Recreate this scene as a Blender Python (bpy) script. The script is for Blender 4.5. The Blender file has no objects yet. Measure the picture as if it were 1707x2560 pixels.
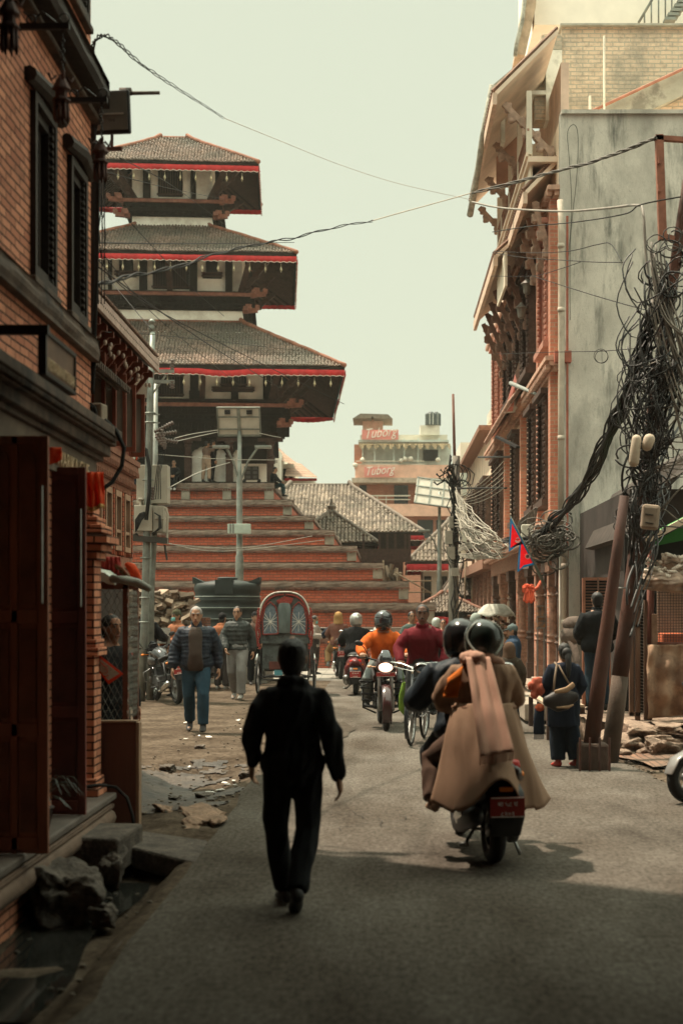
import bpy, bmesh, math, random
from mathutils import Vector as V, Matrix, Euler, noise
R = math.radians
S = bpy.context.scene
C = S.collection
# camera constants: image units are those of the 1707x2560 photograph
F, CX, HY, EYE = 3555.0, 960.0, 1530.0, 1.62
def P(px, py, d):
    return V(((px - CX) * d / F, d, EYE - (py - HY) * d / F))
def gd(py, z=0.0):
    return F * (EYE - z) / (py - HY)
def wm(o):
    m = o.matrix_basis.copy()
    while o.parent:
        o = o.parent
        m = o.matrix_basis @ m
    return m
def tag(o, label=None, cat=None, group=None, kind=None):
    if label: o['label'] = label
    if cat: o['category'] = cat
    if group: o['group'] = group
    if kind: o['kind'] = kind
    return o
def root(name, label, cat, loc=(0, 0, 0), rz=0.0, group=None):
    o = bpy.data.objects.new(name, None)
    o.empty_display_size = .2
    C.objects.link(o)
    o.location = loc
    o.rotation_euler = (0, 0, rz)
    return tag(o, label, cat, group)
def copy_tree(o, parent=None):
    c = o.copy()
    C.objects.link(c)
    c.parent = parent
    for ch in [x for x in bpy.data.objects if x.parent == o]:
        copy_tree(ch, c)
    return c
class MB:
    """collects shapes, builds ONE mesh object.  L=1: coordinates are local to the parent"""
    def __init__(s, L=0):
        s.bm = bmesh.new(); s.L = L
    def _f(s, vs, idx):
        for f in idx:
            try: s.bm.faces.new([vs[i] for i in f])
            except ValueError: pass
    def hexa(s, p):
        vs = [s.bm.verts.new(q) for q in p]
        s._f(vs, [(3, 2, 1, 0), (4, 5, 6, 7), (0, 1, 5, 4), (1, 2, 6, 5), (2, 3, 7, 6), (3, 0, 4, 7)])
        return s
    def box(s, c, d, rot=None):
        c = V(c); h = [x / 2 for x in d]
        m = Euler(rot).to_matrix() if rot else Matrix.Identity(3)
        q = [(-1, -1, -1), (1, -1, -1), (1, 1, -1), (-1, 1, -1), (-1, -1, 1), (1, -1, 1), (1, 1, 1), (-1, 1, 1)]
        return s.hexa([c + m @ V((a * h[0], b * h[1], e * h[2])) for a, b, e in q])
    def b2(s, a, b):
        a = V(a); b = V(b)
        return s.box((a + b) / 2, (abs(b.x - a.x), abs(b.y - a.y), abs(b.z - a.z)))
    def beam(s, a, b, w, h, up=(0, 0, 1)):
        a = V(a); b = V(b); d = (b - a).normalized(); up = V(up)
        if abs(d.dot(up)) > .98: up = V((0, 1, 0))
        x = d.cross(up).normalized() * w / 2; z = x.cross(d).normalized() * h / 2
        return s.hexa([a - x - z, a + x - z, b + x - z, b - x - z, a - x + z, a + x + z, b + x + z, b - x + z])
    def loft(s, pts, rad, side=(1, 0, 0), n=12, cap=True):
        pts = [V(p) for p in pts]; side = V(side); rings = []
        m = len(pts)
        rad = [(r, r) if not isinstance(r, (tuple, list)) else r for r in rad]
        if cap:
            def ext(p, q, r):
                d = (p - q)
                if d.length < 1e-6: d = V((0, 0, 1))
                d.normalize(); k = min(r)
                return [(p + d * k * .5, (r[0] * .85, r[1] * .85)), (p + d * k * .85, (r[0] * .45, r[1] * .45))]
            e0 = ext(pts[0], pts[1], rad[0])[::-1]; e1 = ext(pts[-1], pts[-2], rad[-1])
            pts = [e[0] for e in e0] + pts + [e[0] for e in e1]
            rad = [e[1] for e in e0] + rad + [e[1] for e in e1]
            m += 4
        for i, p in enumerate(pts):
            t = (pts[min(i + 1, m - 1)] - pts[max(i - 1, 0)])
            if t.length < 1e-7: t = V((0, 0, 1))
            t.normalize()
            x = side - t * side.dot(t)
            if x.length < .15:
                x = V((0, 1, 0)) - t * t.y
            x.normalize(); y = t.cross(x)
            a, b = rad[i]
            rings.append([s.bm.verts.new(p + x * a * math.cos(k * 2 * math.pi / n) + y * b * math.sin(k * 2 * math.pi / n)) for k in range(n)])
        for i in range(m - 1):
            for k in range(n):
                s.bm.faces.new((rings[i][k], rings[i][(k + 1) % n], rings[i + 1][(k + 1) % n], rings[i + 1][k]))
        s.bm.faces.new(rings[0][::-1]); s.bm.faces.new(rings[-1])
        return s
    def tube(s, pts, r, n=7):
        if not isinstance(r, (list, tuple)): r = [r] * len(pts)
        return s.loft(pts, list(r), n=n, cap=False)
    def ell(s, c, r, n=14, rot=None):
        m = bmesh.ops.create_uvsphere(s.bm, u_segments=n, v_segments=max(6, n * 2 // 3), radius=1)
        M4 = Matrix.Translation(V(c)) @ (Euler(rot).to_matrix().to_4x4() if rot else Matrix.Identity(4)) @ Matrix.Diagonal((r[0], r[1], r[2], 1))
        bmesh.ops.transform(s.bm, matrix=M4, verts=m['verts'])
        return s
    def lathe(s, c, prof, n=16, axis=None):
        """prof = [(r, h)] along +z (or axis)"""
        c = V(c); q = V((0, 0, 1)).rotation_difference(V(axis).normalized()).to_matrix() if axis else Matrix.Identity(3)
        rings = []
        for r, h in prof:
            rings.append([s.bm.verts.new(c + q @ V((max(r, 1e-4) * math.cos(k * 2 * math.pi / n), max(r, 1e-4) * math.sin(k * 2 * math.pi / n), h))) for k in range(n)])
        for i in range(len(prof) - 1):
            for k in range(n):
                s.bm.faces.new((rings[i][k], rings[i][(k + 1) % n], rings[i + 1][(k + 1) % n], rings[i + 1][k]))
        if prof[0][0] > 1e-3: s.bm.faces.new(rings[0][::-1])
        if prof[-1][0] > 1e-3: s.bm.faces.new(rings[-1])
        return s
    def torus(s, c, R0, r, axis=(0, 0, 1), n=24, k=8, ry=None):
        c = V(c); q = V((0, 0, 1)).rotation_difference(V(axis).normalized()).to_matrix(); ry = ry or r
        rings = []
        for i in range(n):
            a = i * 2 * math.pi / n
            rings.append([s.bm.verts.new(c + q @ V(((R0 + r * math.cos(b)) * math.cos(a), (R0 + r * math.cos(b)) * math.sin(a), ry * math.sin(b)))) for b in [j * 2 * math.pi / k for j in range(k)]])
        for i in range(n):
            for j in range(k):
                s.bm.faces.new((rings[i][j], rings[(i + 1) % n][j], rings[(i + 1) % n][(j + 1) % k], rings[i][(j + 1) % k]))
        return s
    def poly(s, pts):
        try: s.bm.faces.new([s.bm.verts.new(V(p)) for p in pts])
        except ValueError: pass
        return s
    def prism(s, pts, d):
        """solid: polygon pts (3D, planar) extruded by vector d"""
        d = V(d); a = [s.bm.verts.new(V(p)) for p in pts]; b = [s.bm.verts.new(V(p) + d) for p in pts]; n = len(a)
        s.bm.faces.new(a[::-1]); s.bm.faces.new(b)
        for i in range(n): s.bm.faces.new((a[i], a[(i + 1) % n], b[(i + 1) % n], b[i]))
        return s
    def grid(s, fn, nu, nv, cu=False):
        g = [[s.bm.verts.new(fn(i / nu, j / nv)) for j in range(nv + 1)] for i in range(nu + 1)]
        for i in range(nu):
            for j in range(nv):
                s.bm.faces.new((g[i][j], g[i + 1][j], g[i + 1][j + 1], g[i][j + 1]))
        return s
    def rock(s, c, r, seed=0, rot=None, sub=2, amp=.25):
        m = bmesh.ops.create_icosphere(s.bm, subdivisions=sub, radius=1)
        e = Euler(rot).to_matrix() if rot else Matrix.Identity(3)
        for v in m['verts']:
            p = v.co.normalized()
            q = V([max(-.72, min(.72, t)) for t in p]) * 1.25
            q *= 1 + amp * noise.noise(p * 1.7 + V((seed * 7.3, seed, 0))) + amp * .3 * noise.noise(p * 5 + V((seed, 3, 0))) + amp * .16 * noise.noise(p * 13 + V((seed, 7, 0)))
            v.co = V(c) + e @ V((q.x * r[0], q.y * r[1], q.z * r[2]))
        return s
    def jitter(s, amp, freq=3, seed=0):
        for v in s.bm.verts:
            v.co += noise.noise_vector(v.co * freq + V((seed, seed * 2.1, 0))) * amp
        return s
    def build(s, name, mat, parent=None, smooth=False, solid=0, bevel=0, label=None, norm=True):
        me = bpy.data.meshes.new(name)
        if norm: bmesh.ops.recalc_face_normals(s.bm, faces=s.bm.faces)
        if parent is not None and not s.L:
            s.bm.transform(wm(parent).inverted())
        s.bm.to_mesh(me); s.bm.free()
        if smooth: me.shade_smooth()
        o = bpy.data.objects.new(name, me)
        C.objects.link(o)
        o.parent = parent
        if mat:
            for m_ in (mat if isinstance(mat, list) else [mat]): me.materials.append(m_)
        if solid:
            m = o.modifiers.new('s', 'SOLIDIFY'); m.thickness = solid; m.offset = 0
        if bevel:
            m = o.modifiers.new('b', 'BEVEL'); m.width = bevel; m.segments = 2; m.limit_method = 'ANGLE'
        if label: o['label'] = label
        return o
def remesh(o, vox, smooth=3, wr=0.0, wf=7.0, ws=(1, 1, .45), seed=0):
    """fuse the overlapping pieces of a mesh into one continuous skin; wr = wrinkle height"""
    m = o.modifiers.new('r', 'REMESH'); m.mode = 'VOXEL'; m.voxel_size = vox; m.use_smooth_shade = True
    if smooth:
        t = o.modifiers.new('t', 'SMOOTH'); t.iterations = smooth; t.factor = .5
    dg = bpy.context.evaluated_depsgraph_get(); dg.update()
    me = bpy.data.meshes.new_from_object(o.evaluated_get(dg))
    o.modifiers.clear()
    old = o.data; mats = [x for x in old.materials]
    o.data = me; bpy.data.meshes.remove(old)
    me.materials.clear()
    for x in mats: me.materials.append(x)
    if wr:
        me.update()
        ns = [v.normal.copy() for v in me.vertices]
        for v, nn in zip(me.vertices, ns):
            p = v.co
            q = V((p.x * wf * ws[0] + seed, p.y * wf * ws[1], p.z * wf * ws[2] + p.x * wf * .5))
            a = 1 - abs(noise.noise(q)) * 2.6
            b = 1 - abs(noise.noise(q * 2.1 + V((5, 1, 2)))) * 2.4
            v.co = p + nn * wr * (a * .75 + b * .55 - .5)
    me.shade_smooth()
    return o
# ---------------------------------------------------------------- materials
MATS = {}
def _nt(name):
    m = bpy.data.materials.new(name); m.use_nodes = True
    nt = m.node_tree; b = nt.nodes['Principled BSDF']
    return m, nt, b
def _n(nt, t, **kw):
    n = nt.nodes.new(t)
    for k, v in kw.items():
        if k in n.inputs: n.inputs[k].default_value = v
        else: setattr(n, k, v)
    return n
def _mix(nt, a, b, fac, mode='MIX'):
    m = nt.nodes.new('ShaderNodeMix'); m.data_type = 'RGBA'; m.blend_type = mode
    for s, v in ((m.inputs[0], fac), (m.inputs[6], a), (m.inputs[7], b)):
        if hasattr(v, 'links'): nt.links.new(v, s)
        elif isinstance(v, (int, float)): s.default_value = v
        else: s.default_value = (*v, 1)
    return m.outputs[2]
def _ramp(nt, fac, lo, hi):
    r = nt.nodes.new('ShaderNodeMapRange'); r.inputs[1].default_value = lo; r.inputs[2].default_value = hi
    nt.links.new(fac, r.inputs[0]); return r.outputs[0]
def _noise(nt, vec, scale, detail=4, rough=.6):
    n = _n(nt, 'ShaderNodeTexNoise', Scale=scale, Detail=detail, Roughness=rough)
    nt.links.new(vec, n.inputs['Vector']); return n.outputs[0]
def _bump(nt, b, h, dist, strength=1.0, prev=None):
    n = nt.nodes.new('ShaderNodeBump'); n.inputs['Distance'].default_value = dist; n.inputs['Strength'].default_value = strength
    nt.links.new(h, n.inputs['Height'])
    if prev: nt.links.new(prev, n.inputs['Normal'])
    nt.links.new(n.outputs[0], b.inputs['Normal']); return n.outputs[0]
def mul(c, k): return tuple(max(0, min(1, x * k)) for x in c)
def M(name, col, rough=.75, var=.25, sc=5, bump=0, bs=40, metal=0, col2=None, isl=0, st=(1, 1, 1), spec=.3, patch=None, psc=1.5, pth=(.5, .62), emit=0, coat=0, alpha=1, fine=0, fs=45, trans=0, crack=0, drip=None):
    if name in MATS: return MATS[name]
    m, nt, b = _nt(name); MATS[name] = m
    tc = _n(nt, 'ShaderNodeTexCoord'); mp = _n(nt, 'ShaderNodeMapping'); mp.inputs['Scale'].default_value = st
    nt.links.new(tc.outputs['Object'], mp.inputs[0]); vec = mp.outputs[0]
    n1 = _ramp(nt, _noise(nt, vec, sc), .3, .7)
    c = _mix(nt, mul(col, 1 - var), col2 or mul(col, 1 + var), n1)
    if isl:
        g = _n(nt, 'ShaderNodeNewGeometry')
        mr = nt.nodes.new('ShaderNodeMapRange'); mr.inputs[3].default_value = 1 - isl; mr.inputs[4].default_value = 1 + isl
        nt.links.new(g.outputs['Random Per Island'], mr.inputs[0])
        h = _n(nt, 'ShaderNodeHueSaturation'); nt.links.new(mr.outputs[0], h.inputs['Value']); nt.links.new(c, h.inputs['Color']); c = h.outputs[0]
    if patch:
        c = _mix(nt, c, patch, _ramp(nt, _noise(nt, vec, psc, 6, .65), *pth))
    if drip:
        md = _n(nt, 'ShaderNodeMapping'); md.inputs['Scale'].default_value = (2.2, 2.2, .45); nt.links.new(tc.outputs['Object'], md.inputs[0])
        c = _mix(nt, c, drip, _ramp(nt, _noise(nt, md.outputs[0], 1.6, 8, .7), .52, .70))
    if crack:
        vo = _n(nt, 'ShaderNodeTexVoronoi', feature='DISTANCE_TO_EDGE'); vo.inputs['Scale'].default_value = crack
        wv = nt.nodes.new('ShaderNodeVectorMath'); ns = _n(nt, 'ShaderNodeTexNoise', Scale=crack * 1.2); nt.links.new(vec, ns.inputs[0]); nt.links.new(ns.outputs['Color'], wv.inputs[0]); nt.links.new(vec, wv.inputs[1]); nt.links.new(wv.outputs[0], vo.inputs['Vector'])
        c = _mix(nt, mul(col, .62), c, _ramp(nt, vo.outputs['Distance'], .0, .012))
    if fine:
        r_ = nt.nodes.new('ShaderNodeMapRange'); r_.inputs[1].default_value = .3; r_.inputs[2].default_value = .7; r_.inputs[3].default_value = 1 - fine; r_.inputs[4].default_value = 1 + fine
        nt.links.new(_noise(nt, vec, fs, 3, .75), r_.inputs[0]); h2 = _n(nt, 'ShaderNodeHueSaturation'); nt.links.new(r_.outputs[0], h2.inputs['Value']); nt.links.new(c, h2.inputs['Color']); c = h2.outputs[0]
    nt.links.new(c, b.inputs['Base Color'])
    b.inputs['Roughness'].default_value = rough; b.inputs['Metallic'].default_value = metal
    b.inputs['Specular IOR Level'].default_value = spec; b.inputs['Coat Weight'].default_value = coat
    if coat: b.inputs['Coat Roughness'].default_value = .08
    if bump: _bump(nt, b, _noise(nt, vec, bs, 5, .65), bump)
    if emit:
        b.inputs['Emission Color'].default_value = (*col, 1); b.inputs['Emission Strength'].default_value = emit
    if trans:
        tr = nt.nodes.new('ShaderNodeBsdfTranslucent'); nt.links.new(c, tr.inputs[0]); ms_ = nt.nodes.new('ShaderNodeMixShader'); ms_.inputs[0].default_value = trans
        nt.links.new(b.outputs[0], ms_.inputs[1]); nt.links.new(tr.outputs[0], ms_.inputs[2]); nt.links.new(ms_.outputs[0], nt.nodes['Material Output'].inputs[0])
    if alpha < 1: b.inputs['Alpha'].default_value = alpha
    return m
def MBR(name, c1, c2, mortar, bw=.2, bh=.05, ms=.006, bump=.006, dirt=None, dth=(.5, .65), dsc=.8, rough=.85, u=(1, 1, 0), v=(0, 0, 1), off=.5):
    """brick or tile courses: u, v = which axes run along and up"""
    if name in MATS: return MATS[name]
    m, nt, b = _nt(name); MATS[name] = m
    tc = _n(nt, 'ShaderNodeTexCoord')
    def dot(ax):
        d = nt.nodes.new('ShaderNodeVectorMath'); d.operation = 'DOT_PRODUCT'; d.inputs[1].default_value = ax
        nt.links.new(tc.outputs['Object'], d.inputs[0]); return d.outputs['Value']
    cb = nt.nodes.new('ShaderNodeCombineXYZ'); nt.links.new(dot(u), cb.inputs[0]); nt.links.new(dot(v), cb.inputs[1])
    # slight waviness of the courses
    ns = _n(nt, 'ShaderNodeTexNoise', Scale=2.5); nt.links.new(tc.outputs['Object'], ns.inputs[0])
    sc = nt.nodes.new('ShaderNodeVectorMath'); sc.operation = 'SCALE'; sc.inputs['Scale'].default_value = bh * .35
    nt.links.new(ns.outputs['Color'], sc.inputs[0])
    ad = nt.nodes.new('ShaderNodeVectorMath'); nt.links.new(cb.outputs[0], ad.inputs[0]); nt.links.new(sc.outputs[0], ad.inputs[1])
    br = _n(nt, 'ShaderNodeTexBrick', Scale=1.0); br.offset = off
    br.inputs['Brick Width'].default_value = bw; br.inputs['Row Height'].default_value = bh
    br.inputs['Mortar Size'].default_value = ms; br.inputs['Mortar Smooth'].default_value = .3; br.inputs['Bias'].default_value = 0
    br.inputs['Color1'].default_value = (*c1, 1); br.inputs['Color2'].default_value = (*c2, 1); br.inputs['Mortar'].default_value = (*mortar, 1)
    nt.links.new(ad.outputs[0], br.inputs[0])
    obj = tc.outputs['Object']
    c = _mix(nt, br.outputs['Color'], (.5, .5, .5), .35, 'MIX')
    c = _mix(nt, br.outputs['Color'], mul(c1, .45), _ramp(nt, _noise(nt, obj, 9, 5), .5, .95))
    if dirt: c = _mix(nt, c, dirt, _ramp(nt, _noise(nt, obj, dsc, 7, .7), *dth))
    nt.links.new(c, b.inputs['Base Color']); b.inputs['Roughness'].default_value = rough; b.inputs['Specular IOR Level'].default_value = .2
    inv = nt.nodes.new('ShaderNodeMath'); inv.operation = 'SUBTRACT'; inv.inputs[0].default_value = 1; nt.links.new(br.outputs['Fac'], inv.inputs[1])
    p = _bump(nt, b, inv.outputs[0], bump)
    _bump(nt, b, _noise(nt, obj, 60, 4), .003, 1, p)
    return m
def text(txt, name, mat, parent, org, ux, uz, size, depth=.01, font=None, align='LEFT', wid=1.0, shear=0):
    """lettering as a mesh: org = start point of base line, ux = reading direction, uz = up"""
    cu = bpy.data.curves.new(name, 'FONT'); cu.body = txt; cu.size = size; cu.extrude = depth / 2; cu.align_x = align
    if font:
        try: cu.font = bpy.data.fonts.load(font)
        except Exception: pass
    cu.resolution_u = 3; cu.shear = shear
    o = bpy.data.objects.new(name, cu); C.objects.link(o)
    dg = bpy.context.evaluated_depsgraph_get(); dg.update()
    me = bpy.data.meshes.new_from_object(o.evaluated_get(dg))
    bpy.data.objects.remove(o); bpy.data.curves.remove(cu)
    ux = V(ux).normalized(); uz = V(uz).normalized(); nrm = ux.cross(uz)
    m = Matrix.Identity(4)
    for i in range(3):
        m[i][0] = ux[i] * wid; m[i][1] = uz[i]; m[i][2] = nrm[i]; m[i][3] = V(org)[i]
    if parent is not None: m = wm(parent).inverted() @ m
    me.transform(m); me.materials.clear(); me.materials.append(mat)
    o = bpy.data.objects.new(name, me); C.objects.link(o); o.parent = parent
    return o
def sag(a, b, s, n=14, seed=0, wob=0.0):
    a = V(a); b = V(b); out = []
    for i in range(n + 1):
        t = i / n; p = a.lerp(b, t); p.z -= s * 4 * t * (1 - t)
        if wob: p += noise.noise_vector(p * 1.3 + V((seed * 3.1, 0, seed))) * wob * min(1, 6 * t * (1 - t))
        out.append(p)
    return out
# ---------------------------------------------------------------- people
SKIN = M('skin_brown', (.30, .165, .10), .55, .12, 12, .001, 90, spec=.35)
HAIRB = M('hair_black', (.012, .011, .010), .55, .3, 60, .004, 160, st=(1, 1, .3), spec=.4)
HAIRG = M('hair_grey', (.22, .21, .20), .6, .5, 60, .004, 160, st=(1, 1, .3))
EYEM = M('eye_dark', (.02, .015, .012), .3, .1)
LIPM = M('lips', (.22, .09, .07), .5, .1)
def cloth(name, col, rough=.9, var=.18, sc=7, bump=.002, bs=170, **k): return M('cloth_' + name, col, rough, var, sc, bump, bs, spec=.15, **k)
def hand(mb, w, d, side, k, curl=.45, fr=.0085, spread=1.0, pn=None):
    """five fingered hand: w wrist, d direction, side = thumb side, pn = palm normal"""
    k = k * 1.08; d = V(d).normalized(); t = V(side); t = (t - d * t.dot(d)).normalized(); n = pn or d.cross(t)
    n = V(n).normalized()
    mb.loft([w - d * .02 * k, w + d * .02 * k, w + d * .06 * k, w + d * .092 * k], [(.028 * k, .022 * k), (.037 * k, .021 * k), (.045 * k, .019 * k), (.043 * k, .016 * k)], side=t, n=12)
    for i, (o, L) in enumerate(((.030, .078), (.0105, .088), (-.0105, .082), (-.030, .064))):
        b = w + d * .085 * k + t * o * k; L *= k; a = curl * (1 + .18 * i)
        p1 = b + (d * math.cos(a * .6) + n * math.sin(a * .6)) * L * .42 + t * o * .12 * spread
        p2 = p1 + (d * math.cos(a * 1.5) + n * math.sin(a * 1.5)) * L * .32
        p3 = p2 + (d * math.cos(a * 2.3) + n * math.sin(a * 2.3)) * L * .26
        f = fr * k
        mb.loft([b, p1, p2, p3], [f * 1.1, f, f * .92, f * .75], side=t, n=8)
    b = w + d * .02 * k + t * .028 * k; f = fr * 1.15 * k
    mb.loft([b, b + (d * .6 + t * .75 + n * .25).normalized() * .036 * k, b + (d * .6 + t * .75 + n * .25).normalized() * .036 * k + (d * .85 + t * .25 + n * .5).normalized() * .045 * k], [f * 1.4, f * 1.1, f * .8], side=n, n=8)
TORSO = [(-.16, .15, .10, 0), (-.06, .172, .118, .006), (.03, .172, .122, .01), (.16, .150, .106, .0), (.30, .140, .102, -.008), (.50, .158, .112, -.012), (.72, .182, .118, -.006), (.82, .180, .108, 0), (.90, .150, .096, .004), (.96, .105, .080, .004), (1.01, .068, .064, .0), (1.08, .058, .06, -.006)]
def torso_pts(pv, nk, k, infl, z0, z1, bend=V((0, 0, 0)), quilt=0, wide=1.0, flare=0, belly=0):
    pts = []; rr = []
    n = 15 if not quilt else 46
    for i in range(n + 1):
        t = z0 + (z1 - z0) * i / n
        for j in range(len(TORSO) - 1):
            if TORSO[j][0] <= t <= TORSO[j + 1][0] or j == len(TORSO) - 2 or t < TORSO[0][0]:
                a, b = TORSO[j], TORSO[j + 1]; break
        u = max(0, min(1, (t - a[0]) / (b[0] - a[0])))
        u = u * u * (3 - 2 * u)
        rx = (a[1] + (b[1] - a[1]) * u) * wide; ry = a[2] + (b[2] - a[2]) * u; yo = a[3] + (b[3] - a[3]) * u
        if t < 0: rx += flare * (-t); ry += flare * (-t)
        bl = belly * max(0, 1 - abs(t - .22) / .4)
        q = quilt * abs(math.sin(t * math.pi * quilt_n)) if quilt else 0
        p = pv.lerp(nk, t) + bend * (4 * max(0, t) * (1 - min(1, max(0, t))))
        pts.append(p + V((0, (yo - bl * .5) * k, 0))); rr.append(((rx + infl + q) * k, (ry + infl + q + bl * .5) * k))
    return pts, rr
quilt_n = 10
DEF = dict(pv=(0, 0, .93), nk=(0, 0, 1.43), le=(.245, .02, 1.12), lw=(.25, -.05, .87), re=(-.245, .02, 1.12), rw=(-.25, -.05, .87),
           lk=(.10, -.02, .50), la=(.10, .03, .085), rk=(-.10, -.02, .50), ra=(-.10, .03, .085), hd=(0, -.015, .145), turn=0, nod=0, tilt=0, lf=(.02, -1, 0), rf=(-.02, -1, 0), bend=(0, 0, 0))
def person(label, loc, rz, h=1.7, pose=None, skin=None, top=None, topname='jacket', infl=.022, hem=-.12, trous=None, tin=.02, shoe=None, hair=HAIRB, hairstyle='short', cat='person', vox=.014,
           quilt=0, qn=10, flare=0, belly=0, wide=1.0, sleeve=.022, wr=.011, hood=None, hoodup=None, group=None, face=True, curl=.45, par=None, legs=True, collar=0, zipm=None, inner=None, moust=False, kn=1.0, seed=0, armcut=1.0, capm=None, extra=None, shirtlow=None):
    global quilt_n
    quilt_n = qn
    q = dict(DEF); q.update(pose or {})
    k = h / 1.7; g = {a: V(b) * k for a, b in q.items() if isinstance(b, tuple) and a not in ('lf', 'rf')}
    r = root('person', label, cat, loc, rz, group)
    r['pose_h'] = h
    skin = skin or SKIN
    pv, nk, bd = g['pv'], g['nk'], g['bend']
    up = (nk - pv).normalized()
    sw = .150 * wide * k
    xs = V((1, 0, 0))
    sh = {s: nk + xs * sgn * sw - up * .088 * k for s, sgn in (('l', 1), ('r', -1))}
    hp = {s: pv + xs * sgn * .088 * k - V((0, 0, .02 * k)) for s, sgn in (('l', 1), ('r', -1))}
    hc = nk + g['hd']
    HR = Euler((q['nod'], q['tilt'], q['turn'])).to_matrix()
    hs_ = q.get('hs', 1) * k
    def H(x, y, z): return hc + HR @ V((x * hs_, y * hs_, z * hs_))
    # ---- body: one continuous skin
    b = MB(1)
    pts, rr = torso_pts(pv, nk, k, 0, -.12, 1.05, bd, wide=wide, belly=belly)
    b.loft(pts, rr, n=18)
    b.loft([nk - up * .05 * k, H(0, .02, -.06)], [(.058 * k, .06 * k), (.052 * k, .056 * k)], n=12)
    hs = [(-.118, .022, .026, -.055), (-.10, .042, .048, -.040), (-.06, .058, .074, -.018), (-.01, .069, .090, -.004), (.04, .075, .097, .004), (.08, .068, .088, .008), (.105, .045, .06, .01), (.117, .02, .03, .01)]
    b.loft([H(0, y, z) for z, _, _, y in hs], [(x * hs_, y * hs_) for _, x, y, _ in hs], side=HR @ xs, n=16)
    b.loft([H(0, -.088, .02), H(0, -.105, -.018), H(0, -.112, -.034), H(0, -.092, -.045)], [(.009 * k, .01 * k), (.012 * k, .012 * k), (.018 * k, .014 * k), (.014 * k, .01 * k)], side=HR @ xs, n=8)
    b.loft([H(-.045, -.078, .034), H(0, -.09, .03), H(.045, -.078, .034)], [.011 * k, .011 * k, .011 * k], side=V((0, 0, 1)), n=8)
    b.loft([H(-.02, -.083, -.066), H(.02, -.083, -.066)], [(.013 * k, .011 * k)] * 2, side=V((0, 0, 1)), n=8)
    for s in (1, -1):
        b.loft([H(s * .072, .008, .03), H(s * .083, .018, .008), H(s * .074, .008, -.03)], [(.008 * k, .016 * k), (.009 * k, .018 * k), (.007 * k, .012 * k)], side=HR @ xs, n=8)
    for s in 'lr':
        e, w = g[s + 'e'], g[s + 'w']; d = (w - e).normalized()
        b.loft([sh[s], sh[s].lerp(e, .5), e, e.lerp(w, .35), w], [.056 * k, .046 * k, .038 * k, .038 * k, .026 * k], n=12)
        sd = q.get(s + 't'); sd = V(sd) if sd else V((0, -1, .15))
        hd_ = V(q[s + 'h']) if q.get(s + 'h') else d
        if q.get(s + 'pn'): pn = V(q[s + 'pn'])
        else: pn = V((-1 if s == 'l' else 1, 0, 0)) ; 
        pn = pn - hd_.normalized() * pn.dot(hd_.normalized())
        hand(b, w, hd_, sd, k, curl, pn=pn, fr=max(.0085, vox * .8))
        a, kk = g[s + 'a'], g[s + 'k']
        b.loft([hp[s], hp[s].lerp(kk, .5), kk, kk.lerp(a, .4), a], [.085 * k, .072 * k, .052 * k, .052 * k, .034 * k], n=12)
        ft = V(q[s + 'f']).normalized()
        b.loft([a - V((0, 0, .035 * k)) - ft * .03 * k, a + ft * .07 * k - V((0, 0, .045 * k)), a + ft * .15 * k - V((0, 0, .055 * k))], [(.032 * k, .035 * k), (.036 * k, .022 * k), (.030 * k, .014 * k)], n=10)
    bo = b.build('body', skin, r)
    remesh(bo, min(vox, .013), 2)
    if face:
        e = MB(1)
        for s in (1, -1): e.ell(H(s * .031, -.086, .016), (.013 * k, .008 * k, .0075 * k), 8, None)
        e.build('eyes', EYEM, r, 1)
        e = MB(1)
        for s in (1, -1): e.loft([H(s * .012, -.099, .034), H(s * .032, -.095, .041), H(s * .052, -.080, .034)], [(.006 * k, .004 * k), (.007 * k, .004 * k), (.004 * k, .003 * k)], side=V((0, 0, 1)), n=6)
        if moust: e.loft([H(-.032, -.088, -.058), H(0, -.101, -.052), H(.032, -.088, -.058)], [(.004 * k, .005 * k), (.009 * k, .006 * k), (.004 * k, .005 * k)], side=V((0, 0, 1)), n=6)
        e.build('eyebrows', hair if hair else HAIRB, r, 1)
        e = MB(1); e.loft([H(-.022, -.092, -.068), H(0, -.100, -.067), H(.022, -.092, -.068)], [(.004 * k, .004 * k), (.008 * k, .006 * k), (.004 * k, .004 * k)], side=V((0, 0, 1)), n=6)
        e.build('mouth', LIPM, r, 1)
    # ---- hair / headgear
    if hairstyle == 'short' or hairstyle == 'long' or hairstyle == 'bun':
        e = MB(1)
        rings = [(-.060, .062, .050, .048), (-.02, .076, .070, .034), (.02, .083, .086, .024), (.055, .082, .098, .010), (.086, .070, .087, .010), (.108, .050, .064, .010), (.122, .028, .036, .010), (.128, .008, .010, .010)]
        e.loft([H(0, y, z) for z, _, _, y in rings], [(x * hs_, y * hs_) for _, x, y, _ in rings], side=HR @ xs, n=18)
        if hairstyle == 'long':
            e.loft([H(0, .05, .02), H(0, .075, -.08), H(0, .085, -.2)], [(.08 * k, .05 * k), (.075 * k, .04 * k), (.05 * k, .03 * k)], side=HR @ xs, n=14)
        if hairstyle == 'bun': e.ell(H(0, .11, -.03), (.05 * k, .04 * k, .05 * k), 12)
        o = e.build('hair', hair, r); remesh(o, min(vox, .011), 2, .004, 38, (1, 1, 1), seed)
    elif hairstyle == 'helmet':
        e = MB(1)
        rings = [(z, x * 1.08, y * 1.08, o) for z, x, y, o in ((-.13, .085, .10, .01), (-.10, .108, .128, .006), (-.04, .122, .145, .004), (.03, .126, .150, .006), (.09, .112, .136, .008), (.13, .082, .10, .01), (.150, .045, .055, .01), (.156, .015, .02, .01))]
        e.loft([H(0, y, z) for z, _, _, y in rings], [(x * hs_, y * hs_) for _, x, y, _ in rings], side=HR @ xs, n=26, cap=False)
        o = e.build('helmet', capm, r, 1)
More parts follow.
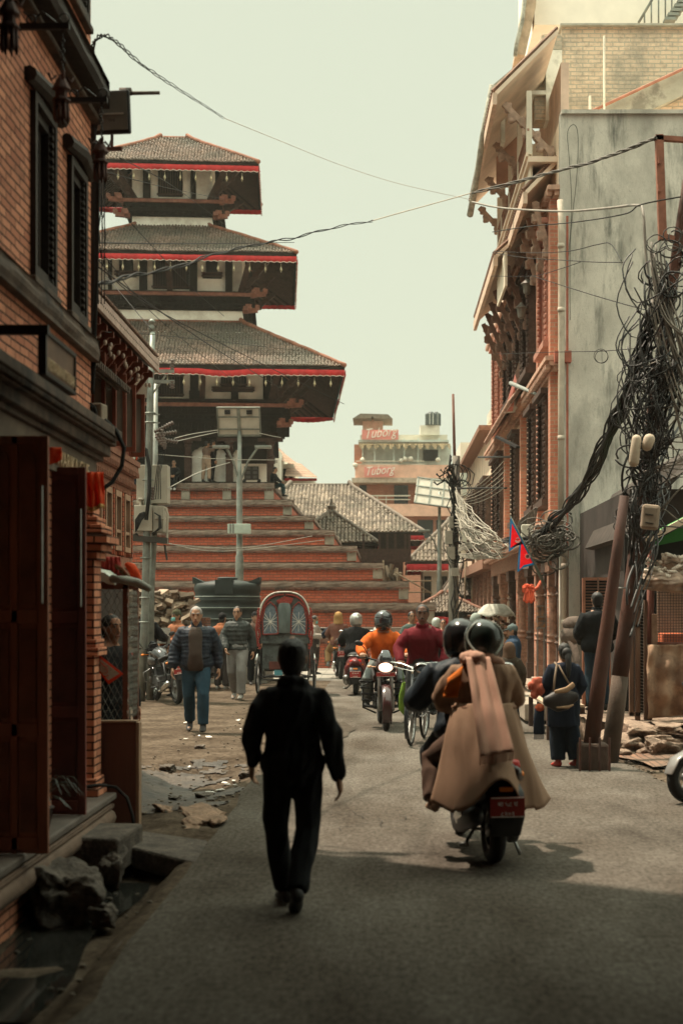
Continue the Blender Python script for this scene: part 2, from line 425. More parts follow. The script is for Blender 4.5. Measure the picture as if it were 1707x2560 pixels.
        def hs2(u, v, off):
            a = (u - .5) * 2.0; z = -.045 + .095 * v
            rx = .136 + off; ry = .162 + off
            return H(rx * math.sin(a), .005 - ry * math.cos(a) * (1 - .04 * (v - .5)), z)
        if q.get('open_face', 0):
            e = MB(1); e.grid(lambda u, v: hs2(u, v, .001), 12, 4); e.build('face_opening', SKIN, o, 1, solid=.004)
        e = MB(1); e.grid(lambda u, v: hs2(u, v, .006), 14, 4)
        e.build('visor', M('visor_dark', (.02, .022, .025), .08, .1, spec=.6, coat=.4), o, 1, solid=.005)
        e = MB(1)
        for zz in (-.048, .054): e.tube([hs2(i / 14, 0, .008) * 1 + (HR @ V((0, 0, (zz + .045) * k))) for i in range(15)], .006 * k, 6)
        e.build('trim', M('trim_rubber', (.02, .02, .02), .5), o, 1)
        if capm and q.get('stripe'):
            e = MB(1)
            for s in (1, -1):
                pp = []
                for i in range(15):
                    t = i / 14; z = -.10 + .24 * t; ph = s * (.35 + .75 * math.sin(t * 2.6)); rr_ = .147 * math.sqrt(max(.02, 1 - (max(0, z) / .165) ** 2))
                    pp.append(H(rr_ * math.sin(ph), .008 + rr_ * 1.17 * math.cos(ph), z))
                e.tube(pp, [.004 * k] + [.0075 * k] * 13 + [.004 * k], 6)
            e.build('stripe', q['stripe'], o, 1)
    elif hairstyle in ('beanie', 'cap'):
        e = MB(1)
        rings = [(.02, .080, .098, .012), (.055, .084, .103, .008), (.09, .077, .095, .01), (.12, .056, .07, .012), (.135, .02, .03, .012)]
        e.loft([H(0, y, z) for z, _, _, y in rings], [(x * hs_, y * hs_) for _, x, y, _ in rings], side=HR @ xs, n=18)
        e.build('hat', capm, r, 1)
        if hairstyle == 'cap':
            e = MB(1); e.loft([H(0, -.07, .045), H(0, -.13, .04), H(0, -.165, .028)], [(.068 * k, .008 * k), (.062 * k, .006 * k), (.04 * k, .004 * k)], side=HR @ xs, n=14); e.build('brim', capm, r, 1)
        e = MB(1); e.loft([H(0, .045, -.05), H(0, .03, 0), H(0, .02, .04)], [(.064 * k, .05 * k), (.074 * k, .068 * k), (.074 * k, .08 * k)], side=HR @ xs, n=14); e.build('hair', hair, r, 1)
    if hoodup:
        e = MB(1)
        def hf(u, v):
            a = R(38) + u * R(284); z = -.17 + .315 * v
            rr_ = (.108 + .05 * max(0, .35 - v)) * math.sqrt(max(.0, 1 - max(0, (v - .55) / .46) ** 2)) + .004
            return H(rr_ * math.sin(a), .012 - rr_ * 1.15 * math.cos(a), z)
        e.grid(hf, 26, 12); o = e.build('hood', hoodup, r, 1, solid=.012)
    if q.get('mask'):
        e = MB(1)
        e.grid(lambda u, v: H(.066 * math.sin((u - .5) * 2.3), -.045 - .066 * math.cos((u - .5) * 2.3) + .012 * abs(v - .5), -.022 - .075 * v), 10, 4)
        e.build('face_mask', M('mask_teal', (.16, .42, .40), .9), r, 1, solid=.004)
    # ---- clothes
    if top:
        c = MB(1)
        pts, rr = torso_pts(pv, nk, k, infl, hem, .985, bd, quilt, wide, flare, belly)
        c.loft(pts, rr, n=22, cap=False)
        for s in 'lr':
            e_, w = g[s + 'e'], g[s + 'w']; w = e_.lerp(w, armcut - .06)
            A = [sh[s] - xs * (1 if s == 'l' else -1) * .05 * k + up * .012 * k, sh[s], sh[s].lerp(e_, .35), sh[s].lerp(e_, .7), e_, e_.lerp(w, .3), e_.lerp(w, .65), w]
            ra = [.036, .056, .054, .050, .046, .044, .038, .031]
            if quilt:
                A2 = []; r2 = []
                for i in range(len(A) - 1):
                    for j in range(5):
                        t = j / 5; A2.append(A[i].lerp(A[i + 1], t)); r2.append(ra[i] + (ra[i + 1] - ra[i]) * t + (quilt * .9 * abs(math.sin((i * 5 + j) * math.pi / 3.4))))
                A, ra = A2, r2
            c.loft(A, [(x + sleeve * (.35 if i_ == 0 else .8 if i_ == 1 else 1)) * k for i_, x in enumerate(ra)], n=14, cap=True)
        if collar: c.loft([nk - up * .03 * k, nk + up * .035 * k, nk + up * (.035 + collar) * k], [(.095 * k, .085 * k), (.082 * k, .08 * k), (.078 * k, .076 * k)], n=16, cap=False)
        if hood: c.torus(nk + V((0, .030 * k, -.005 * k)), .078 * k, .026 * k, (0, -.5, 1), 20, 8); c.ell(nk + V((0, .10 * k, -.075 * k)), (.10 * k, .04 * k, .07 * k), 12)
        if extra: extra(c, k, g)
        o = c.build(topname, top, r); remesh(o, vox, 2, wr * k, 7, seed=seed)
        jk = o
        if zipm:
            c = MB(1); A = []
            for i in range(12):
                t = hem + .02 + (.97 - hem) * i / 11
                pp, r_ = torso_pts(pv, nk, k, infl + quilt, t, t + .001, bd, 0, wide, flare, belly)
                A.append(pp[0] + V((0, -r_[0][1] - .004 * k, 0)))
            c.tube(A, .007 * k, 6); c.build('zip', zipm, jk, 1)
        if inner:
            c = MB(1)
            def inn(u, v):
                t = hem + .0 + (.97 - hem) * v
                pp, r_ = torso_pts(pv, nk, k, infl + quilt + .006, t, t + .001, bd, 0, wide, flare, belly)
                a = (u - .5) * (.95 - .25 * v)
                return pp[0] + V((r_[0][0] * math.sin(a), -r_[0][1] * math.cos(a), 0))
            c.grid(inn, 8, 16); c.build('shirt', inner, r, 1, solid=.008)
    if trous and legs:
        c = MB(1)
        c.loft([pv + up * .10 * k, pv + up * .03 * k, pv - up * .05 * k, pv - V((0, 0, .10 * k))], [((.155 + tin) * k, (.108 + tin) * k), ((.172 + tin) * k, (.122 + tin) * k), ((.168 + tin) * k, (.118 + tin) * k), ((.15 + tin) * k, (.10 + tin) * k)], n=20)
        for s in 'lr':
            a, kk = g[s + 'a'], g[s + 'k']; a = kk.lerp(a, .97)
            c.loft([hp[s], hp[s].lerp(kk, .4), hp[s].lerp(kk, .75), kk, kk.lerp(a, .35), kk.lerp(a, .75), a], [(x + tin * kn) * k for x in (.088, .080, .064, .056, .056, .048, .046)], n=16, cap=False)
        o = c.build('trousers', trous, r); remesh(o, vox, 2, wr * .8 * k, 6, seed=seed + 3)
    if shoe and legs:
        for s in 'lr':
            c = MB(1); a = g[s + 'a']; ft = V(q[s + 'f']).normalized(); dn = V((0, 0, -1))
            dn = (dn - ft * dn.dot(ft)).normalized()
            c.loft([a - ft * .045 * k + dn * .035 * k, a + dn * .035 * k + ft * .02 * k, a + ft * .09 * k + dn * .052 * k, a + ft * .155 * k + dn * .062 * k, a + ft * .19 * k + dn * .066 * k], [(.036 * k, .048 * k), (.040 * k, .048 * k), (.047 * k, .034 * k), (.044 * k, .024 * k), (.030 * k, .018 * k)], n=14)
            c.loft([a - dn * .03 * k, a + dn * .03 * k], [.043 * k, .045 * k], n=12)
            o = c.build('shoe', shoe, r); remesh(o, min(vox, .012), 1)
    return r
# ---------------------------------------------------------------- vehicles (local frame: nose towards -Y)
RUB = M('rubber', (.018, .017, .016), .85, .3, 30, .002, 120)
CHR = M('chrome', (.62, .62, .60), .22, .15, 20, metal=1)
STL = M('dull_steel', (.25, .25, .24), .4, .3, 12, metal=.9)
BLK = M('black_plastic', (.018, .018, .019), .45, .3, 9, .001, 200)
ENG = M('engine_metal', (.10, .10, .10), .5, .4, 25, metal=.7)
PLR = M('plate_red', (.26, .025, .022), .5, .15)
PLW = M('plate_white', (.75, .72, .66), .5, .1)
AMB = M('amber_lens', (.75, .22, .03), .25, .1)
REDL = M('red_lens', (.45, .02, .015), .2, .1)
DEV = '/opt/none'
import os, glob
for _d in (bpy.utils.system_resource('DATAFILES') or '', ):
    _g = glob.glob(os.path.join(_d, 'fonts', 'NotoSansDevanagari*'))
    if _g: DEV = _g[0]
def wheel(par, c, r, w, spokes=10, tyre=.045, name='wheel', rimm=None):
    e = MB(1); e.torus(c, r - tyre, tyre, (1, 0, 0), 40, 10, w)
    t = e.build(name, RUB, par, 1)
    e = MB(1); c = V(c)
    e.torus(c, r - tyre * 2.0, .012, (1, 0, 0), 36, 6, w * .7)
    e.lathe(c - V((w * .9, 0, 0)), [(.03, 0), (.045, .01), (.045, w * 1.8 - .01), (.03, w * 1.8)], 14, (1, 0, 0))
    for i in range(spokes):
        a = i * 2 * math.pi / spokes; u = V((0, math.cos(a), math.sin(a)))
        e.beam(c + u * .03, c + u * (r - tyre * 1.9), .006 if spokes > 12 else .03, .006 if spokes > 12 else .018, (1, 0, 0))
    e.build('rim', rimm or STL, t)
    return t
def plate(par, c, ux, w, h, l1, l2, mat=PLR, tm=PLW):
    """number plate: centre c, reading direction ux"""
    c = V(c); ux = V(ux).normalized(); uz = V((0, 0, 1)); n = ux.cross(uz)
    e = MB(1); e.prism([c - ux * w / 2 - uz * h / 2, c + ux * w / 2 - uz * h / 2, c + ux * w / 2 + uz * h / 2, c - ux * w / 2 + uz * h / 2], -n * .006)
    p = e.build('number_plate', mat, par, bevel=.002)
    e = MB(1)
    for a, b in ((-1, -1), (-1, 1)):
        pass
    t = h * .035
    for s in (-1, 1):
        e.box(c + uz * s * (h / 2 - t) + n * .002, (abs(ux.x) * w * .94 + abs(n.x) * .004 + .002, abs(ux.y) * w * .94 + .004, t))
    e.build('plate_border', tm, p)
    W = wm(par)
    for i, l in enumerate((l1, l2)):
        o = W @ (c + uz * (h * (.06 if i == 0 else -.42)) + n * .003)
        text(l, 'lettering', tm, p, o, W.to_3x3() @ ux, uz, h * .52, .003, DEV, 'CENTER', 1.1)
    return p
def motorcycle(label, loc, rz, body, cat='motorcycle', plate_rear=None, plate_front=None, guards=False, lit=False, steer=0, lean=0, group=None, rack=False):
    r = root('motorcycle', label, cat, loc, rz, group)
    r.rotation_euler = (0, lean, rz)
    BODY = M('bike_' + body[0], body[1], .25, .2, 6, coat=.6)
    wheel(r, (0, .66, .30), .30, .052, 10, .052, 'rear_wheel')
    wheel(r, (0, -.66, .30), .30, .045, 10, .048, 'front_wheel')
    e = MB(1)
    for s in (1, -1):
        e.tube([(s * .085, -.66, .30), (s * .085, -.50, .72), (s * .085, -.44, .92)], [.026, .024, .020], 10)
        e.lathe((s * .085, -.655, .27), [(.02, 0), (.034, .01), (.034, .12), (.028, .2)], 10, (0, .35, 1))
    e.box((0, -.45, .90), (.24, .07, .03)); e.box((0, -.49, .74), (.24, .07, .03))
    e.build('fork', STL, r, 1)
    e = MB(1)
    e.grid(lambda u, v: V(((v - .5) * .13, -.66 - .335 * math.cos(R(-30) + u * R(150)), .30 + .335 * math.sin(R(-30) + u * R(150)) - abs(v - .5) ** 2 * .09)), 14, 6)
    e.build('front_fender', BODY, r, 1, solid=.006)
    # tank, side panels, seat, tail
    e = MB(1); e.loft([(0, -.36, .80), (0, -.28, .86), (0, -.12, .89), (0, .05, .82), (0, .12, .76)], [(.06, .05), (.13, .10), (.145, .12), (.10, .09), (.07, .05)], n=18)
    for s in (1, -1): e.loft([(s * .15, -.40, .70), (s * .165, -.26, .76), (s * .12, -.05, .74)], [(.02, .06), (.03, .10), (.015, .06)], n=10)
    e.build('fuel_tank', BODY, r, 1)
    e = MB(1); e.loft([(0, .02, .79), (0, .2, .79), (0, .45, .84), (0, .78, .88)], [(.09, .035), (.125, .045), (.125, .04), (.09, .03)], n=16)
    e.build('seat', M('seat_vinyl', (.02, .02, .02), .6, .2, 9, .002, 150), r, 1)
    e = MB(1); e.loft([(0, .25, .70), (0, .55, .76), (0, .92, .86)], [(.12, .06), (.10, .06), (.045, .03)], n=14)
    e.build('tail_panel', BODY, r, 1)
    e = MB(1); e.box((0, .945, .83), (.14, .03, .06)); e.build('tail_light', REDL, r, bevel=.01)
    e = MB(1); e.loft([(0, .80, .80), (0, .95, .62), (0, .99, .45)], [(.075, .012), (.08, .012), (.085, .01)], n=12)
    mg = e.build('mudguard', BLK, r, 1)
    if rack:
        e = MB(1)
        for s in (1, -1): e.tube([(s * .13, .45, .80), (s * .14, .62, .92), (s * .11, .90, .97), (0, .95, .98)], .012, 8)
        e.build('grab_rail', STL, r, 1)
    # engine
    e = MB(1); e.box((0, -.08, .38), (.26, .40, .22)); e.lathe((-.15, -.02, .36), [(.09, 0), (.11, .02), (.11, .28), (.09, .30)], 18, (1, 0, 0))
    for i in range(8): e.box((0, -.19 - .012 * i, .46 + .024 * i), (.19, .17, .011), (R(-20), 0, 0))
    e.box((0, -.26, .56), (.12, .12, .2), (R(-20), 0, 0))
    e.build('engine', ENG, r, bevel=.006)
    e = MB(1)
    e.tube([(0, -.45, .84), (0, -.36, .58), (0, -.30, .30), (0, -.05, .24), (0, .3, .30)], .02, 8); e.tube([(0, -.40, .80), (0, .05, .68), (0, .42, .66), (0, .8, .80)], .02, 8)
    for s in (1, -1): e.beam((s * .09, .25, .36), (s * .10, .68, .30), .03, .045); e.tube([(s * .13, .62, .34), (s * .13, .50, .74)], .018, 8)
    e.build('frame', BLK, r, 1)
    e = MB(1); e.tube([(.06, -.30, .50), (.08, -.36, .36), (.10, -.28, .22), (.13, .0, .22), (.14, .3, .25)], .022, 10)
    e.loft([(.15, .26, .26), (.16, .40, .29), (.17, .78, .40)], [.032, .048, .045], n=14); e.build('exhaust', CHR, r, 1)
    e = MB(1)
    for s in (1, -1): e.tube([(s * .10, .02, .30), (s * .27, .02, .30)], .013, 7); e.tube([(s * .12, .42, .42), (s * .26, .44, .42)], .012, 7)
    e.build('footrest', BLK, r, 1)
    # steering head group
    e = MB(1); e.tube([(-.37, -.36, .99), (-.28, -.40, 1.0), (-.12, -.43, .95), (.12, -.43, .95), (.28, -.40, 1.0), (.37, -.36, .99)], .012, 9)
    hb = e.build('handlebar', BLK, r, 1)
    e = MB(1)
    for s in (1, -1): e.tube([(s * .26, -.405, 1.0), (s * .38, -.355, .99)], .018, 9); e.tube([(s * .24, -.45, 1.0), (s * .36, -.43, .99)], .007, 6)
    e.build('grip', RUB, hb, 1)
    e = MB(1)
    for s in (1, -1): e.tube([(s * .22, -.41, 1.0), (s * .29, -.44, 1.13), (s * .33, -.44, 1.17)], .007, 7)
    mi = e.build('mirror_stalk', BLK, hb, 1)
    for s in (1, -1):
        e = MB(1); e.ell((s * .36, -.445, 1.19), (.062, .02, .038), 14, (0, s * -.25, 0)); m_ = e.build('mirror', BLK, r, 1)
    e = MB(1)   # small front cowl with a dark screen
    e.loft([(0, -.50, .78), (0, -.53, .86), (0, -.52, .94), (0, -.48, 1.0), (0, -.44, 1.05)], [(.10, .05), (.135, .075), (.125, .06), (.10, .04), (.07, .015)], n=18)
    cw = e.build('front_cowl', BODY, r, 1)
    e = MB(1); e.loft([(0, -.568, .955), (0, -.545, 1.02), (0, -.49, 1.09)], [(.085, .012), (.08, .012), (.05, .008)], n=12); e.build('screen', M('screen_dark', (.03, .035, .04), .1, .1, coat=1), cw, 1)
    LENS = M('headlight_lit', (1.0, .62, .46), .2, .02, emit=1.5) if lit else M('headlight_glass', (.55, .56, .52), .12, .1, metal=.4, coat=1)
    e = MB(1); e.ell((0, -.578, .86), (.098, .035, .066), 20); e.build('headlight', LENS, r, 1)
    for s in (1, -1):
        e = MB(1); e.tube([(s * .10, -.48, .86), (s * .19, -.48, .87)], .008, 6); e.ell((s * .215, -.485, .87), (.038, .022, .020), 10); e.build('indicator', AMB if not lit else M('indicator_pale', (.75, .42, .25), .2), r, 1)
        e = MB(1); e.tube([(s * .07, .88, .76), (s * .15, .90, .76)], .007, 6); e.ell((s * .175, .91, .76), (.036, .02, .02), 10); e.build('rear_indicator', AMB, r, 1)
    if guards:
        e = MB(1)
        for s in (1, -1):
            for i in range(5):
                z = .66 - .085 * i; x = .33 - .012 * i
                e.tube([(s * .09, -.34, z - .02), (s * x, -.40 + .01 * i, z), (s * (x + .01), -.33, z)], [.014, .021, .021], 9)
            e.tube([(s * .12, -.33, .70), (s * .30, -.36, .60), (s * .30, -.36, .30), (s * .12, -.30, .22)], .013, 8)
        e.build('crash_guard', BLK, r, 1)
    else:
        e = MB(1)
        for s in (1, -1): e.tube([(s * .06, -.30, .66), (s * .28, -.34, .55), (s * .27, -.34, .40), (s * .06, -.28, .28)], .012, 8)
        e.build('crash_guard', STL, r, 1)
    if plate_front: plate(r, (0, -.60, .765), (1, 0, 0), .26, .055, plate_front, '')
    if plate_rear: plate(r, (0, 1.00, .62), (-1, 0, 0), .21, .145, *plate_rear)
    return r
def scooter(label, loc, rz, body, plates=None, group=None, cat='scooter', dark=False, mir=True, lean=0, accent=None):
    r = root('scooter', label, cat, loc, rz, group)
    r.rotation_euler = (0, lean, rz)
    BODY = M('scooter_' + body[0], body[1], .28, .2, 6, coat=.5)
    wheel(r, (0, .60, .215), .215, .052, 6, .05, 'rear_wheel')
    wheel(r, (0, -.62, .215), .215, .05, 6, .048, 'front_wheel')
    e = MB(1)
    prof = [(.06, .38, .13, .13), (.14, .45, .16, .17), (.30, .52, .185, .20), (.50, .58, .20, .20), (.68, .62, .175, .16), (.82, .64, .12, .10), (.92, .655, .06, .05)]
    e.loft([(0, y, z) for y, z, _, _ in prof], [(a, b) for _, _, a, b in prof], n=24)
    for s in (1, -1): e.loft([(s * .13, .30, .38), (s * .19, .45, .42), (s * .17, .70, .52), (s * .09, .88, .62)], [(.05, .08), (.055, .11), (.05, .09), (.03, .05)], n=14)
    o = e.build('rear_body', BODY, r); remesh(o, .016, 3)
    e = MB(1); e.loft([(0, .0, .70), (0, .12, .745), (0, .38, .775), (0, .58, .79), (0, .74, .785)], [(.08, .04), (.15, .06), (.165, .055), (.15, .05), (.09, .035)], n=20)
    e.build('seat', M('seat_vinyl', (.02, .02, .02), .6, .2, 9, .002, 150), r, 1)
    e = MB(1)
    for s in (1, -1): e.tube([(s * .15, .56, .76), (s * .15, .66, .77), (s * .11, .76, .77), (0, .79, .77)], .013, 9)
    e.build('grab_rail', STL if not dark else BLK, r, 1)
    e = MB(1); e.loft([(-.10, .86, .65), (0, .90, .65), (.10, .86, .65)], [(.045, .02), (.05, .03), (.045, .02)], side=(0, 0, 1), n=12); e.build('tail_light', REDL, r, 1)
    e = MB(1); e.box((0, 1.0, .525), (.085, .02, .028)); e.build('reflector', AMB, r, bevel=.004)
    e = MB(1); e.loft([(0, .84, .58), (0, .965, .50), (0, 1.02, .36), (0, 1.0, .24)], [(.10, .02), (.12, .014), (.115, .012), (.09, .01)], n=14)
    e.build('mudguard', BLK, r, 1)
    if plates: plate(r, (0, 1.045, .42), (-1, 0, 0), .215, .125, *plates)
    e = MB(1); e.box((-.09, .48, .25), (.10, .44, .14)); e.lathe((-.16, .60, .22), [(.07, 0), (.09, .015), (.09, .07)], 16, (1, 0, 0)); e.box((0, .30, .28), (.16, .2, .14))
    e.build('engine', ENG, r, bevel=.015)
    e = MB(1); e.tube([(.08, .2, .24), (.14, .32, .2), (.16, .40, .22)], .02, 8); e.loft([(.17, .38, .23), (.18, .46, .25), (.18, .86, .34), (.18, .92, .355)], [.035, .068, .068, .05], n=16)
    e.build('exhaust', BLK if dark else STL, r, 1)
    e = MB(1); e.loft([(.235, .50, .29), (.24, .60, .31), (.24, .80, .35)], [(.008, .03), (.01, .055), (.008, .03)], n=12); e.build('heat_shield', CHR, r, 1)
    e = MB(1); e.b2((-.19, -.36, .27), (.19, .08, .33)); e.loft([(0, .02, .30), (0, .10, .5), (0, .12, .66)], [(.17, .05), (.15, .05), (.14, .05)], n=14); e.build('floorboard', BODY, r, bevel=.02)
    e = MB(1)
    e.grid(lambda u, v: V(((u - .5) * (.44 - .10 * abs(v - .45)), -.50 + .12 * (u - .5) ** 2 * 4 - .02 + .10 * (v - .5) * 1.2 * -1 + .05, .33 + .62 * v)), 12, 10)
    e.build('leg_shield', BODY, r, 1, solid=.03)
    e = MB(1); e.loft([(0, -.48, .92), (0, -.50, 1.0), (0, -.47, 1.06)], [(.12, .07), (.17, .09), (.11, .05)], n=18); hc = e.build('handlebar_cover', BODY, r, 1)
    e = MB(1); e.tube([(-.34, -.38, .99), (-.2, -.44, 1.01), (.2, -.44, 1.01), (.34, -.38, .99)], .014, 8)
    for s in (1, -1): e.tube([(s * .24, -.42, 1.005), (s * .35, -.375, .99)], .019, 8)
    e.build('handlebar', BLK, r, 1)
    e = MB(1); e.ell((0, -.565, 1.0), (.09, .03, .05), 16); e.build('headlight', M('headlight_glass', (.55, .56, .52), .12, .1, metal=.4, coat=1), r, 1)
    if mir:
        for s in (1, -1):
            e = MB(1); e.tube([(s * .2, -.44, 1.03), (s * .24, -.46, 1.16), (s * .28, -.46, 1.2)], .007, 7); e.ell((s * .31, -.455, 1.22), (.06, .02, .042), 14)
            m_ = e.build('mirror', BLK, r, 1)
            e = MB(1); e.ell((s * .31, -.443, 1.22), (.052, .012, .035), 14); e.build('mirror_glass', CHR, m_, 1)
    for s in (1, -1):
        e = MB(1); e.ell((s * .12, .83, .60), (.03, .04, .026), 12); e.build('indicator', AMB, r, 1)
    e = MB(1); e.tube([(-.12, .45, .2), (-.16, .52, .12), (-.17, .62, .06)], .012, 8); e.tube([(-.12, .45, .2), (.1, .45, .2)],.012, 8); e.tube([(.1, .45, .2), (.19, .60, .12), (.215, .70, .135)], .012, 8); e.box((.215, .72, .145), (.06, .03, .025)); e.build('stand', STL, r, 1)
    e = MB(1); e.loft([(0, -.62, .44), (0, -.76, .38), (0, -.83, .26)], [(.06, .02), (.07, .015), (.06, .01)], n=12); e.tube([(.07, -.62, .21), (.06, -.5, .7)], .02, 8); e.tube([(-.07, -.62, .21), (-.06, -.5, .7)], .02, 8); e.build('front_fender', BODY, r, 1)
    return r
def bicycle(label, loc, rz, steer=0):
    r = root('bicycle', label, 'bicycle', loc, rz)
    BLU = M('bike_frame_dark', (.03, .035, .04), .35, .3, coat=.4)
    wheel(r, (0, .53, .34), .34, .018, 24, .020, 'rear_wheel')
    fw = wheel(r, (0, -.56, .34), .34, .018, 24, .020, 'front_wheel')
    e = MB(1)
    e.tube([(0, -.56, .34), (0, -.50, .62), (0, -.44, .86)], [.012, .014, .018], 8)
    for s in (1, -1): e.tube([(s * .035, -.56, .34), (s * .04, -.52, .66), (0, -.49, .73)], .010, 8)
    e.tube([(0, -.46, .80), (0, .12, .80)], .015, 8); e.tube([(0, -.47, .72), (0, .06, .30)], .015, 8); e.tube([(0, .06, .30), (0, .16, .86)], .014, 8)
    for s in (1, -1): e.tube([(s * .02, .06, .30), (s * .03, .53, .34)], .009, 6); e.tube([(s * .02, .14, .78), (s * .03, .53, .34)], .008, 6)
    e.build('frame', BLU, r, 1)
    e = MB(1); e.tube([(-.31, -.22, .99), (-.28, -.33, 1.0), (-.14, -.42, .99), (0, -.44, .94), (.14, -.42, .99), (.28, -.33, 1.0), (.31, -.22, .99)], .011, 9); e.tube([(0, -.44, .84), (0, -.44, .95)], .014, 8)
    e.tube([(-.24, -.40, .95), (0, -.46, .90), (.24, -.40, .95)], .006, 6)
    hb = e.build('handlebar', CHR, r, 1)
    e = MB(1)
    for s in (1, -1): e.tube([(s * .285, -.30, .998), (s * .31, -.19, .985)], .017, 8)
    e.build('grip', RUB, hb, 1)
    e = MB(1); e.loft([(0, .0, .885), (0, .12, .90), (0, .24, .91)], [(.03, .02), (.08, .03), (.10, .035)], n=12); e.build('saddle', BLK, r, 1)
    e = MB(1); e.torus((-.05, .06, .30), .09, .006, (1, 0, 0), 24, 6); e.tube([(-.06, .06, .30), (-.08, -.10, .26)], .009); e.tube([(.06, .06, .30), (.08, .22, .34)], .009); e.box((-.13, -.10, .25), (.09, .07, .02)); e.box((.13, .22, .35), (.09, .07, .02)); e.build('pedals', STL, r)
    e = MB(1); e.grid(lambda u, v: V(((v - .5) * .05, -.56 - .365 * math.cos(R(-40) + u * R(130)), .34 + .365 * math.sin(R(-40) + u * R(130)))), 12, 3); e.grid(lambda u, v: V(((v - .5) * .05, .53 + .365 * math.cos(R(-40) + u * R(160)), .34 + .365 * math.sin(R(-40) + u * R(160)))), 12, 3)
    e.build('mudguard', BLU, r, 1, solid=.003)
    return r
def rickshaw(label, loc, rz):
    r = root('cycle_rickshaw', label, 'rickshaw', loc, rz)
    DK = M('rickshaw_grey_sheet', (.075, .085, .08), .7, .35, 7, .006, 18, patch=(.03, .03, .03), psc=5)
    RD = M('rickshaw_red_trim', (.24, .04, .03), .7, .4, 30, .003, 60)
    WH = M('rickshaw_white_lace', (.60, .58, .52), .8, .2)
    # local: faces -Y is the passengers' rear seen by us -> body back sits at y = -.35
    for s in (1, -1): wheel(r, (s * .56, .0, .34), .34, .02, 24, .022, 'wheel')
    wheel(r, (0, 1.55, .33), .33, .02, 24, .022, 'front_wheel')
    e = MB(1)
    for s in (1, -1):
        e.lathe((s * .56, -.02, .60), [(.045, 0), (.055, .02), (.05, .11), (.03, .15), (.012, .19), (.002, .2)], 14)
    e.build('wheel_lamp', CHR, r, 1)
    e = MB(1)   # body tub
    e.b2((-.44, -.34, .50), (.44, -.28, 1.12)); e.b2((-.44, -.30, .46), (.44, .42, .52))
    for s in (1, -1): e.prism([(s * .44, -.34, .46), (s * .44, .42, .46), (s * .44, .30, .78), (s * .44, -.34, 1.05)], (s * -.03, 0, 0))
    e.build('tub', DK, r, bevel=.02)
    e = MB(1); e.box((0, .02, .66), (.80, .48, .12)); e.build('seat', M('rickshaw_seat', (.25, .05, .04), .6, .3), r, bevel=.03)
    e = MB(1)
    for s in (1, -1): e.tube([(s * .46, -.36, .30), (s * .48, -.38, 1.1), (s * .47, -.36, 1.55)], .016, 8); e.tube([(s * .46, .35, .34), (s * .47, .40, 1.0)], .014, 8); e.tube([(s * .40, -.36, .34), (s * .40, .4, .34), (s * .1, 1.5, .34)], .018, 8)
    e.tube([(-.60, 0, .34), (.60, 0, .34)], .018, 8); e.tube([(-.46, -.38, .36), (.46, -.38, .36)], .014, 8); e.tube([(-.46, -.38, .30), (.46, -.38, .30)], .012, 8)
    e.tube([(0, 1.55, .33), (0, 1.42, .95)], .016, 8); e.tube([(0, .4, .5), (0, 1.45, .8)], .018, 8); e.tube([(-.28, 1.25, 1.02), (0, 1.4, .98), (.28, 1.25, 1.02)], .012, 8)
    e.tube([(0, .4, .45), (0, .72, .42), (0, .85, .92)], .016, 8)
    e.build('frame', BLK, r, 1)
    e = MB(1); e.loft([(0, .75, .93), (0, .98, .95)], [(.1, .04), (.04, .03)], n=12); e.build('saddle', BLK, r, 1)
    # folding hood: arched back
    def arch(u, w=.50, z0=1.02, hh=.98):
        a = math.pi * u; c_, s_ = math.cos(a), math.sin(a)
        x = w * (abs(c_) ** .75) * (1 if c_ > 0 else -1)
        return x, z0 + hh * (s_ ** .55 if s_ > 0 else 0)
    e = MB(1)
    def hood(u, v):
        x, z = arch(u); return V((x * (1 - .02 * v), -.40 + .78 * v, z - .10 * v * v * (1 if z > 1.3 else .2)))
    e.grid(hood, 26, 8); e.build('hood', M('rickshaw_hood_pale', (.45, .44, .38), .7, .3, 8, .003, 60), r, 1, solid=.014)
    e = MB(1)
    pts = [V((arch(i / 26)[0] * .985, -.385, arch(i / 26)[1] - .01)) for i in range(27)]
    e.prism(pts, (0, .02, 0)); bk = e.build('hood_back', DK, r)
    # two small windows in the back with white lace, red ruffles around
    for s in (1, -1):
        e = MB(1); pane = [(s * .12, -.40, 1.20), (s * .42, -.40, 1.18), (s * .43, -.40, 1.48), (s * .38, -.40, 1.72), (s * .28, -.40, 1.82), (s * .17, -.40, 1.72), (s * .13, -.40, 1.55)]
        e.prism(pane, (0, .012, 0)); w_ = e.build('window', M('rickshaw_window', (.13, .17, .20), .3, .4, 15), r)
        e = MB(1); A, B, Cc, D = [V((s * x, -.415, z)) for x, z in ((.14, 1.24), (.40, 1.24), (.41, 1.62), (.15, 1.62))]
        for a, b in ((A, Cc), (B, D), ((A + D) / 2, (B + Cc) / 2), ((A + B) / 2, (Cc + D) / 2), (A.lerp(D, .25), B.lerp(Cc, .75)), (B.lerp(Cc, .25), A.lerp(D, .75))): e.tube([a, b], .005, 5)
        e.build('lace', WH, w_)
        e = MB(1)
        for i in range(len(pane)):
            a, b = V(pane[i]), V(pane[(i + 1) % len(pane)]); n_ = max(2, int((b - a).length / .035))
            for j in range(n_): e.rock(a.lerp(b, (j + .5) / n_) + V((0, -.02, 0)), (.016, .014, .02), j + i * 9, sub=1)
        e.build('ruffle', RD, w_)
    e = MB(1)
    for i in range(60):
        u = i / 59; x, z = arch(u); e.rock((x * .97, -.412, z - .04), (.018, .016, .024), i, sub=1)
    e.build('ruffle', RD, r)
    e = MB(1)
    for i in range(27):
        u = i / 26; x, z = arch(u); 
